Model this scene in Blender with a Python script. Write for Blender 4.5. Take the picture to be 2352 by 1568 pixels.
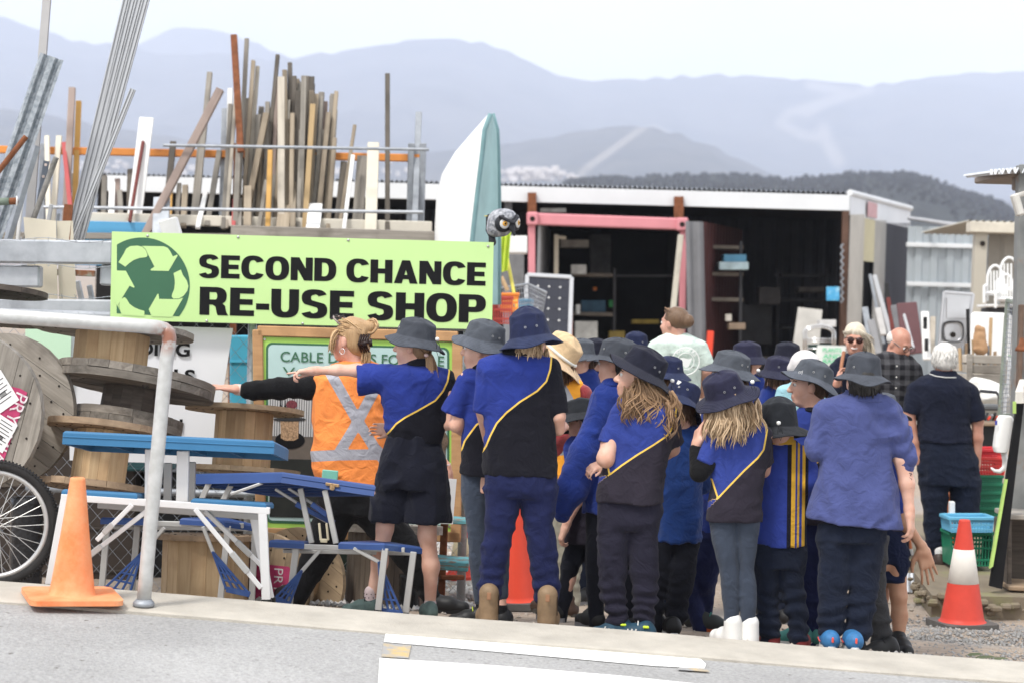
import bpy,bmesh,math,random
import numpy as np
from mathutils import Vector,Matrix
for o in list(bpy.data.objects):
 bpy.data.objects.remove(o,do_unlink=True)
SC = bpy.context.scene
COL = SC.collection
rnd = random.Random(7)
# camera
FPX,CX,CY = 2352*70/36.0,1176.0,784.0
CAM = np.array([0.0,0.0,1.80])
_pt,_rl = math.atan(134/FPX),math.radians(1.55)
_F = np.array([0,math.cos(_pt),-math.sin(_pt)])
_U0 = np.array([0,math.sin(_pt),math.cos(_pt)])
_X = np.array([1.0,0,0])
_R = math.cos(_rl)*_X+math.sin(_rl)*_U0
_U = -math.sin(_rl)*_X+math.cos(_rl)*_U0
cam_d = bpy.data.cameras.new('camera')
cam_d.lens,cam_d.sensor_width = 70,36
cam_d.clip_start,cam_d.clip_end = 0.1,40000
cam_d.dof.use_dof = True
cam_d.dof.focus_distance = 10.3
cam_d.dof.aperture_fstop = 3.2
cam = bpy.data.objects.new('camera',cam_d)
COL.objects.link(cam)
cam.matrix_world = Matrix(((_R[0],_U[0],-_F[0],CAM[0]),(_R[1],_U[1],-_F[1],CAM[1]),(_R[2],_U[2],-_F[2],CAM[2]),(0,0,0,1)))
SC.camera = cam
# sky, sun, exposure
SUN_EL,SUN_AZ = math.radians(56),math.radians(222)
W = bpy.data.worlds.new('World')
SC.world = W
W.use_nodes = True
wn,wl = W.node_tree.nodes,W.node_tree.links
wn.clear()
w_out = wn.new('ShaderNodeOutputWorld')
w_sky = wn.new('ShaderNodeTexSky')
w_sky.sky_type = 'NISHITA'
w_sky.sun_disc = False
w_sky.sun_elevation,w_sky.sun_rotation = SUN_EL,SUN_AZ
w_bg = wn.new('ShaderNodeBackground')
w_bg.inputs['Strength'].default_value = 0.10
w_cl = wn.new('ShaderNodeBackground')
w_tc = wn.new('ShaderNodeTexCoord')
w_mp = wn.new('ShaderNodeMapping')
w_mp.inputs['Scale'].default_value = (1.6,1.6,5.0)
w_nz = wn.new('ShaderNodeTexNoise')
w_nz.inputs['Scale'].default_value = 2.2
w_nz.inputs['Detail'].default_value = 7
w_rm = wn.new('ShaderNodeMapRange')
w_rm.inputs[1].default_value,w_rm.inputs[2].default_value = 0.25,0.6
w_rm.inputs[3].default_value,w_rm.inputs[4].default_value = 0.94,1.0
w_cr = wn.new('ShaderNodeMapRange')
w_cr.inputs[1].default_value,w_cr.inputs[2].default_value = 0.3,0.75
w_cr.inputs[3].default_value,w_cr.inputs[4].default_value = 0.86,1.12
w_cl.inputs['Color'].default_value = (0.975,0.985,1.0,1)
w_mx = wn.new('ShaderNodeMixShader')
wl.new(w_tc.outputs['Generated'],w_mp.inputs['Vector'])
wl.new(w_mp.outputs['Vector'],w_nz.inputs['Vector'])
wl.new(w_nz.outputs['Fac'],w_rm.inputs[0])
wl.new(w_nz.outputs['Fac'],w_cr.inputs[0])
wl.new(w_cr.outputs[0],w_cl.inputs['Strength'])
wl.new(w_sky.outputs['Color'],w_bg.inputs['Color'])
wl.new(w_rm.outputs[0],w_mx.inputs['Fac'])
wl.new(w_bg.outputs[0],w_mx.inputs[1])
wl.new(w_cl.outputs[0],w_mx.inputs[2])
wl.new(w_mx.outputs[0],w_out.inputs['Surface'])
sun_d = bpy.data.lights.new('sun','SUN')
sun_d.energy,sun_d.angle,sun_d.color = 2.0,math.radians(11),(1.0,0.96,0.9)
sun = bpy.data.objects.new('sun',sun_d)
COL.objects.link(sun)
_sd = Vector((math.sin(SUN_AZ)*math.cos(SUN_EL),math.cos(SUN_AZ)*math.cos(SUN_EL),math.sin(SUN_EL)))
sun.rotation_euler = (-_sd).to_track_quat('-Z','Y').to_euler()
SC.view_settings.view_transform = 'Standard'
SC.view_settings.look = 'None'
SC.view_settings.gamma = 1
SC.view_settings.use_curve_mapping = False
SC.view_settings.exposure = 0.66
SC.render.engine = 'CYCLES'
SC.cycles.use_denoising = True
SC.cycles.max_bounces = 6
SC.cycles.volume_bounces = 3
# helpers: pixel <-> place
def P(px,py,D):
 return CAM+D*(_F+(px-CX)/FPX*_R+(CY-py)/FPX*_U)
def proj(v):
 d = np.asarray(v)-CAM
 z = d@_F
 return CX+FPX*(d@_R)/z,CY-FPX*(d@_U)/z
def M(px,D):
 return px*D/FPX
def V3(*a):
 return np.array(a,float)
def nrm(v):
 v = np.asarray(v,float)
 return v/(np.linalg.norm(v)+1e-12)
# helpers: materials
MATS = {}
def nodes_of(name):
 m = bpy.data.materials.new(name)
 m.use_nodes = True
 n,l = m.node_tree.nodes,m.node_tree.links
 return m,n,l,n['Principled BSDF']
def lin(c):
 return tuple((x/12.92 if x<=0.04045 else((x+0.055)/1.055)**2.4)for x in c)
def mat(name,col,rough=0.7,metal=0.0,var=0.12,scale=6.0,bump=0.0,bscale=60.0,col2=None,c2lo=0.5,c2hi=0.7,stretch=(1,1,1),spec=None,sheen=0.0,coat=0.0,detail=5,objrand=0.0):
 if name in MATS:
  return MATS[name]
 m,n,l,b = nodes_of(name)
 tc = n.new('ShaderNodeTexCoord')
 mp = n.new('ShaderNodeMapping')
 mp.inputs['Scale'].default_value = stretch
 l.new(tc.outputs['Object'],mp.inputs['Vector'])
 nz = n.new('ShaderNodeTexNoise')
 nz.inputs['Scale'].default_value = scale
 nz.inputs['Detail'].default_value = detail
 nz.inputs['Roughness'].default_value = 0.62
 l.new(mp.outputs['Vector'],nz.inputs['Vector'])
 rp = n.new('ShaderNodeValToRGB')
 e = rp.color_ramp.elements
 e[0].position,e[1].position = 0.3,0.7
 e[0].color = tuple(max(0,c*(1-var))for c in col)+(1,)
 e[1].color = tuple(min(1,c*(1+var))for c in col)+(1,)
 l.new(nz.outputs['Fac'],rp.inputs['Fac'])
 out = rp.outputs['Color']
 if col2 is not None:
  n2 = n.new('ShaderNodeTexNoise')
  n2.inputs['Scale'].default_value = scale*0.6
  n2.inputs['Detail'].default_value = 8
  n2.inputs['Roughness'].default_value = 0.7
  l.new(mp.outputs['Vector'],n2.inputs['Vector'])
  r2 = n.new('ShaderNodeMapRange')
  r2.inputs[1].default_value,r2.inputs[2].default_value = c2lo,c2hi
  l.new(n2.outputs['Fac'],r2.inputs[0])
  mx = n.new('ShaderNodeMixRGB')
  mx.inputs[2].default_value = tuple(col2)+(1,)
  l.new(r2.outputs[0],mx.inputs[0])
  l.new(out,mx.inputs[1])
  out = mx.outputs[0]
 if objrand:
  oi = n.new('ShaderNodeObjectInfo')
  mr = n.new('ShaderNodeMapRange')
  mr.inputs[3].default_value,mr.inputs[4].default_value = 1-objrand,1+objrand
  l.new(oi.outputs['Random'],mr.inputs[0])
  hs = n.new('ShaderNodeHueSaturation')
  l.new(mr.outputs[0],hs.inputs['Value'])
  l.new(out,hs.inputs['Color'])
  out = hs.outputs[0]
 l.new(out,b.inputs['Base Color'])
 b.inputs['Roughness'].default_value = rough
 b.inputs['Metallic'].default_value = metal
 b.inputs['Specular IOR Level'].default_value = .3 if spec is None else spec
 if sheen:
  b.inputs['Sheen Weight'].default_value = sheen
 if coat:
  b.inputs['Coat Weight'].default_value = coat
 if bump:
  nb = n.new('ShaderNodeTexNoise')
  nb.inputs['Scale'].default_value = bscale
  nb.inputs['Detail'].default_value = 4
  l.new(mp.outputs['Vector'],nb.inputs['Vector'])
  bp = n.new('ShaderNodeBump')
  bp.inputs['Strength'].default_value = bump
  bp.inputs['Distance'].default_value = 0.01
  l.new(nb.outputs['Fac'],bp.inputs['Height'])
  l.new(bp.outputs[0],b.inputs['Normal'])
 MATS[name] = m
 return m
def wood(name,c1,c2,axis='Z',scale=1.0,rough=0.8,objrand=0.18,knots=True,dirt=None):
 if name in MATS:
  return MATS[name]
 m,n,l,b = nodes_of(name)
 tc = n.new('ShaderNodeTexCoord')
 oi = n.new('ShaderNodeObjectInfo')
 ad = n.new('ShaderNodeVectorMath');ad.operation = 'ADD'
 sc = n.new('ShaderNodeMath');sc.operation = 'MULTIPLY';sc.inputs[1].default_value = 37.0
 l.new(oi.outputs['Random'],sc.inputs[0])
 l.new(tc.outputs['Object'],ad.inputs[0])
 l.new(sc.outputs[0],ad.inputs[1])
 mp = n.new('ShaderNodeMapping')
 s = [28*scale]*3
 s['XYZ'.index(axis)] = 1.6*scale
 mp.inputs['Scale'].default_value = s
 l.new(ad.outputs[0],mp.inputs['Vector'])
 nz = n.new('ShaderNodeTexNoise');nz.inputs['Scale'].default_value = 1.0;nz.inputs['Detail'].default_value = 8
 nz.inputs['Roughness'].default_value = 0.65;nz.inputs['Distortion'].default_value = 0.6
 l.new(mp.outputs['Vector'],nz.inputs['Vector'])
 rp = n.new('ShaderNodeValToRGB')
 e = rp.color_ramp.elements
 e[0].position,e[1].position = 0.32,0.68
 e[0].color,e[1].color = tuple(c1)+(1,),tuple(c2)+(1,)
 l.new(nz.outputs['Fac'],rp.inputs['Fac'])
 out = rp.outputs['Color']
 n2 = n.new('ShaderNodeTexNoise');n2.inputs['Scale'].default_value = 5*scale;n2.inputs['Detail'].default_value = 6
 l.new(ad.outputs[0],n2.inputs['Vector'])
 r2 = n.new('ShaderNodeMapRange');r2.inputs[1].default_value,r2.inputs[2].default_value = 0.5,0.72
 r2.inputs[4].default_value = 0.6
 l.new(n2.outputs['Fac'],r2.inputs[0])
 mx = n.new('ShaderNodeMixRGB');mx.inputs[2].default_value = tuple(dirt or[c*0.45 for c in c1])+(1,)
 l.new(r2.outputs[0],mx.inputs[0]);l.new(out,mx.inputs[1])
 mr = n.new('ShaderNodeMapRange');mr.inputs[3].default_value,mr.inputs[4].default_value = 1-objrand,1+objrand
 l.new(oi.outputs['Random'],mr.inputs[0])
 hs = n.new('ShaderNodeHueSaturation')
 l.new(mr.outputs[0],hs.inputs['Value']);l.new(mx.outputs[0],hs.inputs['Color'])
 l.new(hs.outputs[0],b.inputs['Base Color'])
 b.inputs['Roughness'].default_value = rough
 bp = n.new('ShaderNodeBump');bp.inputs['Strength'].default_value = 0.35;bp.inputs['Distance'].default_value = 0.004
 l.new(nz.outputs['Fac'],bp.inputs['Height']);l.new(bp.outputs[0],b.inputs['Normal'])
 MATS[name] = m
 return m
# helpers: meshes
def new_mesh(name,verts,faces,smooth=False):
 me = bpy.data.meshes.new(name)
 verts = np.asarray(verts,np.float32)
 if isinstance(faces,np.ndarray)and faces.ndim==2:
  nf,k = faces.shape
  me.vertices.add(len(verts));me.vertices.foreach_set('co',verts.ravel())
  me.loops.add(nf*k);me.loops.foreach_set('vertex_index',faces.astype(np.int32).ravel())
  me.polygons.add(nf)
  me.polygons.foreach_set('loop_start',np.arange(0,nf*k,k,dtype=np.int32))
  me.polygons.foreach_set('loop_total',np.full(nf,k,np.int32))
  me.update(calc_edges=True);me.validate()
 else:
  me.from_pydata([tuple(map(float,v))for v in verts],[],[tuple(int(i)for i in f)for f in faces])
  me.update()
 if smooth:
  me.polygons.foreach_set('use_smooth',np.ones(len(me.polygons),bool))
 return me
def link(o,parent=None):
 COL.objects.link(o)
 if parent is not None:
  o.parent = parent
 return o
def set_attr(me,name,vals):
 a = me.attributes.new(name,'FLOAT','POINT')
 a.data.foreach_set('value',np.asarray(vals,np.float32))
class Thing:
 def __init__(s,name,label,cat,base=None,group=None,kind=None):
  s.base = np.asarray(base if base is not None else(0,0,0),float)
  s.o = bpy.data.objects.new(name,None)
  s.o.empty_display_size = 0.1
  s.o.location = s.base
  COL.objects.link(s.o)
  s.o['label'] = label
  if cat:s.o['category'] = cat
  if group:s.o['group'] = group
  if kind:s.o['kind'] = kind
 def add(s,name,vf,m,parent=None,smooth=False,attrs=None,label=None,kind=None,world=True):
  v,f = vf
  v = np.asarray(v,float)
  if world:
   v = v-s.base
  me = new_mesh(name,v,f,smooth)
  me.materials.append(m)
  if attrs:
   for k,a in attrs.items():
    set_attr(me,k,a)
  o = bpy.data.objects.new(name,me)
  link(o,parent if parent is not None else s.o)
  if label:o['label'] = label
  if kind:o['kind'] = kind
  return o
def solo(name,label,cat,vf,m,base=None,group=None,kind=None,smooth=False,attrs=None):
 v,f = vf
 v = np.asarray(v,float)
 if base is None:
  base = v.mean(0);base[2] = v[:,2].min()
 base = np.asarray(base,float)
 me = new_mesh(name,v-base,f,smooth)
 me.materials.append(m)
 if attrs:
  for k,a in attrs.items():
   set_attr(me,k,a)
 o = bpy.data.objects.new(name,me)
 o.location = base
 COL.objects.link(o)
 if label:o['label'] = label
 if cat:o['category'] = cat
 if group:o['group'] = group
 if kind:o['kind'] = kind
 return o
def join(*vfs):
 V,Fs,n = [],[],0
 for v,f in vfs:
  v = np.asarray(v,float)
  V.append(v)
  for q in f:
   Fs.append(tuple(int(i)+n for i in q))
  n+=len(v)
 return np.vstack(V),Fs
def frame(d,up=(0,0,1)):
 d = nrm(d)
 up = np.asarray(up,float)
 if abs(d@nrm(up))>0.97:
  up = np.array([0.0,1,0])if abs(d[1])<0.9 else np.array([1.0,0,0])
 s = nrm(np.cross(d,up))
 u = np.cross(s,d)
 return s,u,d
def cbox(c,sx,sy,sz,ax=None,ch=None):
 c = np.asarray(c,float)
 h = np.array([sx,sy,sz])/2.0
 if ch is None:
  ch = min(0.006,h.min()*0.5)
 ch = min(ch,h.min()*0.9)
 A = np.eye(3)if ax is None else np.array([nrm(a)for a in ax])
 vs,idx = [],{}
 for sxx in(-1,1):
  for syy in(-1,1):
   for szz in(-1,1):
    for k in range(3):
     p = h*(sxx,syy,szz)
     for j in range(3):
      if j!=k:
       p[j]-=ch*(sxx,syy,szz)[j]
     idx[(sxx,syy,szz,k)] = len(vs)
     vs.append(p@A+c)
 f = []
 for k in range(3):
  a,b = [(1,2),(2,0),(0,1)][k]
  for s in(-1,1):
   q = []
   for(u,w)in((-1,-1),(1,-1),(1,1),(-1,1)):
    t = [0,0,0];t[k] = s;t[a] = u;t[b] = w
    q.append(idx[(t[0],t[1],t[2],k)])
   f.append(q if s>0 else q[::-1])
 for k in range(3):
  a,b = [(1,2),(2,0),(0,1)][k]
  for u in(-1,1):
   for w in(-1,1):
    t0 = [0,0,0];t0[k] = -1;t0[a] = u;t0[b] = w
    t1 = list(t0);t1[k] = 1
    q = [idx[(*t0,a)],idx[(*t1,a)],idx[(*t1,b)],idx[(*t0,b)]]
    f.append(q if u*w<0 else q[::-1])
 for sxx in(-1,1):
  for syy in(-1,1):
   for szz in(-1,1):
    q = [idx[(sxx,syy,szz,k)]for k in range(3)]
    f.append(q if sxx*syy*szz>0 else q[::-1])
 return np.array(vs),f
def beam(a,b,w,t,up=(0,0,1),ch=None):
 a,b = np.asarray(a,float),np.asarray(b,float)
 s,u,d = frame(b-a,up)
 return cbox((a+b)/2,w,np.linalg.norm(b-a),t,(s,d,u),ch)
def tube(pts,r,n=8,caps=True,closed=False):
 pts = [np.asarray(p,float)for p in pts]
 m = len(pts)
 rs = [r]*m if np.isscalar(r)else list(r)
 V,f = [],[]
 t0 = nrm(pts[1]-pts[0])
 s,u,_ = frame(t0)
 for i in range(m):
  if closed:
   t = nrm(pts[(i+1)%m]-pts[i-1])
  else:
   t = nrm(pts[min(i+1,m-1)]-pts[max(i-1,0)])
  s = nrm(s-(s@t)*t)
  u = np.cross(t,s)
  for k in range(n):
   a = 2*math.pi*k/n
   V.append(pts[i]+rs[i]*(math.cos(a)*s+math.sin(a)*u))
 for i in range(m if closed else m-1):
  j = (i+1)%m
  for k in range(n):
   f.append((i*n+k,i*n+(k+1)%n,j*n+(k+1)%n,j*n+k))
 if caps and not closed:
  f.append(tuple(range(n))[::-1])
  f.append(tuple(range((m-1)*n,m*n)))
 return np.array(V),f
def lathe(prof,n=32,c=(0,0,0),ax=None,cap=True):
 A = np.eye(3)if ax is None else np.array([nrm(a)for a in ax])
 V,f = [],[]
 for(r,z)in prof:
  for k in range(n):
   a = 2*math.pi*k/n
   V.append(np.array([r*math.cos(a),r*math.sin(a),z])@A+c)
 m = len(prof)
 for i in range(m-1):
  for k in range(n):
   f.append((i*n+k,i*n+(k+1)%n,(i+1)*n+(k+1)%n,(i+1)*n+k))
 if cap:
  f.append(tuple(range(n))[::-1])
  f.append(tuple(range((m-1)*n,m*n)))
 return np.array(V),f
def axes_of(zdir,xhint=(1,0,0)):
 z = nrm(zdir)
 x = np.asarray(xhint,float)
 x = nrm(x-(x@z)*z)
 return x,np.cross(z,x),z
def plate(poly,z0,z1,o=(0,0,0),ax=None):
 A = np.eye(3)if ax is None else np.array([nrm(a)for a in ax])
 n = len(poly)
 V = [np.array([p[0],p[1],z0])@A+o for p in poly]+[np.array([p[0],p[1],z1])@A+o for p in poly]
 f = [tuple(range(n))[::-1],tuple(range(n,2*n))]
 for i in range(n):
  j = (i+1)%n
  f.append((i,j,n+j,n+i))
 return np.array(V),f
def text_vf(s,size,o,xdir,ydir,bold=0.0,depth=0.002,wscale=1.0,align='LEFT',spacing=1.0):
 cu = bpy.data.curves.new('t','FONT')
 cu.body = s
 cu.size = 1.0
 cu.offset = bold
 cu.extrude = 0.0
 cu.align_x = align
 cu.resolution_u = 4
 cu.space_character = spacing
 ob = bpy.data.objects.new('t',cu)
 COL.objects.link(ob)
 dg = bpy.context.evaluated_depsgraph_get()
 me = bpy.data.meshes.new_from_object(ob.evaluated_get(dg))
 v = np.array([q.co[:]for q in me.vertices])
 f = [tuple(p.vertices)for p in me.polygons]
 bpy.data.objects.remove(ob);bpy.data.curves.remove(cu);bpy.data.meshes.remove(me)
 cap = 0.729
 k = size/cap
 xdir,ydir = nrm(xdir),nrm(ydir)
 zd = np.cross(xdir,ydir)
 W = np.asarray(o)+np.outer(v[:,0]*k*wscale,xdir)+np.outer(v[:,1]*k,ydir)+depth*zd
 return W,f
def tagk(o,kind,label=None):
 o['kind'] = kind
 if label:o['label'] = label
 return o
_nt = np.random.RandomState(3).rand(32,32,32).astype(np.float32)
def vnoise(x,y,z):
 xi,yi,zi = np.floor(x).astype(int),np.floor(y).astype(int),np.floor(z).astype(int)
 fx,fy,fz = x-xi,y-yi,z-zi
 fx,fy,fz = fx*fx*(3-2*fx),fy*fy*(3-2*fy),fz*fz*(3-2*fz)
 def g(a,b,c):
  return _nt[(xi+a)&31,(yi+b)&31,(zi+c)&31]
 c00 = g(0,0,0)*(1-fx)+g(1,0,0)*fx
 c10 = g(0,1,0)*(1-fx)+g(1,1,0)*fx
 c01 = g(0,0,1)*(1-fx)+g(1,0,1)*fx
 c11 = g(0,1,1)*(1-fx)+g(1,1,1)*fx
 return((c00*(1-fy)+c10*fy)*(1-fz)+(c01*(1-fy)+c11*fy)*fz)*2-1
# setting: ground profile
_gy = np.array([0,8.6,9.0,9.35,9.8,11.15,12.8,15,20,31,45,80,200,1200,2600])
_gz = np.array([.15,.225,.235,.20,.075,-.07,-.29,-.31,-.18,.34,.9,1.2,0,2,14])
_wy = np.array([0,9.0,10,12,16,1000])
_ww = np.array([.053,.053,.045,.022,0,0])
def road_z(x,y):
 return .15+.0095*np.asarray(y)-.053*np.asarray(x)
def zg(x,y):
 return np.interp(y,_gy,_gz)-np.interp(y,_wy,_ww)*np.clip(x,-9,9)
def ray_road(px,py):
 d = P(px,py,1.0)-CAM
 t = (.15-CAM[2])/(d[2]-.0095*d[1]+.053*d[0])
 return CAM+t*d
def on_ground(px,D):
 p = P(px,784,D)
 return np.array([p[0],p[1],zg(p[0],p[1])])
def mat_asphalt():
 m,n,l,b = nodes_of('asphalt')
 tc = n.new('ShaderNodeTexCoord')
 n1 = n.new('ShaderNodeTexNoise');n1.inputs['Scale'].default_value = 1.3;n1.inputs['Detail'].default_value = 6
 n2 = n.new('ShaderNodeTexVoronoi');n2.inputs['Scale'].default_value = 95
 n3 = n.new('ShaderNodeTexNoise');n3.inputs['Scale'].default_value = 60;n3.inputs['Detail'].default_value = 5
 for q in(n1,n2,n3):
  l.new(tc.outputs['Object'],q.inputs['Vector'])
 rp = n.new('ShaderNodeValToRGB')
 e = rp.color_ramp.elements
 e[0].position,e[1].position = .3,.72
 e[0].color,e[1].color = (.26,.257,.253,1),(.40,.396,.39,1)
 l.new(n3.outputs['Fac'],rp.inputs['Fac'])
 r2 = n.new('ShaderNodeMapRange');r2.inputs[1].default_value,r2.inputs[2].default_value = .3,.7
 r2.inputs[3].default_value,r2.inputs[4].default_value = .82,1.12
 l.new(n1.outputs['Fac'],r2.inputs[0])
 mu = n.new('ShaderNodeHueSaturation');l.new(rp.outputs['Color'],mu.inputs['Color']);l.new(r2.outputs[0],mu.inputs['Value'])
 r3 = n.new('ShaderNodeMapRange');r3.inputs[1].default_value,r3.inputs[2].default_value = .68,.75
 n4 = n.new('ShaderNodeTexNoise');n4.inputs['Scale'].default_value = 24;n4.inputs['Detail'].default_value = 2
 l.new(tc.outputs['Object'],n4.inputs['Vector']);l.new(n4.outputs['Fac'],r3.inputs[0])
 mx = n.new('ShaderNodeMixRGB');mx.inputs[2].default_value = (.13,.12,.11,1)
 l.new(r3.outputs[0],mx.inputs[0]);l.new(mu.outputs[0],mx.inputs[1])
 l.new(mx.outputs[0],b.inputs['Base Color'])
 b.inputs['Roughness'].default_value = .85
 bp = n.new('ShaderNodeBump');bp.inputs['Strength'].default_value = .5;bp.inputs['Distance'].default_value = .006
 l.new(n2.outputs['Distance'],bp.inputs['Height']);l.new(bp.outputs[0],b.inputs['Normal'])
 return m
M_ASPH = mat_asphalt()
def grid_vf(xs,ys,fz):
 X,Y = np.meshgrid(xs,ys)
 Z = fz(X,Y)
 V = np.stack([X,Y,Z],-1).reshape(-1,3)
 nx,ny = len(xs),len(ys)
 i = np.arange(nx-1)[None,:]+nx*np.arange(ny-1)[:,None]
 f = np.stack([i,i+1,i+1+nx,i+nx],-1).reshape(-1,4)
 return V,f
CREST_Y = 8.62
o = solo('road',None,None,grid_vf(np.linspace(-14,14,57),np.linspace(-6,CREST_Y,40),road_z),M_ASPH,base=(0,0,0))
tagk(o,'structure','pale grey asphalt road in front of the yard')
M_KERB = mat('kerb_concrete',(.43,.40,.35),.9,var=.14,scale=5,bump=.4,bscale=90,col2=(.33,.30,.26),c2lo=.56,c2hi=.75)
def strip():
 xs = np.linspace(-14,14,113)
 prof = [(CREST_Y,-.05),(CREST_Y,.010),(CREST_Y+.02,.016),(CREST_Y+.40,.030),(CREST_Y+.45,.018),(CREST_Y+.47,-.25)]
 V,f = [],[]
 for x in xs:
  for(y,dz)in prof:
   V.append((x,y,road_z(x,min(y,9.0))+dz+.003*math.sin(x*3.1)*(dz>0)))
 k = len(prof)
 for i in range(len(xs)-1):
  for j in range(k-1):
   f.append((i*k+j,(i+1)*k+j,(i+1)*k+j+1,i*k+j+1))
 return V,f
o = solo('kerb',None,None,strip(),M_KERB,base=(0,0,0))
tagk(o,'structure','pale concrete edge strip between road and yard')
M_PAINT = mat('road_paint',(.80,.80,.78),.75,var=.05,scale=14,col2=(.42,.41,.40),c2lo=.60,c2hi=.74,bump=.3,bscale=120)
M_YPAINT = mat('worn_yellow_paint',(.56,.40,.16),.8,var=.1,scale=14,col2=(.33,.325,.32),c2lo=.36,c2hi=.52)
def paint(px_poly,dz,subdiv=8):
 pts = [ray_road(*p)for p in px_poly]
 bm = bmesh.new()
 vs = [bm.verts.new((p[0],p[1],p[2]+dz))for p in pts]
 bm.faces.new(vs)
 v = [q.co[:]for q in bm.verts]
 f = [tuple(x.index for x in fc.verts)for fc in bm.faces]
 bm.free()
 return v,[tuple(range(len(v)))][::1]if True else f
road_o = bpy.data.objects['road']
def road_part(name,poly,m,dz):
 v,f = paint(poly,dz)
 if np.cross(np.subtract(v[1],v[0]),np.subtract(v[2],v[1]))[2]<0:
  f = [f[0][::-1]]
 me = new_mesh(name,v,f);me.materials.append(m)
 q = bpy.data.objects.new(name,me);link(q,road_o)
 return q
road_part('painted_stripe',[(888,1441),(1180,1468),(1420,1487),(1560,1500),(1605,1510),(1622,1526),(1618,1536),(1500,1530),(1300,1512),(1100,1494),(882,1475)],M_PAINT,.004)
road_part('painted_stripe',[(872,1512),(1150,1530),(1420,1552),(1640,1575),(1700,1590),(1300,1600),(868,1580)],M_PAINT,.004)
road_part('worn_yellow_mark',[(881,1477),(945,1482),(938,1513),(876,1509)],M_YPAINT,.004)
road_part('worn_yellow_mark',[(1560,1535),(1622,1539),(1630,1546),(1556,1541)],M_YPAINT,.008)
def mat_yard():
 m,n,l,b = nodes_of('yard_dirt')
 tc = n.new('ShaderNodeTexCoord')
 n1 = n.new('ShaderNodeTexNoise');n1.inputs['Scale'].default_value = .9;n1.inputs['Detail'].default_value = 7
 n2 = n.new('ShaderNodeTexNoise');n2.inputs['Scale'].default_value = 22;n2.inputs['Detail'].default_value = 8;n2.inputs['Roughness'].default_value = .7
 n3 = n.new('ShaderNodeTexVoronoi');n3.inputs['Scale'].default_value = 40
 for q in(n1,n2,n3):
  l.new(tc.outputs['Object'],q.inputs['Vector'])
 rp = n.new('ShaderNodeValToRGB');e = rp.color_ramp.elements
 e[0].position,e[1].position = .3,.7
 e[0].color,e[1].color = (.24,.185,.14,1),(.40,.325,.26,1)
 l.new(n2.outputs['Fac'],rp.inputs['Fac'])
 r2 = n.new('ShaderNodeMapRange');r2.inputs[1].default_value,r2.inputs[2].default_value = .5,.62
 l.new(n1.outputs['Fac'],r2.inputs[0])
 mx = n.new('ShaderNodeMixRGB');mx.inputs[2].default_value = (.26,.25,.24,1)
 ml = n.new('ShaderNodeMath');ml.operation = 'MULTIPLY';ml.inputs[1].default_value = .6
 l.new(r2.outputs[0],ml.inputs[0]);l.new(ml.outputs[0],mx.inputs[0]);l.new(rp.outputs[0],mx.inputs[1])
 l.new(mx.outputs[0],b.inputs['Base Color'])
 b.inputs['Roughness'].default_value = .95
 bp = n.new('ShaderNodeBump');bp.inputs['Strength'].default_value = .6;bp.inputs['Distance'].default_value = .02
 l.new(n2.outputs['Fac'],bp.inputs['Height']);l.new(bp.outputs[0],b.inputs['Normal'])
 return m
M_YARD = mat_yard()
ys = np.concatenate([np.linspace(CREST_Y+.3,16,60),np.linspace(16.5,48,40),np.array([60,90,150,300,700,1200,2600])])
xs = np.concatenate([[-1500,-200,-60,-25],np.linspace(-14,14,75),[25,60,200,1500]])
o = solo('yard_ground',None,None,grid_vf(xs,ys,lambda X,Y:zg(X,Y)+.012*vnoise(X*2.1,Y*2.1,X*0)),M_YARD,base=(0,0,0))
tagk(o,'structure','dusty tan dirt ground of the yard')
def stones(n,seed,region,smin,smax):
 r = np.random.RandomState(seed)
 base = np.array([(1,0,0),(-.6,.8,0),(-.6,-.8,0),(0.1,0.1,.7),(.1,-.1,-.5)],float)
 fb = [(0,1,3),(1,2,3),(2,0,3),(1,0,4),(2,1,4),(0,2,4)]
 V = np.zeros((n,5,3));
 pts = region(r,n)
 for i in range(n):
  a = r.rand()*6.28;s = smin+(smax-smin)*r.rand()**2.5
  q = base*(1+.5*(r.rand(5,3)-.5))*s
  c,d = math.cos(a),math.sin(a)
  V[i,:,0] = q[:,0]*c-q[:,1]*d+pts[i,0]
  V[i,:,1] = q[:,0]*d+q[:,1]*c+pts[i,1]
  V[i,:,2] = q[:,2]+zg(pts[i,0],pts[i,1])+s*.1
 f = (np.arange(n)[:,None,None]*5+np.array(fb)[None]).reshape(-1,3)
 return V.reshape(-1,3),f
def reg(x0,x1,y0,y1):
 return lambda r,n:np.stack([x0+(x1-x0)*r.rand(n),y0+(y1-y0)*r.rand(n)],1)
M_GRAVEL = mat('gravel_stone',(.24,.235,.23),.9,var=.45,scale=9)
o = solo('gravel','loose grey gravel spread over the dirt by the slab',None,stones(9000,1,reg(1.75,4.2,9.25,13.2),.004,.021),M_GRAVEL,base=(0,0,0),kind='stuff')
o = solo('pebble_scatter','scattered small pebbles on the tan yard dirt',None,stones(5000,2,reg(-1.2,3.4,9.3,24),.004,.022),mat('pebble',(.33,.29,.25),.9,var=.4,scale=7),base=(0,0,0),kind='stuff')
o = solo('gravel_patch','grey and white gravel behind the wire fence',None,stones(5000,5,reg(-1.4,-.2,11.2,16),.01,.04),mat('pale_gravel',(.42,.41,.40),.9,var=.5,scale=9),base=(0,0,0),kind='stuff')
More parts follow.
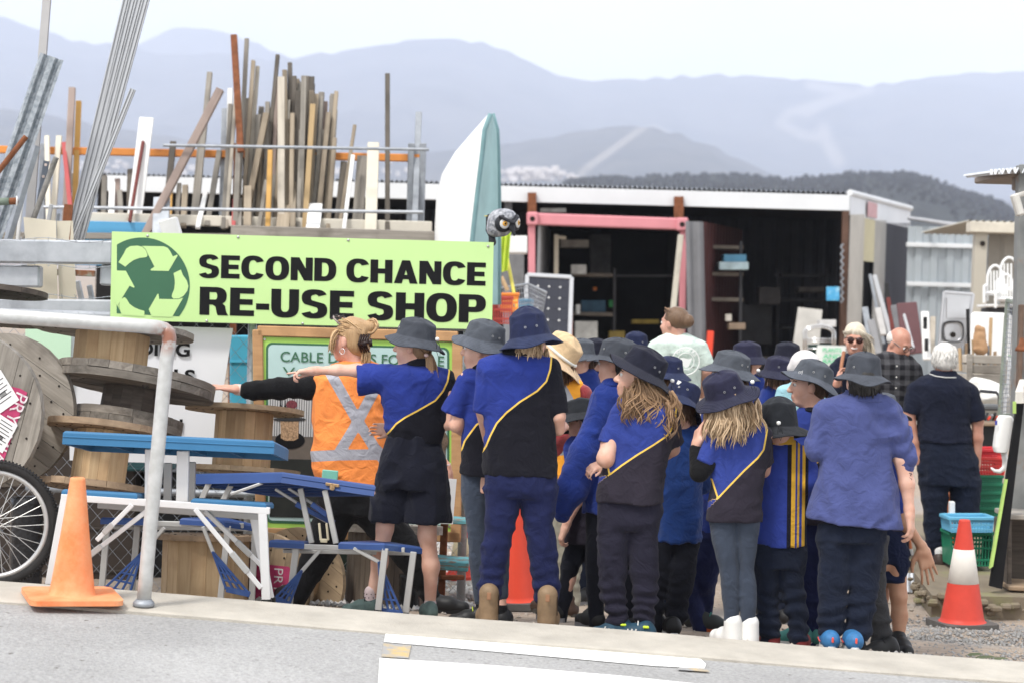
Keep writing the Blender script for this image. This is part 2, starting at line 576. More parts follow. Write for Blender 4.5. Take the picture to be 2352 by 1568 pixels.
def leaf(c,a,s):
 ax = (V3(math.cos(a),math.sin(a),.1),V3(-math.sin(a),math.cos(a),.25),V3(0,0,1))
 V = [V3(-s,0,0),V3(-.3*s,.28*s,.12*s),V3(.5*s,.22*s,.1*s),V3(s,0,.02*s),V3(.5*s,-.22*s,.04*s),V3(-.3*s,-.28*s,.03*s)]
 return[v[0]*ax[0]+v[1]*ax[1]+v[2]*ax[2]+c for v in V],[(0,1,5),(1,2,4,5),(2,3,4)]
M_LEAF = mat('fallen_leaf',(.10,.12,.06),.6,var=.3)
for(px,D,a,wh)in((2262,10.35,.1,'leftmost'),(2290,10.25,-.2,'farther middle'),(2278,10.2,.5,'nearer middle'),(2320,10.2,.05,'rightmost')):
 g = on_ground(px,D)
 solo('fallen_leaf','dull green fallen gum leaf on the gravel below the striped cone, %s one'%wh,'leaf',leaf(g+(0,0,.012),a,.05),M_LEAF,group='leaves on the gravel')
# mountains
def hills(name,label,ridge,D,Dfront,color_m,zfoot=0.0,rough=60.,nx=160,ny=26,seed=1,cuts=(),back=1.1,spur=1.0):
 px = np.array([r[0]for r in ridge],float);py = np.array([r[1]for r in ridge],float)
 us = np.linspace(px[0],px[-1],nx)
 hy = np.interp(us,px,py)
 hy = np.convolve(np.pad(hy,2,'edge'),[.1,.2,.4,.2,.1],'valid')
 V = np.zeros((ny+4,nx,3))
 ts = np.concatenate([np.linspace(0,1,ny),[1.02,1.04,1.07,back]])
 for j,t in enumerate(ts):
  d = Dfront+(D-Dfront)*t
  top = np.array([P(u,h,D)for u,h in zip(us,hy)])
  x = top[:,0]/D*d
  H = top[:,2]-zfoot
  if t<=1:
   prof = t**1.25
   sp = vnoise(x/D*9*spur+seed,x*0+t*2.2+seed,x*0)*.55+vnoise(x/D*23*spur+seed,x*0+t*5,x*0+3)*.3
   z = zfoot+H*(prof+.34*sp*(t*(1-t))*2.2)
   z+=rough*vnoise(x/D*90,x*0+t*14,x*0+7)*(t*(1-t))*1.6+(rough*.12*vnoise(x/D*160,x*0,x*0+9)if t==1 else 0)
  else:
   z = zfoot+H*(1-(t-1)*6)
  V[j,:,0],V[j,:,1],V[j,:,2] = x,d,z
 nyy = ny+4
 i = np.arange(nx-1)[None,:]+nx*np.arange(nyy-1)[:,None]
 f = np.stack([i,i+1,i+1+nx,i+nx],-1).reshape(-1,4)
 V = V.reshape(-1,3)
 upx,upy = proj(V)
 cut = np.full(len(V),99.0)
 for(poly,wd)in cuts:
  for(a,b)in zip(poly[:-1],poly[1:]):
   a,b = np.array(a,float),np.array(b,float)
   pa = np.stack([upx-a[0],upy-a[1]],1);ba = b-a
   h = np.clip((pa@ba)/(ba@ba),0,1)
   dd = np.linalg.norm(pa-h[:,None]*ba,axis=1)/wd
   cut = np.minimum(cut,dd)
 o = solo(name,None,None,(V,f),color_m,base=(0,0,0),smooth=True,attrs={'cut':cut})
 tagk(o,'structure',label)
 return o
def mat_forest(name,c1,c2,cutc,scale):
 m,n,l,b = nodes_of(name)
 tc = n.new('ShaderNodeTexCoord')
 n1 = n.new('ShaderNodeTexNoise');n1.inputs['Scale'].default_value = scale;n1.inputs['Detail'].default_value = 9;n1.inputs['Roughness'].default_value = .7
 l.new(tc.outputs['Object'],n1.inputs['Vector'])
 rp = n.new('ShaderNodeValToRGB');e = rp.color_ramp.elements
 e[0].position,e[1].position = .35,.65
 e[0].color,e[1].color = c1+(1,),c2+(1,)
 l.new(n1.outputs['Fac'],rp.inputs['Fac'])
 at = n.new('ShaderNodeAttribute');at.attribute_name = 'cut'
 ad = n.new('ShaderNodeMath');ad.operation = 'MULTIPLY_ADD';ad.inputs[1].default_value = 1.2
 l.new(n1.outputs['Fac'],ad.inputs[0]);l.new(at.outputs['Fac'],ad.inputs[2])
 mr = n.new('ShaderNodeMapRange');mr.inputs[1].default_value,mr.inputs[2].default_value = 2.3,1.0
 l.new(ad.outputs[0],mr.inputs[0])
 mx = n.new('ShaderNodeMixRGB');mx.inputs[2].default_value = cutc+(1,)
 l.new(mr.outputs[0],mx.inputs[0]);l.new(rp.outputs[0],mx.inputs[1])
 l.new(mx.outputs[0],b.inputs['Base Color'])
 b.inputs['Roughness'].default_value = 1.0
 b.inputs['Specular IOR Level'].default_value = 0.0
 return m
M_FOREST = mat_forest('hill_forest',(.018,.026,.026),(.085,.085,.075),(.22,.20,.17),.004)
M_FOREST2 = mat_forest('near_hill_forest',(.010,.014,.012),(.035,.04,.03),(.2,.18,.13),.05)
ridge1 = [(-500,0),(-250,-5),(0,35),(60,60),(130,80),(200,105),(260,102),(320,115),(380,130),(470,130),(520,128),(600,140),(660,135),(720,130),(800,118),(870,105),(930,95),(1000,90),(1060,93),(1110,103),(1160,118),(1210,142),(1260,165),(1300,183),(1340,190),(1400,190),(1500,182),(1600,177),(1700,175),(1800,180),(1900,188),(1960,195),(2000,200),(2060,192),(2130,180),(2200,172),(2300,172),(2352,170),(2600,160),(2900,150)]
cuts1 = [([(1860,195),(1950,215),(1880,240),(1810,262),(1790,285),(1840,310),(1890,320)],10),([(1890,300),(1905,340),(1925,370)],14),([(2000,205),(1900,235),(1850,262)],9),([(1500,300),(1560,335),(1640,385)],12)]
hills('mountain_range','hazy blue forested mountain range along the skyline',ridge1,6500,3600,M_FOREST,zfoot=40,rough=60,nx=300,ny=44,seed=4,cuts=cuts1)
ridge0 = [(100,190),(280,130),(330,100),(400,68),(470,70),(540,85),(600,105),(660,135),(800,190)]
hills('far_peak','faint pale peak fading into cloud behind the range',ridge0,7600,6800,M_FOREST,zfoot=100,rough=50,nx=60,ny=10,seed=9)
ridge2 = [(-500,215),(-100,240),(0,250),(100,262),(200,285),(330,305),(450,330),(600,345),(750,350),(900,345),(1000,350),(1150,335),(1300,310),(1400,297),(1480,290),(1560,310),(1650,345),(1750,390),(1850,430),(2000,450),(2400,470)]
cuts2 = [([(1480,292),(1420,335),(1350,385),(1330,405)],7)]
hills('foothill','lower blue foothills in front of the mountain range',ridge2,3600,1800,M_FOREST,zfoot=10,rough=30,nx=220,ny=30,seed=6,cuts=cuts2)
ridge3 = [(1150,520),(1240,450),(1300,418),(1340,410),(1420,408),(1460,412),(1500,405),(1560,402),(1640,405),(1700,400),(1760,408),(1840,410),(1900,405),(1960,398),(2010,400),(2060,395),(2110,402),(2160,420),(2200,437),(2250,450),(2300,465),(2330,490),(2352,500),(2500,520),(2800,560)]
hills('wooded_hill','dark wooded hill behind the open shed',ridge3,1150,720,M_FOREST2,zfoot=8,rough=12,nx=320,ny=40,seed=2,spur=1.5)
def tuft(c,s,r):
 n = 5
 V = [(c[0]+s*.9*r.uniform(-1,1),c[1]+s*.9*r.uniform(-1,1),c[2]+s*r.uniform(-.3,1.2))for _ in range(9)]
 return V,[(0,1,2),(2,3,4),(4,5,6),(6,7,8),(0,4,8),(1,5,7),(3,6,0),(2,7,5)]
rr = random.Random(5)
vfs = []
hp = np.array([q[0]for q in ridge3]);hq = np.array([q[1]for q in ridge3])
for i in range(1500):
 u = rr.uniform(1250,2420)
 h = np.interp(u,hp,hq)+abs(rr.gauss(0,26))-1
 t = 1150-min(350,(h-np.interp(u,hp,hq))*7)
 vfs.append(tuft(P(u,h+2,t),rr.uniform(1.1,2.6),rr))
solo('hill_wood','dark tree canopy covering the wooded hill',None,join(*vfs),mat('hill_leaves',(.020,.024,.022),.95,var=.25,scale=.1,spec=0),base=(0,0,0),kind='stuff')
vfs = []
for i in range(170):
 if i<110:
  u,v = rr.gauss(1215,45),rr.uniform(388,414)
 else:
  u,v = rr.uniform(150,980),rr.uniform(372,400)
 p = P(u,v,2050+rr.uniform(-80,80))
 w = rr.uniform(4,8)
 vfs.append(cbox(p,w,w,rr.uniform(3,6),None,.4))
solo('far_suburb','specks of pale houses at the foot of the hills',None,join(*vfs),mat('far_house',(.62,.58,.55),.8,var=.25,scale=.05),base=(0,0,0),kind='stuff')
hz = bpy.data.materials.new('haze_air');hz.use_nodes = True
hn,hl = hz.node_tree.nodes,hz.node_tree.links
hn.clear()
ho = hn.new('ShaderNodeOutputMaterial');hv = hn.new('ShaderNodeVolumePrincipled')
hv.inputs['Color'].default_value = (.77,.84,1.0,1)
hv.inputs['Density'].default_value = 0.00025
hv.inputs['Anisotropy'].default_value = 0.0
hl.new(hv.outputs[0],ho.inputs['Volume'])
V,f = cbox((0,4150,505),9000,8500,1040,None,1)
hb = solo('haze','thin blue haze in the air over the hills',None,(V,f),hz,base=(0,0,0),kind='stuff')
# people: implicit surfaces
class Sdf:
 def __init__(s,h=.009):
  s.h,s.pr = h,[]
 def cone(s,a,b,ra,rb,k=.012,rip=None,sub=False,flat=False):
  s.pr.append(('c',np.asarray(a,float),np.asarray(b,float),ra,rb,k,rip,flat,sub));return s
 def sleeve(s,a,b,ra,rb,k=.02,rip=None):
  return s.cone(a,b,ra,rb,k,rip,False,True)
 def chain(s,pts,rs,k=.012,rip=None):
  for i in range(len(pts)-1):
   s.cone(pts[i],pts[i+1],rs[i],rs[i+1],k,rip)
  return s
 def ell(s,c,r,A=None,k=.012,sub=False):
  s.pr.append(('e',np.asarray(c,float),np.asarray(r,float),np.eye(3)if A is None else A,k,sub));return s
 def rows(s,R,k=.015,n=2.2,tilt=0.0,rip=None):
  R = np.array(sorted(R),float)
  s.pr.append(('r',R,k,n,tilt,rip));return s
 def bounds(s):
  lo,hi = np.full(3,1e9),np.full(3,-1e9)
  for p in s.pr:
   if p[-1]is True:continue
   a,b = s.bb(p)
   lo,hi = np.minimum(lo,a),np.maximum(hi,b)
  return lo,hi
 def bb(s,p):
  if p[0]=='c':
   r = max(p[3],p[4])+(p[6][0]if p[6]else 0)
   return np.minimum(p[1],p[2])-r,np.maximum(p[1],p[2])+r
  if p[0]=='e':
   r = np.abs(p[3]).T@p[2]
   return p[1]-r,p[1]+r
  R = p[1]
  e = abs(p[4])*R[:,3].max()+(p[5][0]if p[5]else 0)
  return(np.array([(R[:,1]-R[:,3]).min()-e,(R[:,2]-R[:,4]).min()-e,R[0,0]-e]),np.array([(R[:,1]+R[:,3]).max()+e,(R[:,2]+R[:,4]).max()+e,R[-1,0]+e]))
 def mesh(s,folds=()):
  h = s.h
  lo,hi = s.bounds()
  lo,hi = lo-3*h-.012,hi+3*h+.012
  N = np.ceil((hi-lo)/h).astype(int)+1
  ax = [lo[i]+h*np.arange(N[i])for i in range(3)]
  Fd = np.full(N,.25,np.float32)
  for p in s.pr:
   a,b = s.bb(p)
   mg = .03+2*h
   i0 = np.clip(((a-mg-lo)/h).astype(int),0,N-1)
   i1 = np.clip(((b+mg-lo)/h).astype(int)+2,1,N)
   sl = tuple(slice(i0[i],i1[i])for i in range(3))
   X,Y,Z = ax[0][sl[0]][:,None,None],ax[1][sl[1]][None,:,None],ax[2][sl[2]][None,None,:]
   sub = False
   if p[0]=='c':
    A,B,ra,rb,k,rip,flat,sub = p[1:]
    d = B-A;L2 = d@d+1e-9
    t = np.clip(((X-A[0])*d[0]+(Y-A[1])*d[1]+(Z-A[2])*d[2])/L2,0,1.6 if flat else 1)
    dist = np.sqrt((X-A[0]-t*d[0])**2+(Y-A[1]-t*d[1])**2+(Z-A[2]-t*d[2])**2)-(ra+(rb-ra)*t)
    if flat:
     dist = np.maximum(dist,((X-B[0])*d[0]+(Y-B[1])*d[1]+(Z-B[2])*d[2])/math.sqrt(L2))
    if rip:
     q = t*math.sqrt(L2)*rip[1]
     dist = dist-rip[0]*np.sin(q+2.5*np.sin(X*23+Y*17)+1.2*np.sin(X*51-Z*9))
   elif p[0]=='e':
    c,r,A,k,sub = p[1:]
    x,y,z = X-c[0],Y-c[1],Z-c[2]
    u = (A[0,0]*x+A[0,1]*y+A[0,2]*z)/r[0]
    v = (A[1,0]*x+A[1,1]*y+A[1,2]*z)/r[1]
    w = (A[2,0]*x+A[2,1]*y+A[2,2]*z)/r[2]
    q = np.sqrt(u*u+v*v+w*w)
    g = np.sqrt((u/r[0])**2+(v/r[1])**2+(w/r[2])**2)+1e-6
    dist = q*(q-1)/g
   else:
    R,k,n,tilt,rip = p[1:]
    z = ax[2][sl[2]]
    cx,cy,w,dp = (np.interp(z,R[:,0],R[:,j])[None,None,:]for j in(1,2,3,4))
    u,v = np.abs(X-cx)/w,np.abs(Y-cy)/dp
    q = (u**n+v**n)**(1/n)
    dist = (q-1)*np.minimum(w,dp)
    if rip:
     dist = dist-rip[0]*(np.sin(Z*rip[1]+4.5*vnoise(X*9+Z*0,Y*9+Z*0,Z*7+X*0))*.8+.5*vnoise(X*20+Z*0,Y*20+Z*0,Z*30+X*0))*np.clip((rip[2]-Z)/.2,0,1)
    zz = Z-tilt*(X-cx)
    dist = np.maximum(dist,np.maximum(R[0,0]-zz,zz-R[-1,0]))
   cur = Fd[sl]
   dist = np.broadcast_to(dist,cur.shape)
   if sub:
    Fd[sl] = np.maximum(cur,-dist)
   elif k>0:
    hh = np.clip(.5+.5*(dist-cur)/k,0,1)
    Fd[sl] = dist+(cur-dist)*hh-k*hh*(1-hh)
    Fd[sl] = np.where(np.abs(dist-cur)>k,np.minimum(cur,dist),Fd[sl])
   else:
    Fd[sl] = np.minimum(cur,dist)
  if folds:
   band = np.nonzero(np.abs(Fd)<.045)
   x,y,z = ax[0][band[0]],ax[1][band[1]],ax[2][band[2]]
   dd = np.zeros(len(x))
   for(amp,fx,fy,fz,sh)in folds:
    wx = vnoise(x*5+sh,y*5,z*5)*1.3
    nn = vnoise(x*fx+wx+sh,y*fy+sh,z*fz+wx)
    dd+=amp*(1-2*np.abs(nn))
   Fd[band]-=dd
  return nets(Fd,lo,h)
def nets(Fd,lo,h):
 ins = Fd<0
 nx,ny,nz = Fd.shape
 c = [ins[i:nx-1+i,j:ny-1+j,k:nz-1+k]for i in(0,1)for j in(0,1)for k in(0,1)]
 al = c[0].copy();an = c[0].copy()
 for q in c[1:]:
  al&=q;an|=q
 act = an&~al
 ci = np.array(np.nonzero(act)).T
 if len(ci)==0:
  return np.zeros((0,3)),np.zeros((0,4),int)
 vid = np.full(act.shape,-1,np.int32)
 vid[act] = np.arange(len(ci))
 off = np.array([(i,j,k)for i in(0,1)for j in(0,1)for k in(0,1)])
 val = np.stack([Fd[ci[:,0]+o[0],ci[:,1]+o[1],ci[:,2]+o[2]]for o in off],1)
 acc = np.zeros((len(ci),3));cnt = np.zeros(len(ci))
 for a in range(8):
  for b in range(a+1,8):
   if np.abs(off[a]-off[b]).sum()!=1:
    continue
   va,vb = val[:,a],val[:,b]
   m = (va<0)!=(vb<0)
   t = np.where(m,va/np.where(m,va-vb,1),0)
   pt = off[a]+t[:,None]*(off[b]-off[a])
   acc[m]+=pt[m];cnt[m]+=1
 V = lo+h*(ci+acc/cnt[:,None])
 Q = []
 for axis in range(3):
  a1,a2 = (axis+1)%3,(axis+2)%3
  s0 = [slice(0,n)for n in ins.shape];s1 = list(s0)
  s0[axis] = slice(0,ins.shape[axis]-1);s1[axis] = slice(1,ins.shape[axis])
  A,B = ins[tuple(s0)],ins[tuple(s1)]
  for(sel,flip)in((A&~B,False),(~A&B,True)):
   e = np.array(np.nonzero(sel)).T
   ok = (e[:,a1]>0)&(e[:,a2]>0)&(e[:,a1]<act.shape[a1])&(e[:,a2]<act.shape[a2])
   e = e[ok]
   q = []
   for(d1,d2)in((-1,-1),(0,-1),(0,0),(-1,0)):
    g = e.copy();g[:,a1]+=d1;g[:,a2]+=d2
    q.append(vid[g[:,0],g[:,1],g[:,2]])
   q = np.stack(q,1)
   Q.append(q[:,::-1]if flip else q)
 return V,np.vstack(Q)
def rotm(yaw,pitch=0,roll=0):
 cy,sy = math.cos(yaw),math.sin(yaw)
 f = np.array([-sy,cy,0.0]);r = np.array([cy,sy,0.0]);u = np.array([0,0,1.0])
 cp,sp = math.cos(pitch),math.sin(pitch)
 f,u = f*cp+u*sp,u*cp-f*sp
 cr,sr = math.cos(roll),math.sin(roll)
 r,u = r*cr+u*sr,u*cr-r*sr
 return np.array([r,f,u])
def head_prims(S,c,A,s=1.0,neck=None,jaw=1.0):
 def q(x,y,z):
  return c+s*(x*A[0]+y*A[1]+z*A[2])
 S.ell(q(0,-.010,.026),s*np.array([.072,.089,.086]),A,.01)
 S.ell(q(0,.026,-.034),s*np.array([.060,.064,.086]),A,.03)
 S.ell(q(0,.052,-.094),s*np.array([.030*jaw,.028,.020]),A,.03)
 for sg in(-1,1):
  S.ell(q(.036*sg,.050,-.036),s*np.array([.026,.030,.032]),A,.025)
  S.ell(q(.073*sg,-.004,-.012),s*np.array([.010,.019,.031]),A,.006)
 S.cone(q(-.030,.078,.020),q(.030,.078,.020),.012*s,.012*s,.015)
 for sg in(-1,1):
  S.ell(q(.031*sg,.100,.001),s*np.array([.015,.016,.010]),A,.0,True)
 S.cone(q(0,.090,.004),q(0,.110,-.032),.008*s,.0125*s,.012)
 S.ell(q(0,.100,-.036),s*np.array([.017,.012,.009]),A,.008)
 S.cone(q(-.017,.086,-.062),q(.017,.086,-.062),.008*s,.008*s,.006)
 S.cone(q(-.015,.085,-.075),q(.015,.085,-.075),.008*s,.008*s,.006)
 if neck is not None:
  S.cone(q(0,-.022,-.055),neck,.052*s,.058*s,.03)
def hand_prims(S,wrist,d,palm_n,s=1.0,curl=(.3,.3,.35,.4),spread=.05,thumb=.7,thumb_side=1,r=.0082,straight=()):
 d = nrm(d);n = nrm(palm_n-(np.asarray(palm_n)@d)*d)
 sd = np.cross(n,d)*thumb_side
 p0 = np.asarray(wrist,float)
 L = .095*s
 S.cone(p0,p0+d*.03*s,.024*s,.026*s,.02)
 for j,o in enumerate((.028,.010,-.010,-.027)):
  S.cone(p0+d*.025*s+sd*o*.7*s,p0+d*L*(.93 if j==3 else 1)+sd*o*s,.017*s,.0115*s,.012)
 for j,o in enumerate((.030,.010,-.010,-.028)):
  ln = (.074,.082,.076,.058)[j]*s
  a = p0+d*L*(.93 if j==3 else 1)+sd*o*s
  c = curl[j]
  dd = nrm(d+sd*spread*(1.5-j)*.8)
  for seg,fr in enumerate((.46,.3,.24)):
   ang = c*(seg+.6)
   dr = nrm(dd*math.cos(ang)+n*math.sin(ang))
   b = a+dr*ln*fr
   S.cone(a,b,r*s*(1-.08*seg),r*s*(1-.08*(seg+1)),.0025)
   a = b
 a = p0+d*.025*s+sd*.022*s
 t1 = a+(d*.6+sd*thumb+n*.25)*.042*s
 t2 = t1+nrm(d*1.0+sd*thumb*.5+n*.3)*.032*s
 t3 = t2+nrm(d*1.0+sd*thumb*.2+n*.3)*.024*s
 S.cone(a,t1,.015*s,.0125*s,.012);S.cone(t1,t2,.0110*s,.0095*s,.003);S.cone(t2,t3,.0095*s,.0075*s,.002)
# cloth and skin materials
def mat_skin(name,col,tattoo=False):
 if name in MATS:return MATS[name]
 m,n,l,b = nodes_of(name)
 tc = n.new('ShaderNodeTexCoord')
 nz = n.new('ShaderNodeTexNoise');nz.inputs['Scale'].default_value = 14;nz.inputs['Detail'].default_value = 6
 l.new(tc.outputs['Object'],nz.inputs['Vector'])
 rp = n.new('ShaderNodeValToRGB');e = rp.color_ramp.elements
 e[0].position,e[1].position = .3,.7
 e[0].color = (col[0]*.86,col[1]*.72,col[2]*.66,1);e[1].color = tuple(min(1,c*1.06)for c in col)+(1,)
 l.new(nz.outputs['Fac'],rp.inputs['Fac'])
 at = n.new('ShaderNodeAttribute');at.attribute_name = 'lip'
 mx = n.new('ShaderNodeMixRGB');mx.inputs[2].default_value = (col[0]*.62,col[1]*.38,col[2]*.36,1)
 l.new(at.outputs['Fac'],mx.inputs[0]);l.new(rp.outputs[0],mx.inputs[1])
 l.new(mx.outputs[0],b.inputs['Base Color'])
 b.inputs['Roughness'].default_value = .5
 b.inputs['Subsurface Weight'].default_value = .12
 b.inputs['Subsurface Radius'].default_value = (.012,.005,.003)
 b.inputs['Specular IOR Level'].default_value = .35
 MATS[name] = m
 return m
def mat_cloth(name,cols,mode='plain',rough=.9,fuzz=.08,weave=420.0,pipe_c=(.78,.52,.10),w=.0042,var=.14):
 if name in MATS:return MATS[name]
 m,n,l,b = nodes_of(name)
 tc = n.new('ShaderNodeTexCoord')
 nz = n.new('ShaderNodeTexNoise');nz.inputs['Scale'].default_value = 9;nz.inputs['Detail'].default_value = 7
 l.new(tc.outputs['Object'],nz.inputs['Vector'])
 mr = n.new('ShaderNodeMapRange');mr.inputs[1].default_value,mr.inputs[2].default_value = .3,.7
 mr.inputs[3].default_value,mr.inputs[4].default_value = 1-var,1+var
 l.new(nz.outputs['Fac'],mr.inputs[0])
 rgb = n.new('ShaderNodeRGB');rgb.outputs[0].default_value = tuple(cols[0]if mode!='bands' else cols[0][1])+(1,)
 out = rgb.outputs[0]
 if mode!='plain':
  at = n.new('ShaderNodeAttribute');at.attribute_name = 'pipe'
 if mode=='pipe':
  st = n.new('ShaderNodeMath');st.operation = 'LESS_THAN';st.inputs[1].default_value = 0
  l.new(at.outputs['Fac'],st.inputs[0])
  mx = n.new('ShaderNodeMixRGB');mx.inputs[2].default_value = tuple(cols[1])+(1,)
  l.new(st.outputs[0],mx.inputs[0]);l.new(out,mx.inputs[1])
  ab = n.new('ShaderNodeMath');ab.operation = 'ABSOLUTE';l.new(at.outputs['Fac'],ab.inputs[0])
  s2 = n.new('ShaderNodeMath');s2.operation = 'LESS_THAN';s2.inputs[1].default_value = w
  l.new(ab.outputs[0],s2.inputs[0])
  m2 = n.new('ShaderNodeMixRGB');m2.inputs[2].default_value = tuple(pipe_c)+(1,)
  l.new(s2.outputs[0],m2.inputs[0]);l.new(mx.outputs[0],m2.inputs[1])
  out = m2.outputs[0]
 elif mode=='tape':
  s2 = n.new('ShaderNodeMath');s2.operation = 'LESS_THAN';s2.inputs[1].default_value = w
  l.new(at.outputs['Fac'],s2.inputs[0])
  m2 = n.new('ShaderNodeMixRGB');m2.inputs[2].default_value = tuple(cols[1])+(1,)
  l.new(s2.outputs[0],m2.inputs[0]);l.new(out,m2.inputs[1])
  out = m2.outputs[0]
 elif mode=='bands':
  rp = n.new('ShaderNodeValToRGB');rp.color_ramp.interpolation = 'CONSTANT'
  l.new(at.outputs['Fac'],rp.inputs['Fac'])
  while len(rp.color_ramp.elements)<len(cols):rp.color_ramp.elements.new(.5)
  for e,(ps,c)in zip(rp.color_ramp.elements,cols):
   e.position,e.color = ps,tuple(c)+(1,)
  out = rp.outputs[0]
 elif mode=='plaid':
  sx = n.new('ShaderNodeSeparateXYZ');l.new(tc.outputs['Object'],sx.inputs[0])
  fs = []
  for(ch,ph)in(('X',0),('Z',1.1)):
   q = n.new('ShaderNodeMath');q.operation = 'MULTIPLY_ADD';q.inputs[1].default_value = 82;q.inputs[2].default_value = ph
   l.new(sx.outputs[ch],q.inputs[0])
   sn = n.new('ShaderNodeMath');sn.operation = 'SINE';l.new(q.outputs[0],sn.inputs[0])
   mm = n.new('ShaderNodeMapRange');mm.inputs[1].default_value,mm.inputs[2].default_value = -.25,.25
   l.new(sn.outputs[0],mm.inputs[0]);fs.append(mm.outputs[0])
  ad = n.new('ShaderNodeMath');ad.operation = 'ADD';l.new(fs[0],ad.inputs[0]);l.new(fs[1],ad.inputs[1])
  hf = n.new('ShaderNodeMath');hf.operation = 'MULTIPLY';hf.inputs[1].default_value = .5;l.new(ad.outputs[0],hf.inputs[0])
  m2 = n.new('ShaderNodeMixRGB');m2.inputs[2].default_value = tuple(cols[1])+(1,)
  l.new(hf.outputs[0],m2.inputs[0]);l.new(out,m2.inputs[1]);out = m2.outputs[0]
 hs = n.new('ShaderNodeHueSaturation');l.new(mr.outputs[0],hs.inputs['Value']);l.new(out,hs.inputs['Color'])
 l.new(hs.outputs[0],b.inputs['Base Color'])
 b.inputs['Roughness'].default_value = rough
 b.inputs['Specular IOR Level'].default_value = .07
 b.inputs['Sheen Weight'].default_value = fuzz*.6
 b.inputs['Sheen Roughness'].default_value = .6
 nb = n.new('ShaderNodeTexNoise');nb.inputs['Scale'].default_value = weave;nb.inputs['Detail'].default_value = 2
 l.new(tc.outputs['Object'],nb.inputs['Vector'])
 n3 = n.new('ShaderNodeTexNoise');n3.inputs['Scale'].default_value = 13;n3.inputs['Detail'].default_value = 5;n3.inputs['Distortion'].default_value = 1.6
 l.new(tc.outputs['Object'],n3.inputs['Vector'])
 ad = n.new('ShaderNodeMath');ad.operation = 'MULTIPLY_ADD';ad.inputs[1].default_value = .10
 l.new(nb.outputs['Fac'],ad.inputs[0]);l.new(n3.outputs['Fac'],ad.inputs[2])
 bp = n.new('ShaderNodeBump');bp.inputs['Strength'].default_value = .5;bp.inputs['Distance'].default_value = .03
 l.new(ad.outputs[0],bp.inputs['Height']);l.new(bp.outputs[0],b.inputs['Normal'])
 MATS[name] = m
 return m
def mat_hat(name,c1,c2):
 if name in MATS:return MATS[name]
 m,n,l,b = nodes_of(name)
 at = n.new('ShaderNodeAttribute');at.attribute_name = 'u'
 gt = n.new('ShaderNodeMath');gt.operation = 'GREATER_THAN';gt.inputs[1].default_value = .62
 l.new(at.outputs['Fac'],gt.inputs[0])
 tc = n.new('ShaderNodeTexCoord')
 nz = n.new('ShaderNodeTexNoise');nz.inputs['Scale'].default_value = 18;nz.inputs['Detail'].default_value = 8;nz.inputs['Distortion'].default_value = 1.0
 l.new(tc.outputs['Object'],nz.inputs['Vector'])
 mx = n.new('ShaderNodeMixRGB');mx.inputs[1].default_value = tuple(c1)+(1,);mx.inputs[2].default_value = tuple(c2)+(1,)
 l.new(gt.outputs[0],mx.inputs[0])
 mr = n.new('ShaderNodeMapRange');mr.inputs[1].default_value,mr.inputs[2].default_value = .3,.7
 mr.inputs[3].default_value,mr.inputs[4].default_value = .8,1.2
 l.new(nz.outputs['Fac'],mr.inputs[0])
 sn = n.new('ShaderNodeMath');sn.operation = 'MULTIPLY';sn.inputs[1].default_value = 130
 l.new(at.outputs['Fac'],sn.inputs[0])
 s2 = n.new('ShaderNodeMath');s2.operation = 'SINE';l.new(sn.outputs[0],s2.inputs[0])
 s3 = n.new('ShaderNodeMath');s3.operation = 'MULTIPLY';l.new(s2.outputs[0],s3.inputs[0]);l.new(gt.outputs[0],s3.inputs[1])
 vd = n.new('ShaderNodeMath');vd.operation = 'MULTIPLY_ADD';vd.inputs[1].default_value = .07
 l.new(s3.outputs[0],vd.inputs[0]);l.new(mr.outputs[0],vd.inputs[2])
 hs = n.new('ShaderNodeHueSaturation');l.new(mx.outputs[0],hs.inputs['Color']);l.new(vd.outputs[0],hs.inputs['Value'])
 l.new(hs.outputs[0],b.inputs['Base Color'])
 b.inputs['Roughness'].default_value = .85;b.inputs['Sheen Weight'].default_value = .06
 b.inputs['Specular IOR Level'].default_value = .1
 ad = n.new('ShaderNodeMath');ad.operation = 'MULTIPLY_ADD';ad.inputs[1].default_value = .25
 l.new(s3.outputs[0],ad.inputs[0]);l.new(nz.outputs['Fac'],ad.inputs[2])
 bp = n.new('ShaderNodeBump');bp.inputs['Strength'].default_value = .5;bp.inputs['Distance'].default_value = .012
 l.new(ad.outputs[0],bp.inputs['Height']);l.new(bp.outputs[0],b.inputs['Normal'])
 MATS[name] = m
 return m
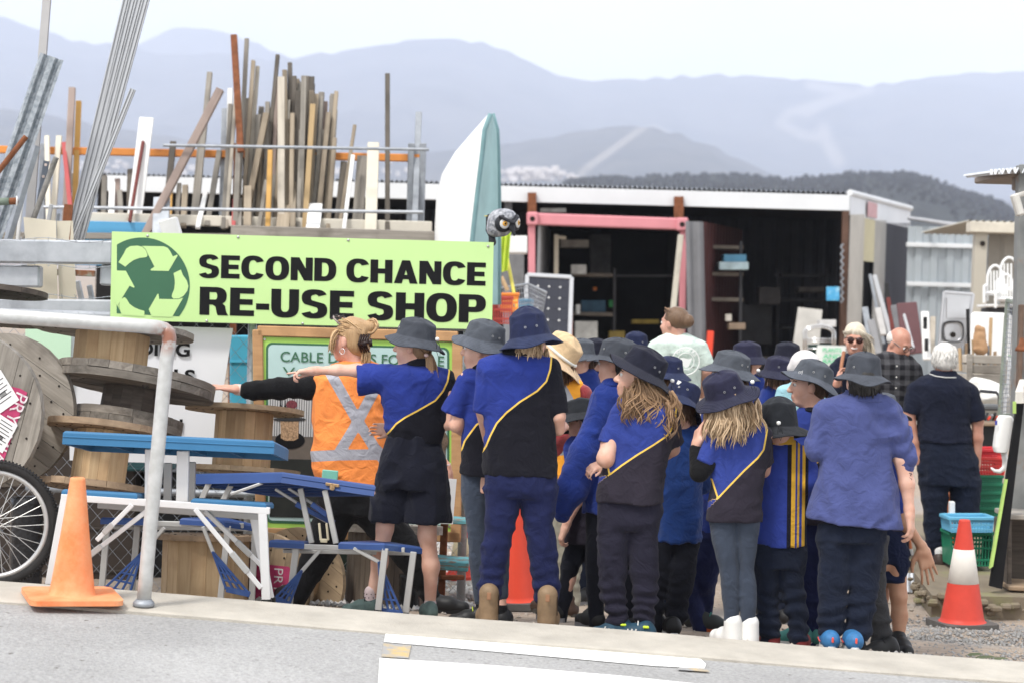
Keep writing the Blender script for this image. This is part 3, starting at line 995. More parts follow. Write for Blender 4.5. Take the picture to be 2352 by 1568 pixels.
def mat_hair(name,dark,light):
 if name in MATS:return MATS[name]
 m,n,l,b = nodes_of(name)
 at = n.new('ShaderNodeAttribute');at.attribute_name = 'u'
 tc = n.new('ShaderNodeTexCoord')
 mp = n.new('ShaderNodeMapping');mp.inputs['Scale'].default_value = (160,160,12)
 l.new(tc.outputs['Object'],mp.inputs['Vector'])
 nz = n.new('ShaderNodeTexNoise');nz.inputs['Scale'].default_value = 1;nz.inputs['Detail'].default_value = 4
 l.new(mp.outputs[0],nz.inputs['Vector'])
 ad = n.new('ShaderNodeMath');ad.operation = 'MULTIPLY_ADD';ad.inputs[1].default_value = .6
 l.new(nz.outputs['Fac'],ad.inputs[0])
 l2 = n.new('ShaderNodeMath');l2.operation = 'MULTIPLY_ADD';l2.inputs[1].default_value = .7;l2.inputs[2].default_value = -.15
 l.new(at.outputs['Fac'],l2.inputs[0]);l.new(l2.outputs[0],ad.inputs[2])
 mx = n.new('ShaderNodeMixRGB');mx.inputs[1].default_value = tuple(dark)+(1,);mx.inputs[2].default_value = tuple(light)+(1,)
 l.new(ad.outputs[0],mx.inputs[0]);l.new(mx.outputs[0],b.inputs['Base Color'])
 b.inputs['Roughness'].default_value = .45;b.inputs['Specular IOR Level'].default_value = .4
 bp = n.new('ShaderNodeBump');bp.inputs['Strength'].default_value = .6;bp.inputs['Distance'].default_value = .006
 l.new(nz.outputs['Fac'],bp.inputs['Height']);l.new(bp.outputs[0],b.inputs['Normal'])
 MATS[name] = m
 return m
def seg_dist(px,py,poly):
 best = np.full(len(px),1e9);sg = np.ones(len(px))
 for(a,b)in zip(poly[:-1],poly[1:]):
  a,b = np.array(a,float),np.array(b,float)
  ba = b-a
  t = np.clip(((px-a[0])*ba[0]+(py-a[1])*ba[1])/(ba@ba),0,1)
  dx,dy = px-a[0]-t*ba[0],py-a[1]-t*ba[1]
  d = np.hypot(dx,dy)
  cr = np.sign(ba[0]*(py-a[1])-ba[1]*(px-a[0]))
  m = d<best-1e-6
  best[m] = d[m];sg[m] = cr[m]
 return best,sg
def inside_poly(px,py,poly):
 c = np.zeros(len(px),bool)
 n = len(poly)
 for i in range(n):
  x0,y0 = poly[i];x1,y1 = poly[(i+1)%n]
  m = ((y0>py)!=(y1>py))&(px<(x1-x0)*(py-y0)/((y1-y0)or 1e-9)+x0)
  c^=m
 return c
class Person:
 def __init__(s,label,D,foot,h=.0075,group=None,cat='person',zfix=None):
  s.D = D
  g = on_ground(foot,D)
  s.T = Thing('person',label,cat,g,group)
  s.base = g
  s.body = Sdf(h)
  s.lips = []
  s.h = h
 def J(s,px,py,dd=0.0):
  return P(px,py,s.D+dd)
 def m(s,px):
  return M(px,s.D)
 def R(s,rows,ratio=.62,dd=0.0,dmax=None):
  out = []
  for r in rows:
   py,xl,xr = r[:3]
   c = s.J((xl+xr)/2,py,dd+(r[3]if len(r)>3 else 0))
   w = s.m((xr-xl)/2)
   d = w*ratio
   if dmax:d = min(d,dmax)
   out.append((c[2],c[0],c[1],w,d))
  return out
 def garment(s,name,S,m,folds=(),poly=None,attr=None,parent=None,label=None):
  V,f = S.mesh(folds)
  at = None
  if attr is not None:
   px,py = proj(V)
   at = {'pipe':attr(px,py,V)}
  return s.T.add(name,(V,f),m,parent=parent,smooth=True,attrs=at,label=label)
 def head(s,px,py,yaw,pitch=0,roll=0,sc=.95,neck=None,dd=0.0,jaw=1.0,eyes=True):
  s.hc = s.J(px,py,dd);s.hA = rotm(yaw,pitch,roll);s.hs = sc
  head_prims(s.body,s.hc,s.hA,sc,None if neck is None else s.J(*neck),jaw)
  s.lips.append((s.hc+sc*(.092*s.hA[1]-.069*s.hA[2]),s.hA,sc))
  s._eyes = eyes
 def hp(s,x,y,z):
  return s.hc+s.hs*(x*s.hA[0]+y*s.hA[1]+z*s.hA[2])
 def finish(s,skin):
  for q in s.body.pr:
   if q[0]=='r':q[1][:,3:5]*=.84
  V,f = s.body.mesh()
  lip = np.zeros(len(V))
  for(c,A,sc)in s.lips:
   q = (V-c)@A.T/sc
   d = np.sqrt((q[:,0]/.024)**2+(q[:,1]/.03)**2+(q[:,2]/.0125)**2)
   lip = np.maximum(lip,np.clip(1.35-d,0,1))
  o = s.T.add('body',(V,f),skin,smooth=True,attrs={'lip':lip})
  if getattr(s,'_eyes',False):
   for sg in(-1,1):
    c = s.hp(.031*sg,.082,.001)
    v,ff = lathe([(.001,-.011),(.008,-.008),(.011,0),(.008,.008),(.001,.011)],10,c,(s.hA[0],s.hA[2],s.hA[1]))
    e = s.T.add('eye',(v,ff),MATS['eye_white'],smooth=True)
    v,ff = lathe([(.0062*s.hs,0),(.0055*s.hs,.0035)],10,c+s.hA[1]*.0088,(s.hA[0],s.hA[2],s.hA[1]))
    s.T.add('iris',(v,ff),MATS['eye_dark'],parent=e,smooth=True)
    b0 = [s.hp(sg*x,y,z)for(x,y,z)in((.014,.092,.019),(.030,.090,.024),(.046,.078,.019))]
    s.T.add('eyebrow',tube(b0,[.003,.0036,.002],6),MATS['brow'],smooth=True)
  return o
 def shoe(s,heel,d,L=.24,wd=.085,ht=.10,m=None,sole=None,ankle_h=0.0,lace=None):
  d = np.asarray(d,float);d = nrm(np.array([d[0],d[1],0]))
  heel = np.asarray(heel,float)-d*.05
  sd = np.array([d[1],-d[0],0])
  up = np.array([0,0,1.0])
  S = Sdf(.007)
  A = np.array([sd,d,up])
  S.cone(heel+d*.05+up*.045,heel+d*L*.55+up*.045,wd*.44,wd*.47,.01)
  S.cone(heel+d*L*.5+up*.04,heel+d*(L-.04)+up*.036,wd*.46,wd*.40,.02)
  S.cone(heel+d*.045+up*.05,heel+d*.055+up*(ht+ankle_h),wd*.42,wd*(.40 if ankle_h<.02 else .50),.02)
  S.cone(heel+d*.06+up*(ht*.8),heel+d*L*.5+up*.055,wd*.38,wd*.4,.03)
  V,f = S.mesh()
  V[:,2] = np.maximum(V[:,2],heel[2]+.012)
  o = s.T.add('shoe',(V,f),m,smooth=True)
  pts = []
  for t in np.linspace(0,2*math.pi,28,endpoint=False):
   cx = math.cos(t);sx = math.sin(t)
   ww = wd*(.47 if cx>-.2 else .44)
   pts.append((sx*ww*(1+.08*cx),L*.5+cx*L*.5))
  v,ff = plate(pts,0,.026,heel+up*.0,(sd,d,up))
  if np.cross(sd,d)[2]<0:
   ff = [tuple(q)[::-1]for q in ff]
  s.T.add('sole',(v,ff),sole or m,parent=o)
  if lace is not None:
   for i in range(3):
    c = heel+d*(L*(.42+.12*i))+up*(.102-.014*i)
    s.T.add('lace',tube([c-sd*.03-up*.012,c+up*.004,c+sd*.03-up*.012],.003,5),lace,parent=o)
  return o
def bucket(person,c,A,m,rc=.085,hc=.080,brim=.060,droop=.042,wave=None,seed=0,name='hat',oval=1.18,top_soft=.017,cord=None,eyelets=((.55,.5),(-.1,.5)),text=None,flare=1.06,nseg=72):
 r = np.random.RandomState(seed)
 prof = []
 for t in np.linspace(0,1,7):
  prof.append((rc*.84*t,hc+top_soft*(1-t**2.0)-.004*t**4,.0+.20*t))
 for t in np.linspace(.2,1,5):
  prof.append((rc*(.84+.12*math.sin(t*1.57)),hc-.004-.022*(1-math.cos(t*1.57)),.20+.08*t))
 for t in np.linspace(.14,1,8):
  prof.append((rc*(.96+(flare-.96)*t),(hc-.026)*(1-t),.28+.30*t))
 prof.append((rc*flare*1.012,-.004,.605))
 for t in np.linspace(.1,1,9):
  prof.append((rc*flare+brim*.92*t,-.005-droop*1.12*t**1.1,.62+.38*t))
 V,U = [],[]
 ph = r.rand(6)*6.28
 for(rr_,z,u)in prof:
  for k in range(nseg):
   a = 2*math.pi*k/nseg
   tb = max(0,(u-.62)/.38)
   cr = min(1,u/.28)*(1-tb)
   rad = rr_*(1+.012*cr*math.sin(5*a+ph[0]+9*z)+.012*cr*math.sin(9*a+ph[1]-30*z))
   zz = z+tb*(.007*math.sin(3*a+ph[2])+.004*math.sin(5*a+ph[3]))+.004*(1-tb)*math.sin(4*a+ph[4])*(u<.3)
   if wave:
    for(a0,amp,wd)in wave:
     da = (a-a0+math.pi)%(2*math.pi)-math.pi
     g = math.exp(-(da/wd)**2)*tb
     zz+=amp*g
     rad-=.25*abs(amp)*g
   V.append(c+rad*math.cos(a)*A[0]+rad*oval*math.sin(a)*A[1]+zz*A[2])
   U.append(u)
 f = []
 n = nseg
 for i in range(len(prof)-1):
  for k in range(n):
   f.append((i*n+k,(i+1)*n+k,(i+1)*n+(k+1)%n,i*n+(k+1)%n))
 o = person.T.add(name,(V,f),m,smooth=True,attrs={'u':U})
 md = o.modifiers.new('thick','SOLIDIFY');md.thickness = .003;md.offset = -1
 V = np.array(V)
 for(az,hh)in eyelets:
  if az is None:continue
  rad = rc*1.035
  p = c+rad*math.cos(az)*A[0]+rad*oval*math.sin(az)*A[1]+(hc-.030)*hh*A[2]
  nrml = nrm(math.cos(az)*A[0]+math.sin(az)*A[1])
  x,y,z = axes_of(nrml,A[2])
  ring = [p+.0045*(math.cos(t)*x+math.sin(t)*y)for t in np.linspace(0,2*math.pi,12,endpoint=False)]
  person.T.add('eyelet',tube(ring,.0015,6,closed=True),MATS['eyelet_metal'],parent=o,smooth=True)
 if cord is not None:
  az,ln = cord
  p = c+(rc*flare+brim*.6)*math.cos(az)*A[0]+(rc*flare+brim*.6)*oval*math.sin(az)*A[1]+.012*A[2]
  v,ff = lathe([(.002,-.010),(.009,-.007),(.011,0),(.009,.007),(.002,.010)],12,p,(A[0],A[1],A[2]))
  tg = person.T.add('toggle',(v,ff),MATS['toggle_white'],parent=o,smooth=True)
  q = [p,p+V3(.012,-.01,-.03),p+V3(.02,-.012,-ln*.6),p+V3(.012,-.006,-ln),p+V3(-.004,-.004,-ln*.55),p+V3(0,0,-.01)]
  person.T.add('cord',tube(q,.0018,5),MATS['cord_black'],parent=o)
 return o
def locks(person,roots,m,r0=.006,name='hair',parent=None,seed=0,cap=None):
 r = random.Random(seed)
 vfs,U = [],[]
 if cap is None:
  H = Sdf(.008)
  H.ell(person.hp(0,-.022,.016),person.hs*V3(.078,.089,.086),person.hA,.01)
  H.ell(person.hp(0,-.050,-.030),person.hs*V3(.064,.050,.055),person.hA,.02)
  cap = H.mesh(((.002,40,40,12,2.),))
 if cap is not None:
  V,f = cap
  vfs.append((V,[tuple(q)for q in f]));U+=[.35]*len(V)
 for pts in roots:
  n = len(pts)
  k = r.random()
  rs = [r0*(.55+.45*math.sin(math.pi*min(1,.15+i/(n-1)*.75)))*(1 if i<n-1 else .25)*(.7+.6*k)for i in range(n)]
  for q in range(3):
   of = V3(r.gauss(0,1),r.gauss(0,1),r.gauss(0,.6))*r0*.9
   kk = min(1,max(0,k+r.gauss(0,.18)))
   v,f = tube([pt+of*(.4+.9*i/n)+V3(0,0,r0*2*(q-1)*i/n)for i,pt in enumerate(pts)],[x*.55 for x in rs],4)
   vfs.append((v,f));U+=[kk]*len(v)
 v,f = join(*vfs)
 return person.T.add(name,(v,f),m,smooth=True,attrs={'u':U},parent=parent)
def fall(start,out,length,n=9,wave=.012,freq=26,rr=None,inward=0.0,curl=0.0,down=V3(0,0,-1)):
 rr = rr or rnd
 ph,ph2 = rr.uniform(0,6.3),rr.uniform(0,6.3)
 pts = []
 p = np.array(start,float);d = nrm(out)
 step = length/(n-1)
 for i in range(n):
  t = i/(n-1)
  o = wave*t**.7*(math.sin(freq*t*length+ph)*V3(1,.2,0)+math.cos(freq*t*length+ph2)*V3(0,1,0)*.6)
  pts.append(p+o)
  d = nrm(d*.62+down*.5+V3(math.sin(ph)*.08,math.cos(ph)*.05,0)+curl*V3(math.sin(ph2+5*t),0,.4*t))
  p = p+d*step
 return pts
mat('eye_white',(.75,.72,.70),.25,var=.02)
mat('eye_dark',(.03,.02,.015),.15,var=.02)
mat('brow',(.10,.06,.035),.8)
mat('eyelet_metal',(.42,.42,.42),.45,1.0)
mat('toggle_white',(.78,.78,.76),.3)
mat('cord_black',(.012,.012,.014),.7)
SK_FAIR = mat_skin('skin_fair',(.66,.42,.33))
SK_PINK = mat_skin('skin_pink',(.62,.36,.28))
SK_TAN = mat_skin('skin_tan',(.46,.27,.18))
SK_OLD = mat_skin('skin_ruddy',(.52,.28,.21))
ROYAL = (.020,.036,.205);NAVYK = (.009,.009,.014);CHAR = (.027,.023,.034);PIPE = (.78,.52,.12)
C_POLO = mat_cloth('polo_royal_black',(ROYAL,NAVYK),'pipe')
C_POLO2 = mat_cloth('polo_royal_charcoal',((.030,.050,.235),CHAR),'pipe')
C_FLEECE = mat_cloth('fleece_royal',((.014,.034,.20),),fuzz=.22,weave=200)
C_FLEECE2 = mat_cloth('fleece_deep_blue',((.010,.038,.165),),fuzz=.22,weave=200)
C_SWEAT = mat_cloth('faded_blue_sweatshirt',((.060,.074,.200),),fuzz=.15,weave=260)
C_NAVYP = mat_cloth('navy_track_pants',((.012,.016,.058),),weave=300)
C_BLACKP = mat_cloth('black_track_pants',((.010,.011,.017),),weave=300)
C_DARKP = mat_cloth('charcoal_track_pants',((.018,.017,.030),),weave=300)
C_INKP = mat_cloth('ink_track_pants',((.010,.014,.028),),weave=300)
C_SLATE = mat_cloth('slate_leggings',((.040,.052,.078),),weave=500,fuzz=.2)
C_BLACK = mat_cloth('black_cloth',((.008,.008,.009),),weave=300)
C_SHORT = mat_cloth('black_navy_shorts',((.009,.010,.018),),weave=500,fuzz=.1)
C_NAVYPOLO = mat_cloth('navy_polo',((.012,.015,.030),))
C_COLLAR = mat_cloth('black_collar',((.012,.012,.018),))
C_WHITE = mat_cloth('white_sock',((.72,.72,.72),))
H_GREY = mat_hat('hat_grey',(.072,.080,.095),(.088,.098,.120))
H_GREY2 = mat_hat('hat_dark_grey',(.050,.055,.067),(.068,.075,.092))
H_NAVY = mat_hat('hat_navy',(.016,.021,.055),(.024,.032,.075))
H_INK = mat_hat('hat_ink',(.014,.015,.026),(.020,.021,.034))
H_PURP = mat_hat('hat_faded_navy',(.022,.022,.045),(.026,.027,.05))
H_BLACK = mat_hat('hat_black',(.018,.020,.024),(.026,.028,.033))
H_STRAW = mat_hat('hat_straw',(.62,.45,.27),(.66,.48,.31))
HR_BLOND = mat_hair('hair_blond',(.22,.115,.045),(.68,.46,.25))
HR_LTBRN = mat_hair('hair_light_brown',(.10,.052,.025),(.40,.25,.14))
HR_GOLD = mat_hair('hair_golden',(.20,.12,.06),(.62,.46,.30))
HR_MID = mat_hair('hair_mid_brown',(.06,.032,.018),(.28,.17,.10))
HR_BROWN = mat_hair('hair_brown',(.035,.018,.010),(.16,.09,.05))
HR_BLACK = mat_hair('hair_black',(.006,.005,.005),(.03,.025,.022))
HR_WHITE = mat_hair('hair_white',(.55,.53,.50),(.86,.85,.82))
HR_PALE = mat_hair('hair_pale_blond',(.48,.40,.28),(.82,.76,.64))
def pipe_attr(poly,D,flip=False):
 def fn(px,py,V):
  d,sg = seg_dist(px,py,poly)
  return M(d*sg,D)*(-1 if flip else 1)
 return fn
FT = ((.005,9,9,3.0,1.0),(.004,6,7,13,5.0),(.0025,22,16,10,3.0))
FP = ((.005,6,7,13,2.0),(.004,13,10,6,8.0),(.003,22,16,28,3.0))
FS = ((.011,17,12,2.2,4.0),(.005,7,6,10,1.0))
# the crowd
GK = 'school children gathered at the yard entrance'
def legpair(p,rowsL,rowsR,m,rip=(.006,95,-9),hip=None,ratio=.85,folds=FP,name='trousers',h=.009,dL=0,dR=0,hipratio=.62):
 S = Sdf(h)
 zr = p.base[2]
 rp = (rip[0],rip[1],zr+.42)if rip else None
 if hip:S.rows([(a,b,q,w*.955,d*.9)for(a,b,q,w,d)in p.R(hip,hipratio)],k=.02)
 S.rows(p.R(rowsL,ratio,dL),k=.012,rip=rp)
 S.rows(p.R(rowsR,ratio,dR),k=.012,rip=rp)
 return p.garment(name,S,m,folds)
def collar(p,rows,m,ratio=.8,dd=0,name='collar'):
 S = Sdf(.006);S.rows(p.R(rows,ratio,dd),k=.005)
 return p.garment(name,S,m)
def sock(p,pts,rs,m,name='sock',rip=None):
 S = Sdf(.006);S.chain(pts,rs,rip=rip)
 return p.garment(name,S,m)
def gp(p,px,py,dd=0):
 q = p.J(px,py,dd);q[2] = zg(q[0],q[1]);return q
# woman in the orange vest, arm stretched out to the left
p = Person('woman in orange hi-vis vest with grey crossed tape, back turned, arm stretched left',11.15,830,h=.0065)
p.head(803,782,math.radians(66),.02,-.05,1.0,(822,838))
J,m_ = p.J,p.m
B = p.body
B.rows(p.R([(838,790,855),(880,750,880),(1000,745,870),(1120,750,875)],.6),k=.02)
B.chain([J(735,885),J(650,890),J(566,895)],[.045,.036,.028])
hand_prims(B,J(556,894),J(480,886)-J(556,894),V3(-.1,.15,-1),1.12,(.03,.02,.04,.10),.10,.95,1,r=.0078)
B.chain([J(880,885,.05),J(955,985,.1),J(1024,1068,.1)],[.045,.038,.026])
hand_prims(B,J(1026,1074,.1),J(1040,1128,.1)-J(1026,1074,.1),V3(-1,.3,.1),1.05,(.25,.3,.35,.4),.05,.6,-1,r=.0085)
B.chain([J(775,1150),J(738,1255),J(672,1400)],[.06,.045,.03])
B.chain([J(850,1150),J(935,1262),J(1006,1402)],[.06,.045,.027])
p.finish(SK_PINK)
S = Sdf(.009)
S.rows(p.R([(826,800,850),(836,772,868),(848,742,884),(868,722,892),(915,722,893),(955,722,893),(1015,722,893),(1040,718,892),(1065,720,893),(1090,722,894),(1112,732,896)],.60),k=.02,tilt=-.05)
tape = [([(778,858),(858,1000)],0),([(858,1000),(862,1040)],0)]
def vest_attr(px,py,V):
 best = np.full(len(px),99.)
 for seg in([(756,850),(812,950),(868,1040)],[(868,880),(812,985),(781,1035)],[(868,1035),(884,1060)]):
  d,_ = seg_dist(px,py,seg);best = np.minimum(best,M(d,11.15))
 d,_ = seg_dist(px,py,[(700,1048),(780,1044),(920,1042)])
 best = np.minimum(best,M(d,11.15))
 return best
C_VEST = mat_cloth('hivis_orange',((.86,.27,.07),(.36,.36,.40)),'tape',rough=.7,fuzz=.1,w=.030,var=.08)
vest = p.garment('vest',S,C_VEST,((.008,5,6,6,3.),(.005,10,8,3,9.)),attr=vest_attr)
S = Sdf(.009)
S.rows(p.R([(822,806,848),(838,778,862),(1000,735,880),(1120,740,885)],.56),k=.02)
S.chain([J(742,886),J(715,889),J(650,890),J(586,896),J(572,896)],[.062,.066,.062,.056,.05],rip=(.0035,40))
S.chain([J(876,886,.04),J(945,968,.1)],[.062,.055],rip=(.004,60))
p.garment('jumper',S,C_BLACK,((.004,8,8,8,2.),))
S = Sdf(.008);S.cone(J(578,897),J(566,896),.047,.043,.004,rip=(.002,300));p.garment('cuff',S,C_BLACK)
S = Sdf(.006);S.cone(J(552,894.5),J(545,894),.032,.0315,.003);p.garment('watch_strap',S,mat('blush_strap',(.66,.50,.44),.5))
S = Sdf(.010)
S.rows(p.R([(1085,732,892),(1130,728,902),(1175,735,900)],.6),k=.03)
S.chain([J(778,1165),J(738,1255),J(672,1392)],[.115,.086,.052],k=.03)
S.chain([J(850,1165),J(935,1262),J(1002,1392)],[.115,.084,.042],k=.03)
p.garment('trousers',S,C_BLACK,FP)
p.shoe(gp(p,668,1400),(-.5,.9),.25,.09,.08,mat('black_shoe',(.012,.012,.013),.5),None)
p.shoe(gp(p,1000,1400),(1,-.2),.25,.09,.07,MATS['black_shoe'],None)
p.T.add('phone',cbox(J(758,1090,-.17),.088,.012,.055,(V3(1,.0,-.06),V3(0,1,0),V3(.06,0,1)),.004),mat('phone_mint',(.20,.52,.42),.4),label='mint green phone in the back pocket')
ringc = J(1022,1066,.1)
p.T.add('bangle',tube([ringc+.032*(math.cos(t)*V3(.8,.6,.2)+math.sin(t)*V3(-.5,.8,0))for t in np.linspace(0,6.28,20,endpoint=False)],.003,6,closed=True),mat('silver',(.8,.8,.8),.2,1.0),smooth=True)
Hc = Sdf(.007)
hA = p.hA
Hc.ell(p.hp(0,-.022,.042),V3(.080,.098,.092),hA,.01)
Hc.ell(p.hp(0,-.055,-.02),V3(.066,.062,.066),hA,.03)
Hc.ell(J(848,752,-.02),V3(.042,.042,.036),None,.02)
Hc.cone(J(836,800,-.03),J(842,825,-.03),.030,.020,.02)
cap = Hc.mesh(((.004,30,30,8,2.),))
rr = random.Random(11)
st = []
for i in range(90):
 a = rr.uniform(-1.9,1.9);z = rr.uniform(.0,.12)
 s0 = p.hp(.079*math.sin(a),.06*math.cos(a)+.01,.03+z*.75)
 e0 = J(rr.uniform(836,852),rr.uniform(765,790),-.06)
 mid = (s0+e0)/2+.025*nrm((s0+e0)/2-p.hp(0,-.02,.02))
 st.append([s0,s0*.7+mid*.35-.05*e0,mid,mid*.4+e0*.6,e0])
for i in range(30):
 s0 = J(rr.uniform(832,850),rr.uniform(800,812),-.05)
 st.append(fall(s0,V3(rr.uniform(-.3,.4),-.3,-.5),rr.uniform(.06,.11),6,.006,30,rr))
for i in range(26):
 t0 = rr.uniform(0,6.28);c = J(849,752,-.03)
 st.append([c+.041*(math.cos(t0+k*.5)*V3(1,0,.25)+math.sin(t0+k*.5)*V3(0,.3,.85))+V3(0,-.02*math.sin(k),0)for k in range(6)])
for i in range(12):
 s0 = p.hp(rr.uniform(-.075,-.066),rr.uniform(.02,.05),rr.uniform(0,.06))
 st.append(fall(s0,hA[1]*.3-hA[0]*.3,rr.uniform(.08,.14),7,.01,24,rr))
locks(p,st,HR_BLOND,.0055,cap=cap)
cl = p.T.add('hair_clip',join(*[tube([J(830+i*6,768,-.085),J(824+i*5,790,-.10),J(830+i*6,808,-.08)],[.006,.008,.005],6)for i in range(4)],tube([J(826,790,-.10),J(852,784,-.10)],.009,6),tube([J(850,778,-.1),J(852,796,-.1)],.010,6)),mat('clip_brown',(.022,.010,.008),.35),smooth=True)
gl = [p.hp(-.085,.02,.085),p.hp(-.088,.06,.115),p.hp(-.05,.085,.13),p.hp(.05,.085,.13),p.hp(.088,.06,.115),p.hp(.085,.02,.085)]
sg_ = p.T.add('sunglasses',tube(gl,.005,6),mat('clear_plastic_frame',(.30,.24,.22),.25),smooth=True)
for sx in(-1,1):
 v,f = lathe([(.026,-.002),(.026,.002)],16,p.hp(.035*sx,.088,.125),(hA[0],hA[2]*.6-hA[1]*.8,nrm(hA[1]*.6+hA[2]*.8)))
 p.T.add('lens',(v,f),mat('lens_dark',(.03,.025,.025),.1),parent=sg_)
ec = p.hp(-.084,-.004,-.062)
p.T.add('earring',tube([ec+.016*(math.cos(t)*hA[1]+math.sin(t)*V3(0,0,1))for t in np.linspace(0,6.28,18,endpoint=False)],.0022,6,closed=True),MATS['silver'],smooth=True)
solo('paper_sheet','white sheet of paper held down behind the girl in black shorts','paper',cbox(P(1024,1150,10.95),.10,.003,.25,(V3(1,.2,-.05),V3(-.2,1,0),V3(.06,0,1)),.001),mat('paper',(.80,.80,.80),.8,var=.03))
# girl pointing, black shorts
p = Person('girl in grey bucket hat and black shorts pointing left, spotted socks',10.3,935,h=.0062,group=GK)
J = p.J;B = p.body
p.head(950,793,math.radians(74),.05,.0,.92,(958,842))
B.rows(p.R([(840,905,1005),(900,895,1008),(1010,905,1000),(1120,890,1000)],.6),k=.02)
B.chain([J(885,858),J(820,850),J(775,849),J(728,851)],[.040,.033,.028,.0185],k=.02)
hw = J(727,851);hd = J(690,853)-hw
hand_prims(B,hw,hd,V3(.15,-.15,-1),.93,(.02,1.0,1.05,1.1),.02,.35,1,r=.0078)
B.chain([J(1022,868),J(1036,972,-.03),J(960,992,.12),J(892,986,.13)],[.04,.031,.026,.018])
hand_prims(B,J(905,985,.13),V3(-1,-.1,.0),V3(.2,-1,0),.85,(.5,.5,.5,.5),.06,.5,1)
B.chain([J(890,1120),J(884,1212),J(872,1290,.02),J(851,1385)],[.07,.041,.040,.026],k=.03)
B.chain([J(985,1120),J(981,1228),J(990,1300,.01),J(988,1390)],[.07,.044,.041,.027],k=.03)
p.finish(SK_FAIR)
S = Sdf(.0085)
S.rows(p.R([(836,925,990),(842,900,1010),(852,880,1024),(870,873,1032),(915,877,1026),(955,885,1019),(985,888,1018),(1012,898,1010)],.6),k=.02)
S.sleeve(J(888,866),J(822,872),.070,.078)
S.sleeve(J(1022,870),J(1027,966),.048,.046)
pl = [(1026,780),(1032,852),(1028,875),(1018,897),(1000,919),(960,942),(930,958),(910,972),(896,989),(884,1000)]
p.garment('polo_shirt',S,C_POLO,FT,attr=pipe_attr(pl,p.D))
collar(p,[(817,938,984),(828,934,988),(840,926,996)],C_COLLAR,.95)
S = Sdf(.0085)
S.rows(p.R([(1003,889,1006),(1012,887,1008),(1045,876,1014),(1085,866,1022),(1120,862,1026)],.62),k=.01)
S.rows(p.R([(1085,864,945),(1130,857,938),(1192,850,928)],.9),k=.008)
S.rows(p.R([(1085,938,1023),(1130,934,1029),(1195,929,1034)],.9),k=.008)
p.garment('shorts',S,C_SHORT,FS)
C_SPOT = mat('spotted_sock',(.62,.50,.50),.9,var=.05)
def spots(p,a,b,r):
 vfs = []
 rr = random.Random(3)
 for i in range(5):
  for k in range(9):
   t = (i+.5)/5;ang = (k+.5*(i%2))/9*6.28
   c = a+(b-a)*t;x,y,z = axes_of(b-a)
   q = c+(r+.0015)*(math.cos(ang)*x+math.sin(ang)*y)
   nn = math.cos(ang)*x+math.sin(ang)*y
   vfs.append(lathe([(.0028,-.002),(.0028,.002)],6,q,axes_of(nn,z)))
 return join(*vfs)
for(a,b)in(((851,1358),(850,1398)),((988,1384),(986,1418))):
 a3,b3 = J(*a),J(*b)
 S = Sdf(.006);S.cone(a3,b3,.032,.033,.004);so = p.garment('sock',S,C_SPOT)
 p.T.add('sock_spot',spots(p,a3,b3,.033),MATS['cord_black'],parent=so,kind='stuff')
M_GRN = mat('grey_green_shoe',(.10,.15,.14),.7,var=.3,scale=30)
p.shoe(gp(p,856,1400),(-1,-.05),.22,.08,.075,M_GRN,mat('pale_sole',(.5,.55,.53),.7),lace=MATS['cord_black'])
p.shoe(gp(p,988,1410,-.05),(-.25,.95),.22,.08,.075,M_GRN,MATS['pale_sole'])
hA = rotm(math.radians(74),.17,-.06)
bucket(p,J(956,773),hA,H_GREY2,rc=.084,hc=.080,brim=.058,droop=.042,cord=(-math.pi/2-.45,.10),eyelets=((2.2,.6),(1.85,.6)),seed=3,wave=((1.6,.02,.5),))
rr = random.Random(2)
st = []
for i in range(46):
 s0 = J(981+rr.uniform(-4,6),812+rr.uniform(-5,5),-.06)
 st.append(fall(s0,V3(.6,-.3,-.2+rr.uniform(-.4,.2)),rr.uniform(.10,.16),8,.008,20,rr))
for i in range(40):
 a = rr.uniform(2.0,4.4)
 s0 = p.hp(.074*math.sin(a),.09*math.cos(a)-.01,rr.uniform(-.02,.03))
 e0 = J(981,812,-.06);mid = (s0+e0)/2+.012*nrm(s0-p.hc)
 st.append([s0,mid,e0])
locks(p,st,HR_LTBRN,.005)
v,f = lathe([(.004,-.010),(.011,-.006),(.012,0),(.011,.006),(.004,.010)],12,J(979,815,-.075))
p.T.add('hair_bobble',(v,f),mat('bobble_pink',(.62,.45,.42),.15),smooth=True)
# child in grey hat and slate leggings
p = Person('child in grey bucket hat and slate leggings beside the girl pointing',10.05,1110,h=.007,group=GK)
J = p.J;B = p.body
p.head(1107,801,math.radians(76),.06,.0,.93,(1112,845))
B.rows(p.R([(845,1080,1160),(950,1075,1160),(1090,1070,1165),(1130,1070,1165)],.6),k=.02)
B.chain([J(1075,870),J(1048,975,-.02),J(1085,1005,.12),J(1110,1010,.16)],[.045,.034,.028,.02],k=.02)
B.chain([J(1160,870),J(1165,970,.05),J(1130,1000,.2)],[.045,.034,.024])
B.chain([J(1092,1120),J(1097,1240),J(1105,1400)],[.045,.03,.022]);B.chain([J(1145,1120),J(1147,1240),J(1153,1405)],[.045,.03,.024])
p.finish(SK_FAIR)
S = Sdf(.0085)
S.rows(p.R([(844,1088,1140),(852,1070,1160),(870,1066,1168),(950,1066,1168),(1000,1062,1168),(1040,1058,1168),(1089,1055,1172)],.62),k=.02)
S.sleeve(J(1078,872),J(1042,950),.052,.064)
S.sleeve(J(1160,872),J(1168,950),.05,.052)
pl = [(1200,850),(1160,920),(1119,956),(1094,975),(1079,995),(1067,1012),(1061,1030),(1050,1045)]
p.garment('polo_shirt',S,C_POLO,FT,attr=pipe_attr(pl,p.D))
collar(p,[(822,1092,1134),(836,1086,1142),(847,1080,1148)],C_COLLAR,.95)
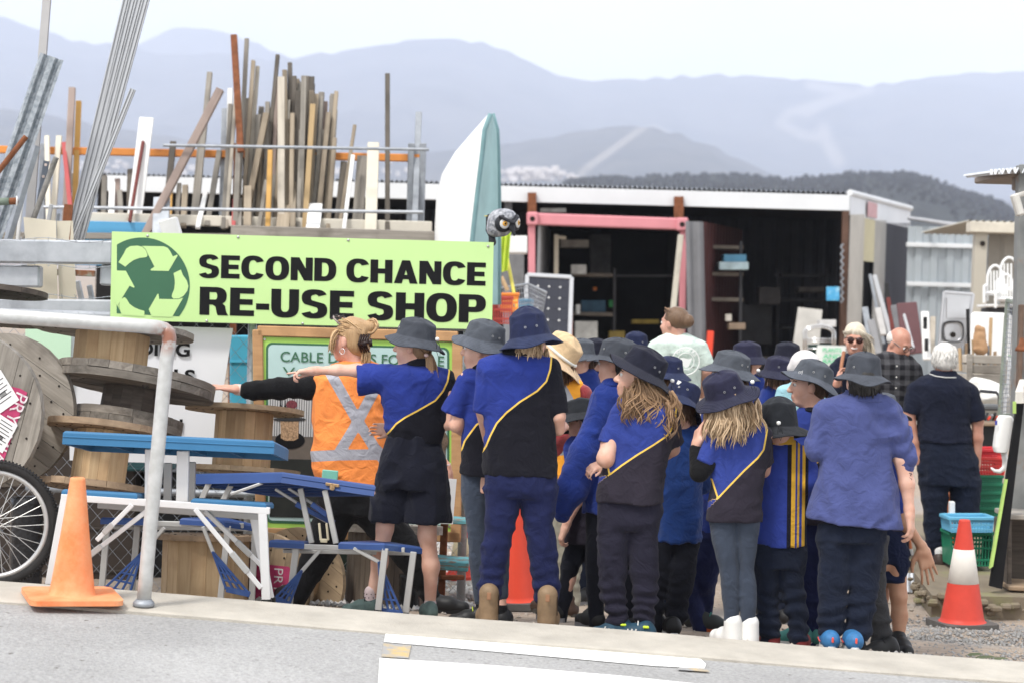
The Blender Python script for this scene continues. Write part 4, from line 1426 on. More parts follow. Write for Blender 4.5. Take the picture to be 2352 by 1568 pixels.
legpair(p,[(1085,1058,1120),(1142,1060,1119),(1192,1070,1118),(1242,1075,1120),(1292,1078,1122),(1330,1083,1122),(1388,1091,1119)],[(1085,1113,1172),(1192,1117,1172),(1292,1130,1170),(1374,1138,1167)],C_SLATE,None,folds=((.002,8,8,20,3.),),name='leggings')
S = Sdf(.006);S.cone(J(1107,1390),J(1106,1412),.031,.034,.004);S.cone(J(1152,1396),J(1153,1414),.031,.034,.004);p.garment('socks',S,C_BLACK)
p.shoe(gp(p,1106,1405),(-1,-.1),.23,.085,.08,MATS['black_shoe'],MATS['black_shoe'],lace=mat('lime_lace',(.45,.55,.05),.6))
p.shoe(gp(p,1155,1410),(.1,.9),.23,.085,.08,MATS['black_shoe'],mat('grey_sole',(.2,.2,.21),.6))
bucket(p,J(1113,778),rotm(math.radians(72),.20,-.04),H_GREY,rc=.086,hc=.080,brim=.058,droop=.044,eyelets=((-2.5,.52),(-2.1,.45)),seed=5,wave=((1.57,.03,.45),))
# tall child, navy hat, tan boots
p = Person('tall child in navy cloche hat and tan boots, yellow piping across the back',9.75,1190,h=.007,group=GK)
J = p.J;B = p.body
p.head(1218,790,math.radians(-28),-.02,0,.97,(1195,815))
B.rows(p.R([(815,1140,1250),(900,1120,1262),(1090,1125,1265),(1130,1125,1265)],.6),k=.02)
B.chain([J(1122,850),J(1108,935),J(1122,1010,.18)],[.047,.038,.028])
B.chain([J(1264,850),J(1282,955),J(1283,985,.05),J(1278,965,.2)],[.047,.036,.030,.022])
hand_prims(B,J(1276,982,.06),V3(.5,.9,.25),V3(-.6,.1,-.7),.95,(.9,.95,1.0,1.0),.03,.5,-1,r=.009)
B.chain([J(1150,1120),J(1140,1255),J(1128,1400)],[.045,.034,.026]);B.chain([J(1238,1120),J(1245,1255),J(1254,1410)],[.045,.034,.026])
p.finish(SK_FAIR)
S = Sdf(.0085)
S.rows(p.R([(811,1155,1240),(818,1124,1260),(830,1108,1272),(850,1104,1276),(880,1109,1272),(953,1117,1266),(1024,1114,1273),(1091,1110,1279)],.6),k=.02)
S.sleeve(J(1122,850),J(1104,948),.054,.038)
S.sleeve(J(1262,850),J(1284,948),.054,.044)
pl = [(1270,770),(1265.7,831),(1264,847),(1255,875),(1234,897),(1194,922),(1163,947),(1141,971),(1126,1000),(1116,1024),(1105,1040)]
p.garment('polo_shirt',S,C_POLO,FT,attr=pipe_attr(pl,p.D))
collar(p,[(790,1164,1238),(803,1157,1243),(815,1148,1250)],C_COLLAR,.9)
legpair(p,[(1120,1112,1194),(1152,1115,1193),(1215,1116,1181),(1250,1107,1172),(1290,1103,1163),(1335,1104,1153),(1352,1097,1150),(1364,1101,1148),(1388,1106,1142)],[(1120,1196,1278),(1152,1198,1274),(1205,1202,1271),(1250,1209,1275),(1277,1217,1279),(1310,1222,1282),(1358,1227,1284),(1372,1230,1278),(1394,1238,1274)],C_NAVYP,(.007,85,0),hip=[(1080,1112,1276),(1125,1112,1279),(1140,1125,1268)])
M_BOOT = mat('tan_leather',(.20,.135,.078),.6,var=.25,scale=12,bump=.2,bscale=80)
for(px,dx,dd)in((1122,-.15,0),(1256,.15,-.1)):
 b = p.shoe(gp(p,px,1420,dd-.06),(dx,1),.27,.098,.12,M_BOOT,mat('boot_sole',(.05,.045,.04),.8),ankle_h=.05)
 q = gp(p,px,1420,dd-.06)
 p.T.add('pull_tab',cbox(q+V3(0,-.058,.165),.02,.005,.035,None,.002),mat('tab_brown',(.30,.16,.09),.8),parent=b)
 p.T.add('elastic',cbox(q+V3(.049,.01,.12),.004,.05,.09,None,.001),mat('elastic_dark',(.03,.02,.016),.9),parent=b)
bucket(p,J(1217,771),rotm(math.radians(-20),.0,.19),H_NAVY,rc=.091,hc=.108,brim=.062,droop=.042,top_soft=.036,flare=1.10,oval=1.16,eyelets=((-1.35,.5),(-.75,.5)),seed=7)
rr = random.Random(4);st = []
for i in range(60):
 a = rr.uniform(1.7,4.9)
 s0 = p.hp(.074*math.sin(a),.088*math.cos(a)-.01,rr.uniform(-.03,.02))
 st.append(fall(s0,(s0-p.hc)*.8,rr.uniform(.03,.05),5,.005,18,rr))
for i in range(26):
 s0 = J(1236+rr.uniform(-8,22),800,rr.uniform(-.05,.03))
 st.append(fall(s0,V3(.1,-.2,-1),rr.uniform(.05,.085),6,.007,20,rr))
locks(p,st,HR_GOLD,.0055)
# adult in straw hat and yellow-orange vest
p = Person('adult in wide straw hat and yellow orange vest with a red sleeve',11.6,1300,h=.008)
J = p.J;B = p.body
p.head(1272,826,math.radians(82),.25,.0,1.0,(1296,868))
B.rows(p.R([(870,1280,1335),(950,1270,1345),(1100,1275,1345)],.6),k=.02)
B.chain([J(1285,900),J(1288,1000,-.05),J(1285,1095,.05)],[.05,.04,.03]);B.chain([J(1335,900),J(1345,1000,.1),J(1340,1080,.2)],[.05,.04,.03])
B.chain([J(1285,1110),J(1284,1250),J(1285,1420)],[.05,.038,.03]);B.chain([J(1325,1110),J(1318,1250),J(1310,1430)],[.05,.038,.03])
p.finish(SK_PINK)
S = Sdf(.010);S.rows(p.R([(866,1284,1325),(878,1270,1338),(900,1258,1346),(1000,1262,1350),(1110,1262,1352)],.62),k=.02)
def va(px,py,V):
 d,_ = seg_dist(px,py,[(1290,890),(1312,930),(1318,975),(1306,1030)]);d2,_ = seg_dist(px,py,[(1240,1035),(1360,1030)])
 return M(np.minimum(d,d2),11.6)
p.garment('vest',S,mat_cloth('hivis_yellow_orange',((.90,.38,.04),(.34,.35,.38)),'tape',rough=.7,fuzz=.1,w=.030,var=.1),((.006,6,6,5,3.),),attr=va)
S = Sdf(.010);S.chain([J(1282,905),J(1286,1000,-.05),J(1284,1092,.05)],[.062,.056,.048],rip=(.003,45));S.chain([J(1336,905),J(1346,1000,.1)],[.06,.05])
p.garment('sleeves',S,mat_cloth('red_fleece',((.26,.028,.032),),fuzz=.5),((.004,8,8,8,2.),))
legpair(p,[(1100,1262,1310),(1250,1264,1302),(1424,1268,1302)],[(1100,1302,1352),(1250,1298,1334),(1380,1296,1330),(1425,1290,1326)],mat_cloth('khaki_trousers',((.33,.31,.25),),weave=300),(.003,60,0))
M_DKB = mat('dark_brown_boot',(.05,.03,.022),.5,var=.2)
p.shoe(gp(p,1310,1425),(-.6,.8),.27,.1,.12,M_DKB,MATS['boot_sole']);p.shoe(gp(p,1282,1425,.1),(-.7,.7),.27,.1,.12,M_DKB,MATS['boot_sole'])
hA = rotm(math.radians(80),.66,.0)
hat = bucket(p,J(1284,815),hA,H_STRAW,rc=.092,hc=.105,brim=.085,droop=.03,top_soft=.03,eyelets=(),seed=9)
ring = [J(1284,815)+hA[2]*.012+.0965*(math.cos(t)*hA[0]+1.18*math.sin(t)*hA[1])for t in np.linspace(0,6.28,40,endpoint=False)]
p.T.add('hat_band',tube(ring,.010,6,closed=True),mat('white_band',(.72,.72,.68),.5),parent=hat,smooth=True)
rr = random.Random(8);st = []
for i in range(60):
 a = rr.uniform(2.2,4.2)
 s0 = p.hp(.075*math.sin(a),.09*math.cos(a)-.01,rr.uniform(-.04,.05))
 st.append(fall(s0,V3(.3,-.2,-.6),rr.uniform(.07,.12),6,.006,20,rr))
locks(p,st,HR_BROWN,.0055)
# small child with dark hat behind the fleece sleeve
p = Person('small child in dark bucket hat half hidden behind the big blue fleece sleeve',10.95,1335,h=.0075,group=GK)
J = p.J;B = p.body
p.head(1340,968,math.radians(70),-.1,0,.9,(1348,1000))
B.rows(p.R([(1000,1320,1375),(1100,1312,1390),(1240,1312,1385)],.6),k=.02)
B.chain([J(1318,1030),J(1340,1125,-.06),J(1302,1200,-.1)],[.04,.031,.021])
hand_prims(B,J(1301,1204,-.1),V3(-.35,0,-1),V3(.9,.2,-.1),.9,(.9,.95,1.,1.),.02,.4,1)
B.chain([J(1325,1230),J(1310,1330),J(1278,1440)],[.045,.03,.022]);B.chain([J(1365,1230),J(1368,1330),J(1370,1440)],[.045,.03,.022])
p.finish(SK_FAIR)
S = Sdf(.009);S.rows(p.R([(995,1325,1372),(1010,1308,1388),(1100,1302,1398),(1180,1302,1396),(1246,1300,1388)],.6),k=.02);S.chain([J(1318,1030),J(1325,1085,-.03)],[.05,.048])
p.garment('polo_shirt',S,C_POLO2,FT,attr=pipe_attr([(1420,1060),(1370,1130),(1342,1150),(1318,1180),(1300,1200)],p.D))
legpair(p,[(1235,1302,1350),(1290,1292,1335),(1350,1282,1316),(1400,1275,1304),(1440,1268,1294)],[(1235,1340,1388),(1330,1348,1384),(1440,1354,1384)],C_BLACKP,None)
p.shoe(gp(p,1280,1440),(-.7,.6),.2,.08,.07,MATS['black_shoe'],MATS['grey_sole']);p.shoe(gp(p,1370,1440),(-.4,.9),.2,.08,.07,MATS['black_shoe'],MATS['grey_sole'])
bucket(p,J(1335,954),rotm(math.radians(60),-.2,-.25),H_BLACK,rc=.088,hc=.08,brim=.06,droop=.05,eyelets=((-2.0,.5),(2.6,.5)),seed=12)
rr = random.Random(9)
locks(p,[fall(p.hp(.07*math.sin(a),.08*math.cos(a),-.01),V3(0,-.2,-1),rr.uniform(.04,.07),5,.004,20,rr)for a in np.linspace(1.6,4.6,40)],HR_BROWN,.005)
# child in big royal fleece with hanging sleeve
p = Person('child in oversized royal blue fleece with long loose sleeve and grey hat',10.55,1400,h=.0075,group=GK)
J = p.J;B = p.body
p.head(1413,834,math.radians(72),-.02,0,.93,(1408,872))
B.rows(p.R([(885,1385,1440),(1000,1370,1470),(1180,1360,1470)],.6),k=.02)
B.chain([J(1390,920),J(1335,1050),J(1296,1160)],[.04,.034,.025])
B.chain([J(1375,1170),J(1372,1300),J(1372,1440)],[.045,.03,.022]);B.chain([J(1435,1170),J(1440,1300),J(1445,1440)],[.045,.03,.022])
p.finish(SK_FAIR)
S = Sdf(.0095);S.rows(p.R([(876,1386,1430),(888,1372,1452),(905,1362,1476),(960,1366,1488),(1060,1352,1486),(1120,1346,1484),(1176,1344,1482)],.62),k=.02)
S.chain([J(1392,922),J(1348,1040,-.05),J(1310,1125,-.06),J(1294,1165,-.06)],[.076,.082,.075,.052],k=.03)
p.garment('fleece',S,C_FLEECE,((.009,6,6,5,3.),(.005,12,8,4,6.)))
S = Sdf(.007);S.cone(J(1294,1168,-.06),J(1291,1182,-.06),.045,.042,.003,rip=(.002,260));p.garment('cuff',S,C_FLEECE)
collar(p,[(853,1386,1430),(868,1383,1434),(886,1380,1440)],C_FLEECE,.95)
legpair(p,[(1165,1346,1408),(1300,1346,1388),(1440,1352,1384)],[(1165,1404,1470),(1300,1410,1460),(1440,1420,1455)],C_BLACKP,None,folds=((.003,8,8,14,3.),))
p.shoe(gp(p,1372,1440),(-.6,.7),.22,.085,.07,MATS['black_shoe'],MATS['grey_sole']);p.shoe(gp(p,1440,1440),(-.2,.9),.22,.085,.07,MATS['black_shoe'],MATS['grey_sole'])
bucket(p,J(1420,818),rotm(math.radians(75),.10,-.04),H_GREY2,rc=.083,hc=.080,brim=.060,droop=.028,eyelets=((2.4,.6),(-2.6,.5)),seed=14)
rr = random.Random(19)
locks(p,[fall(p.hp(.072*math.sin(a),.086*math.cos(a)-.01,-.02),V3(.1,-.2,-1),rr.uniform(.05,.09),5,.005,20,rr)for a in np.linspace(1.8,4.5,50)]+[fall(J(1440+rr.uniform(-6,6),862,rr.uniform(-.05,.05)),V3(.1,0,-1),.12,6,.006,20,rr)for i in range(30)],HR_BLACK,.005)
# girl with long curly light brown hair
p = Person('girl with long curly light brown hair, ink hat and charcoal track pants',9.9,1440,h=.0065,group=GK)
J = p.J;B = p.body
p.head(1464,868,math.radians(84),.20,.0,.95,(1470,912))
B.rows(p.R([(915,1425,1530),(1000,1415,1530),(1100,1395,1515),(1180,1390,1510)],.62),k=.02)
B.chain([J(1430,945),J(1402,1015,-.03),J(1391,1052,-.06),J(1410,1072,.08),J(1450,1068,.2)],[.05,.044,.042,.035,.026],k=.02)
hand_prims(B,J(1392,1062,.05),V3(-1,-.5,-.35),V3(0,.5,-1),.85,(.8,.8,.8,.8),.04,.4,-1)
B.chain([J(1535,950),J(1545,1030,.08),J(1490,1070,.22)],[.045,.036,.026])
B.chain([J(1415,1170),J(1408,1300),J(1416,1436)],[.05,.036,.026]);B.chain([J(1480,1170),J(1480,1300),J(1478,1444)],[.05,.036,.026])
p.finish(SK_FAIR)
S = Sdf(.0085)
S.rows(p.R([(905,1440,1510),(918,1420,1538),(945,1408,1550),(980,1408,1551),(1020,1404,1538),(1065,1392,1530),(1100,1380,1523),(1130,1374,1522),(1152,1374,1524)],.66),k=.02)
S.sleeve(J(1434,945),J(1396,1020,-.03),.060,.050)
S.sleeve(J(1532,950),J(1545,1015,.06),.05,.048)
pl = [(1556,900),(1551,962),(1545,975),(1541,988),(1529,1002),(1499,1022),(1466,1042),(1429,1067),(1400,1089),(1394,1060),(1330,1042)]
p.garment('polo_shirt',S,C_POLO2,FT,attr=pipe_attr(pl,p.D))
legpair(p,[(1150,1377,1447),(1230,1374,1444),(1300,1374,1438),(1340,1379,1435),(1375,1382,1434),(1390,1387,1438),(1410,1394,1440),(1432,1396,1436)],[(1150,1444,1520),(1200,1444,1514),(1250,1443,1508),(1320,1450,1510),(1362,1455,1508),(1392,1456,1505),(1412,1455,1501),(1440,1464,1494)],C_DARKP,(.008,105,0),hip=[(1140,1376,1521),(1200,1375,1515),(1215,1385,1505)])
M_RUN = mat('teal_runner',(.014,.05,.085),.6,var=.3,scale=30)
for(px,d,dd)in((1440,(-1,-.15),0),(1492,(-1,.1),-.05)):
 b = p.shoe(gp(p,px-4,1440,dd),d,.235,.088,.075,M_RUN,mat('white_sole',(.7,.72,.72),.6),lace=mat('white_lace',(.7,.7,.68),.8))
 q = gp(p,px-4,1440,dd)
 for k in range(3):
  p.T.add('side_stripe',tube([q+V3(-.075-.02*k,-.046,.03),q+V3(-.06-.02*k,-.044,.075)],.004,5),MATS['white_lace'],parent=b)
 p.T.add('heel_tab',cbox(q+V3(-.012,-.03,.085),.03,.04,.012,None,.004),mat('neon_yellow',(.55,.75,.05),.6),parent=b)
bucket(p,J(1478,845),rotm(math.radians(78),.46,-.06),H_INK,rc=.090,hc=.086,brim=.070,droop=.036,eyelets=((-2.6,.6),(-2.25,.45)),seed=16,cord=(-1.2,.06),wave=((1.9,.03,.5),))
rr = random.Random(21);st = []
for i in range(210):
 a = rr.uniform(-4.6,-1.3)
 s0 = p.hp(.082*math.sin(a),.095*math.cos(a)-.012,rr.uniform(-.06,.01))
 o_ = (s0-p.hc)*V3(1,1,.2)
 st.append(fall(s0,nrm(o_)+V3(.25,-.1,-.3),rr.uniform(.13,.26),12,.016,42,rr,curl=.45))
for i in range(45):
 s0 = J(1440+rr.uniform(-8,25),893+rr.uniform(-8,8),rr.uniform(-.10,-.05))
 st.append(fall(s0,V3(rr.uniform(-.5,.6),-.4,-.4),rr.uniform(.08,.17),9,.014,40,rr,curl=.25))
for i in range(40):
 s0 = J(1530+rr.uniform(-12,14),905+rr.uniform(-10,30),rr.uniform(-.10,.0))
 st.append(fall(s0,V3(rr.uniform(-.3,.5),-.3,-.6),rr.uniform(.10,.18),10,.016,46,rr,curl=.3))
locks(p,st,HR_LTBRN,.0062)
# child in deep blue fleece, floppy navy hat with white patch
p = Person('child in deep blue fleece and floppy navy hat with a white patch',10.5,1560,h=.008,group=GK)
J = p.J;B = p.body
p.head(1567,938,math.radians(10),-.3,-.35,.92,(1570,975))
B.rows(p.R([(975,1535,1600),(1100,1520,1600),(1240,1515,1600)],.6),k=.02)
B.chain([J(1528,1270),J(1516,1360),J(1512,1450)],[.03,.014,.014]);B.chain([J(1580,1270),J(1560,1360),J(1548,1450)],[.045,.03,.022])
p.finish(SK_FAIR)
S = Sdf(.009);S.rows(p.R([(968,1548,1592),(985,1526,1606),(1010,1516,1613),(1100,1510,1611),(1180,1508,1607),(1241,1506,1608)],.64),k=.02)
S.chain([J(1528,1010),J(1520,1120,.08)],[.055,.05]);S.chain([J(1602,1010),J(1612,1110,.08)],[.055,.05])
p.garment('fleece',S,C_FLEECE2,FT+((.004,12,8,3,7.),))
collar(p,[(962,1552,1588),(974,1550,1592),(984,1546,1596)],C_FLEECE2,.95)
legpair(p,[(1235,1506,1556),(1300,1506,1540),(1355,1506,1527),(1380,1502,1525),(1400,1502,1522),(1450,1504,1520)],[(1235,1548,1606),(1292,1540,1598),(1355,1531,1588),(1385,1530,1579),(1415,1529,1579),(1430,1532,1565),(1452,1533,1561)],C_BLACKP,(.006,90,0))
for(px,dd)in((1512,.05),(1546,-.1)):
 q = gp(p,px,1455,dd)
 p.shoe(q,(-.1,1),.22,.088,.07,MATS['black_shoe'],MATS['white_sole'])
hA = rotm(math.radians(15),-.30,-.45)
hat = bucket(p,J(1562,922),hA,H_NAVY,rc=.090,hc=.095,brim=.055,droop=.055,eyelets=((-2.2,.6),(-1.7,.6)),seed=18)
p.T.add('patch',cbox(J(1570,884,-.06),.075,.006,.022,(V3(.9,-.2,-.45),V3(.3,1,.1),V3(.4,.1,.9)),.002),mat('patch_white',(.75,.75,.73),.8),parent=hat)
rr = random.Random(29)
locks(p,[fall(p.hp(.072*math.sin(a),.086*math.cos(a)-.01,-.02),V3(.1,-.2,-1),rr.uniform(.05,.07),5,.005,20,rr)for a in np.linspace(1.6,4.7,50)],HR_BROWN,.005)
# child behind, grey hat, turned left
p = Person('child in grey hat with white toggle standing behind the wavy blond girl',10.95,1660,h=.008,group=GK)
J = p.J;B = p.body
p.head(1674,856,math.radians(75),-.05,0,.95,(1680,892))
B.rows(p.R([(895,1650,1725),(1000,1640,1730),(1200,1645,1725)],.6),k=.02)
B.chain([J(1640,1230),J(1590,1350),J(1612,1460)],[.045,.03,.022]);B.chain([J(1640,1230),J(1618,1350),J(1610,1450,.2)],[.045,.03,.022])
p.finish(SK_TAN)
S = Sdf(.010);S.rows(p.R([(885,1658,1715),(900,1640,1735),(960,1632,1745),(1100,1612,1740),(1230,1606,1735)],.6),k=.02)
S.chain([J(1640,930),J(1616,1040),J(1612,1110)],[.055,.05,.04])
p.garment('jumper',S,C_FLEECE,FT)
S = Sdf(.010);S.rows(p.R([(1220,1606,1700),(1260,1604,1700)],.6),k=.02)
S.chain([J(1640,1240),J(1578,1345),J(1620,1462)],[.09,.058,.038],k=.02);S.chain([J(1650,1240),J(1618,1330),J(1612,1455,.15)],[.09,.060,.036],k=.02)
p.garment('leggings',S,C_NAVYP,FP)
p.shoe(gp(p,1612,1462),(.9,-.3),.23,.085,.075,mat('dark_trainer',(.03,.035,.035),.6),mat('orange_sole',(.5,.10,.03),.6),lace=mat('teal_lace',(.03,.20,.16),.7))
p.shoe(gp(p,1606,1450,.2),(-.5,.8),.23,.085,.075,MATS['dark_trainer'],MATS['black_shoe'])
bucket(p,J(1680,842),rotm(math.radians(78),.18,-.04),H_GREY,rc=.084,hc=.072,brim=.064,droop=.036,eyelets=((-2.5,.55),(-2.05,.5)),seed=20,cord=(-1.3,.04))
rr = random.Random(39)
locks(p,[fall(p.hp(.074*math.sin(a),.088*math.cos(a)-.01,-.02),V3(.1,-.2,-1),rr.uniform(.05,.08),5,.005,20,rr)for a in np.linspace(1.8,4.6,50)],HR_BROWN,.005)
# wavy blond girl, white sneakers
p = Person('girl with wavy blond hair, slate leggings and white high-top sneakers',9.8,1690,h=.0065,group=GK)
J = p.J;B = p.body
p.head(1671,917,math.radians(28),-.12,.22,.95,(1698,958))
B.rows(p.R([(965,1660,1745),(1050,1645,1750),(1190,1640,1742)],.6),k=.02)
B.chain([J(1650,1000),J(1608,1083,-.05),J(1599,1030,.02)],[.042,.033,.022],k=.02)
hand_prims(B,J(1598,1030,.02),V3(.12,.1,1),V3(.95,.25,0),.95,(.25,.7,.8,.9),.05,.5,1)
B.chain([J(1755,1000),J(1756,1080,.1),J(1690,1090,.24)],[.042,.033,.022])
B.chain([J(1665,1190),J(1677,1310),J(1680,1455)],[.04,.022,.026]);B.chain([J(1716,1190),J(1716,1310),J(1718,1458)],[.04,.022,.026])
p.finish(SK_FAIR)
S = Sdf(.0085)
S.rows(p.R([(955,1665,1735),(968,1648,1750),(990,1638,1760),(1030,1634,1760),(1100,1634,1753),(1150,1628,1749),(1194,1624,1748)],.62),k=.02)
S.sleeve(J(1652,1000),J(1619,1064,-.03),.054,.050)
S.sleeve(J(1752,1000),J(1756,1062,.05),.045,.044)
pl = [(1745,930),(1754,968),(1762,985),(1759,1005),(1754,1032),(1741,1050),(1709,1080),(1680,1110),(1649,1143),(1635,1100),(1560,1080)]
p.garment('polo_shirt',S,C_POLO2,FT,attr=pipe_attr(pl,p.D))
S = Sdf(.008);S.chain([J(1628,1062,-.03),J(1607,1084,-.05),J(1599,1032,.015)],[.044,.044,.032],k=.015);p.garment('undersleeve',S,C_BLACK,((.004,9,9,9,2.),))
legpair(p,[(1185,1627,1690),(1243,1635,1692),(1304,1652,1697),(1335,1655,1698),(1365,1658,1698),(1429,1664,1694)],[(1185,1684,1746),(1258,1694,1739),(1308,1700,1731),(1345,1700,1738),(1395,1700,1737),(1434,1702,1733)],C_SLATE,None,folds=((.0022,8,8,22,3.),),name='leggings')
M_WS = mat('white_leather',(.78,.78,.76),.45,var=.04)
p.shoe(gp(p,1684,1465),(-.45,.9),.24,.092,.10,M_WS,M_WS,ankle_h=.03,lace=MATS['white_lace']);p.shoe(gp(p,1722,1465),(-.1,1),.24,.09,.10,M_WS,M_WS,ankle_h=.03)
bucket(p,J(1665,900),rotm(math.radians(38),-.10,.42),H_PURP,rc=.090,hc=.088,brim=.062,droop=.032,eyelets=((-2.4,.5),(-1.85,.55)),seed=22,cord=(-.9,.05))
rr = random.Random(31);st = []
for i in range(150):
 a = rr.uniform(1.5,4.9)
 s0 = p.hp(.080*math.sin(a),.092*math.cos(a)-.012,rr.uniform(-.05,.02))
 st.append(fall(s0,nrm((s0-p.hc)*V3(1,1,.1))+V3(.05,-.15,-.4),rr.uniform(.12,.20),11,.012,44,rr,curl=.12))
for i in range(40):
 s0 = J(1720+rr.uniform(-14,18),915+rr.uniform(-6,14),rr.uniform(-.10,-.02))
 st.append(fall(s0,V3(.4,-.4,-.5),rr.uniform(.10,.15),10,.012,44,rr,curl=.15))
for i in range(24):
 s0 = J(1626+rr.uniform(-4,10),935,rr.uniform(-.02,.05))
 st.append(fall(s0,V3(-.1,-.1,-1),rr.uniform(.12,.20),10,.010,36,rr))
locks(p,st,HR_GOLD,.0062)
# small boy, striped rugby shirt
p = Person('small child in black hat and blue rugby shirt with yellow stripes',9.95,1795,h=.0075,group=GK)
J = p.J;B = p.body
p.head(1790,982,math.radians(-5),-.1,0,.93,(1793,1010))
B.rows(p.R([(1015,1765,1830),(1100,1755,1840),(1250,1755,1840)],.6),k=.02)
B.chain([J(1850,1050),J(1866,1110),J(1850,1160,.1)],[.04,.03,.02])
B.chain([J(1765,1260),J(1766,1370),J(1770,1485)],[.042,.03,.024]);B.chain([J(1820,1260),J(1825,1370),J(1835,1478)],[.042,.03,.024])
p.finish(SK_FAIR)
YEL,BLU,DK = (.62,.36,.04),(.026,.045,.24),(.010,.010,.018)
def bands(px,py,V):
 x = px-(py-1140)*(-.012)
 v = np.full(len(px),.05)
 return np.clip((x-1780)/100,0,1)
C_RUG = mat_cloth('rugby_stripe',[(0,BLU),(.275,DK),(.375,YEL),(.465,BLU),(.51,YEL),(.56,BLU),(.62,YEL),(.69,DK),(.76,BLU)],'bands')
S = Sdf(.0085);S.rows(p.R([(1012,1768,1825),(1028,1746,1846),(1050,1738,1856),(1120,1737,1845),(1190,1736,1850),(1251,1735,1854)],.62),k=.02)
S.chain([J(1848,1050),J(1862,1105,-.02),J(1856,1155,.06)],[.05,.050,.04],k=.02)
p.garment('rugby_shirt',S,C_RUG,FT,attr=bands)
collar(p,[(1000,1772,1822),(1010,1766,1824),(1018,1760,1828)],mat_cloth('yellow_collar',((.60,.34,.04),)),.95)
S = Sdf(.009);S.rows(p.R([(1244,1740,1849),(1263,1738,1852)],.6));p.garment('undershirt',S,mat_cloth('charcoal_knit',(CHAR,)))
legpair(p,[(1258,1733,1792),(1307,1731,1789),(1360,1738,1785),(1405,1742,1785),(1420,1736,1791),(1448,1740,1791),(1466,1748,1788),(1486,1755,1786)],[(1258,1788,1847),(1320,1790,1845),(1370,1798,1850),(1410,1806,1854),(1440,1812,1856),(1456,1808,1857),(1468,1817,1854),(1478,1819,1851)],C_INKP,(.008,100,0),hip=[(1250,1736,1850),(1300,1734,1846)])
M_RED = mat('dark_red_shoe',(.19,.022,.024),.7,var=.25,scale=30)
p.shoe(gp(p,1772,1484),(-.1,1),.22,.085,.08,M_RED,MATS['white_sole']);p.shoe(gp(p,1838,1484),(.25,1),.22,.085,.08,M_RED,MATS['white_sole'],lace=MATS['white_lace'])
bucket(p,J(1790,978),rotm(math.radians(0),-.10,.05),H_BLACK,rc=.088,hc=.118,brim=.062,droop=.05,top_soft=.03,flare=1.08,eyelets=((-2.9,.45),),seed=24,cord=(-1.75,.085),wave=((-.15,.035,.6),(3.1,.03,.5)))
# boy in profile
p = Person('boy in grey hat seen in profile facing left, royal polo',10.4,1860,h=.006,group=GK)
J = p.J;B = p.body
p.head(1858,884,math.radians(93),.02,0,.95,(1868,932),eyes=True)
B.rows(p.R([(945,1840,1910),(1050,1832,1910),(1200,1845,1905)],.6),k=.02)
B.chain([J(1860,1200),J(1857,1340),J(1857,1480)],[.03,.018,.016]);B.chain([J(1885,1200),J(1881,1340),J(1879,1480)],[.03,.018,.016])
p.finish(SK_FAIR)
S = Sdf(.009);S.rows(p.R([(932,1845,1895),(946,1832,1912),(975,1824,1920),(1040,1822,1920),(1150,1828,1918),(1200,1830,1915)],.6),k=.02)
S.chain([J(1836,985),J(1826,1050,.02)],[.055,.055])
p.garment('polo_shirt',S,C_POLO2,FT,attr=pipe_attr([(1960,1000),(1897,1048),(1868,1067),(1840,1090),(1815,1110)],p.D))
collar(p,[(922,1850,1892),(934,1844,1896),(944,1838,1902)],C_COLLAR,.95)
legpair(p,[(1190,1842,1880),(1300,1841,1870),(1400,1847,1868),(1480,1848,1866)],[(1190,1864,1905),(1300,1866,1896),(1480,1866,1890)],C_NAVYP,(.004,90,0))
p.shoe(gp(p,1850,1485),(-1,.1),.23,.085,.075,mat('teal_shoe',(.06,.22,.20),.7),MATS['white_sole']);p.shoe(gp(p,1878,1485),(-.6,.7),.23,.085,.075,MATS['teal_shoe'],MATS['white_sole'])
hA = rotm(math.radians(92),.36,-.05)
hat = bucket(p,J(1868,866),hA,H_GREY,rc=.085,hc=.074,brim=.060,droop=.036,eyelets=((-2.75,.5),(2.9,.45)),seed=26,wave=((1.57,.012,.5),))
tv = text_vf('ny',.020,J(1834,858,-.10),V3(.8,.0,.22),V3(-.2,0,.9),.004)
p.T.add('stitched_name',tv,mat('thread_white',(.7,.7,.7),.9),parent=hat,label='white stitched lettering on the hat')
rr = random.Random(41)
locks(p,[fall(p.hp(.073*math.sin(a),.088*math.cos(a)-.012,-.01),V3(.1,-.1,-1),rr.uniform(.025,.05),4,.002,20,rr)for a in np.linspace(2.0,4.4,70)],HR_BROWN,.004)
# hidden pair at the right: shorts kid and grey trousers kid
p = Person('child in navy shorts reaching a hand down, behind the faded blue sweatshirt',10.3,2060,h=.006,group=GK)
J = p.J;B = p.body
p.head(2020,960,math.radians(40),-.2,0,.92,(2028,1000))
B.rows(p.R([(1010,2000,2060),(1100,1995,2065),(1240,2000,2065)],.6),k=.02)
B.chain([J(2060,1050),J(2068,1165,-.05),J(2082,1205,-.05),J(2116,1252,-.03)],[.042,.034,.032,.022],k=.02)
hand_prims(B,J(2117,1254,-.03),J(2128,1310)-J(2112,1254),V3(-.2,.95,-.1),1.12,(.12,.10,.12,.10),.16,.75,1,r=.0076)
B.chain([J(2055,1290),J(2064,1367),J(2066,1415,.02),J(2064,1470)],[.062,.042,.041,.028],k=.02)
B.chain([J(2020,1290),J(2022,1367,.1),J(2022,1470,.15)],[.062,.042,.028],k=.02)
p.finish(SK_TAN)
S = Sdf(.009);S.rows(p.R([(1000,2008,2050),(1015,1990,2068),(1100,1985,2075),(1245,1985,2078)],.6),k=.02);S.chain([J(2060,1050),J(2066,1160,-.04)],[.055,.052])
p.garment('polo_shirt',S,C_POLO2,FT,attr=pipe_attr([(2100,1190),(2060,1200),(2000,1230),(1980,1240)],p.D))
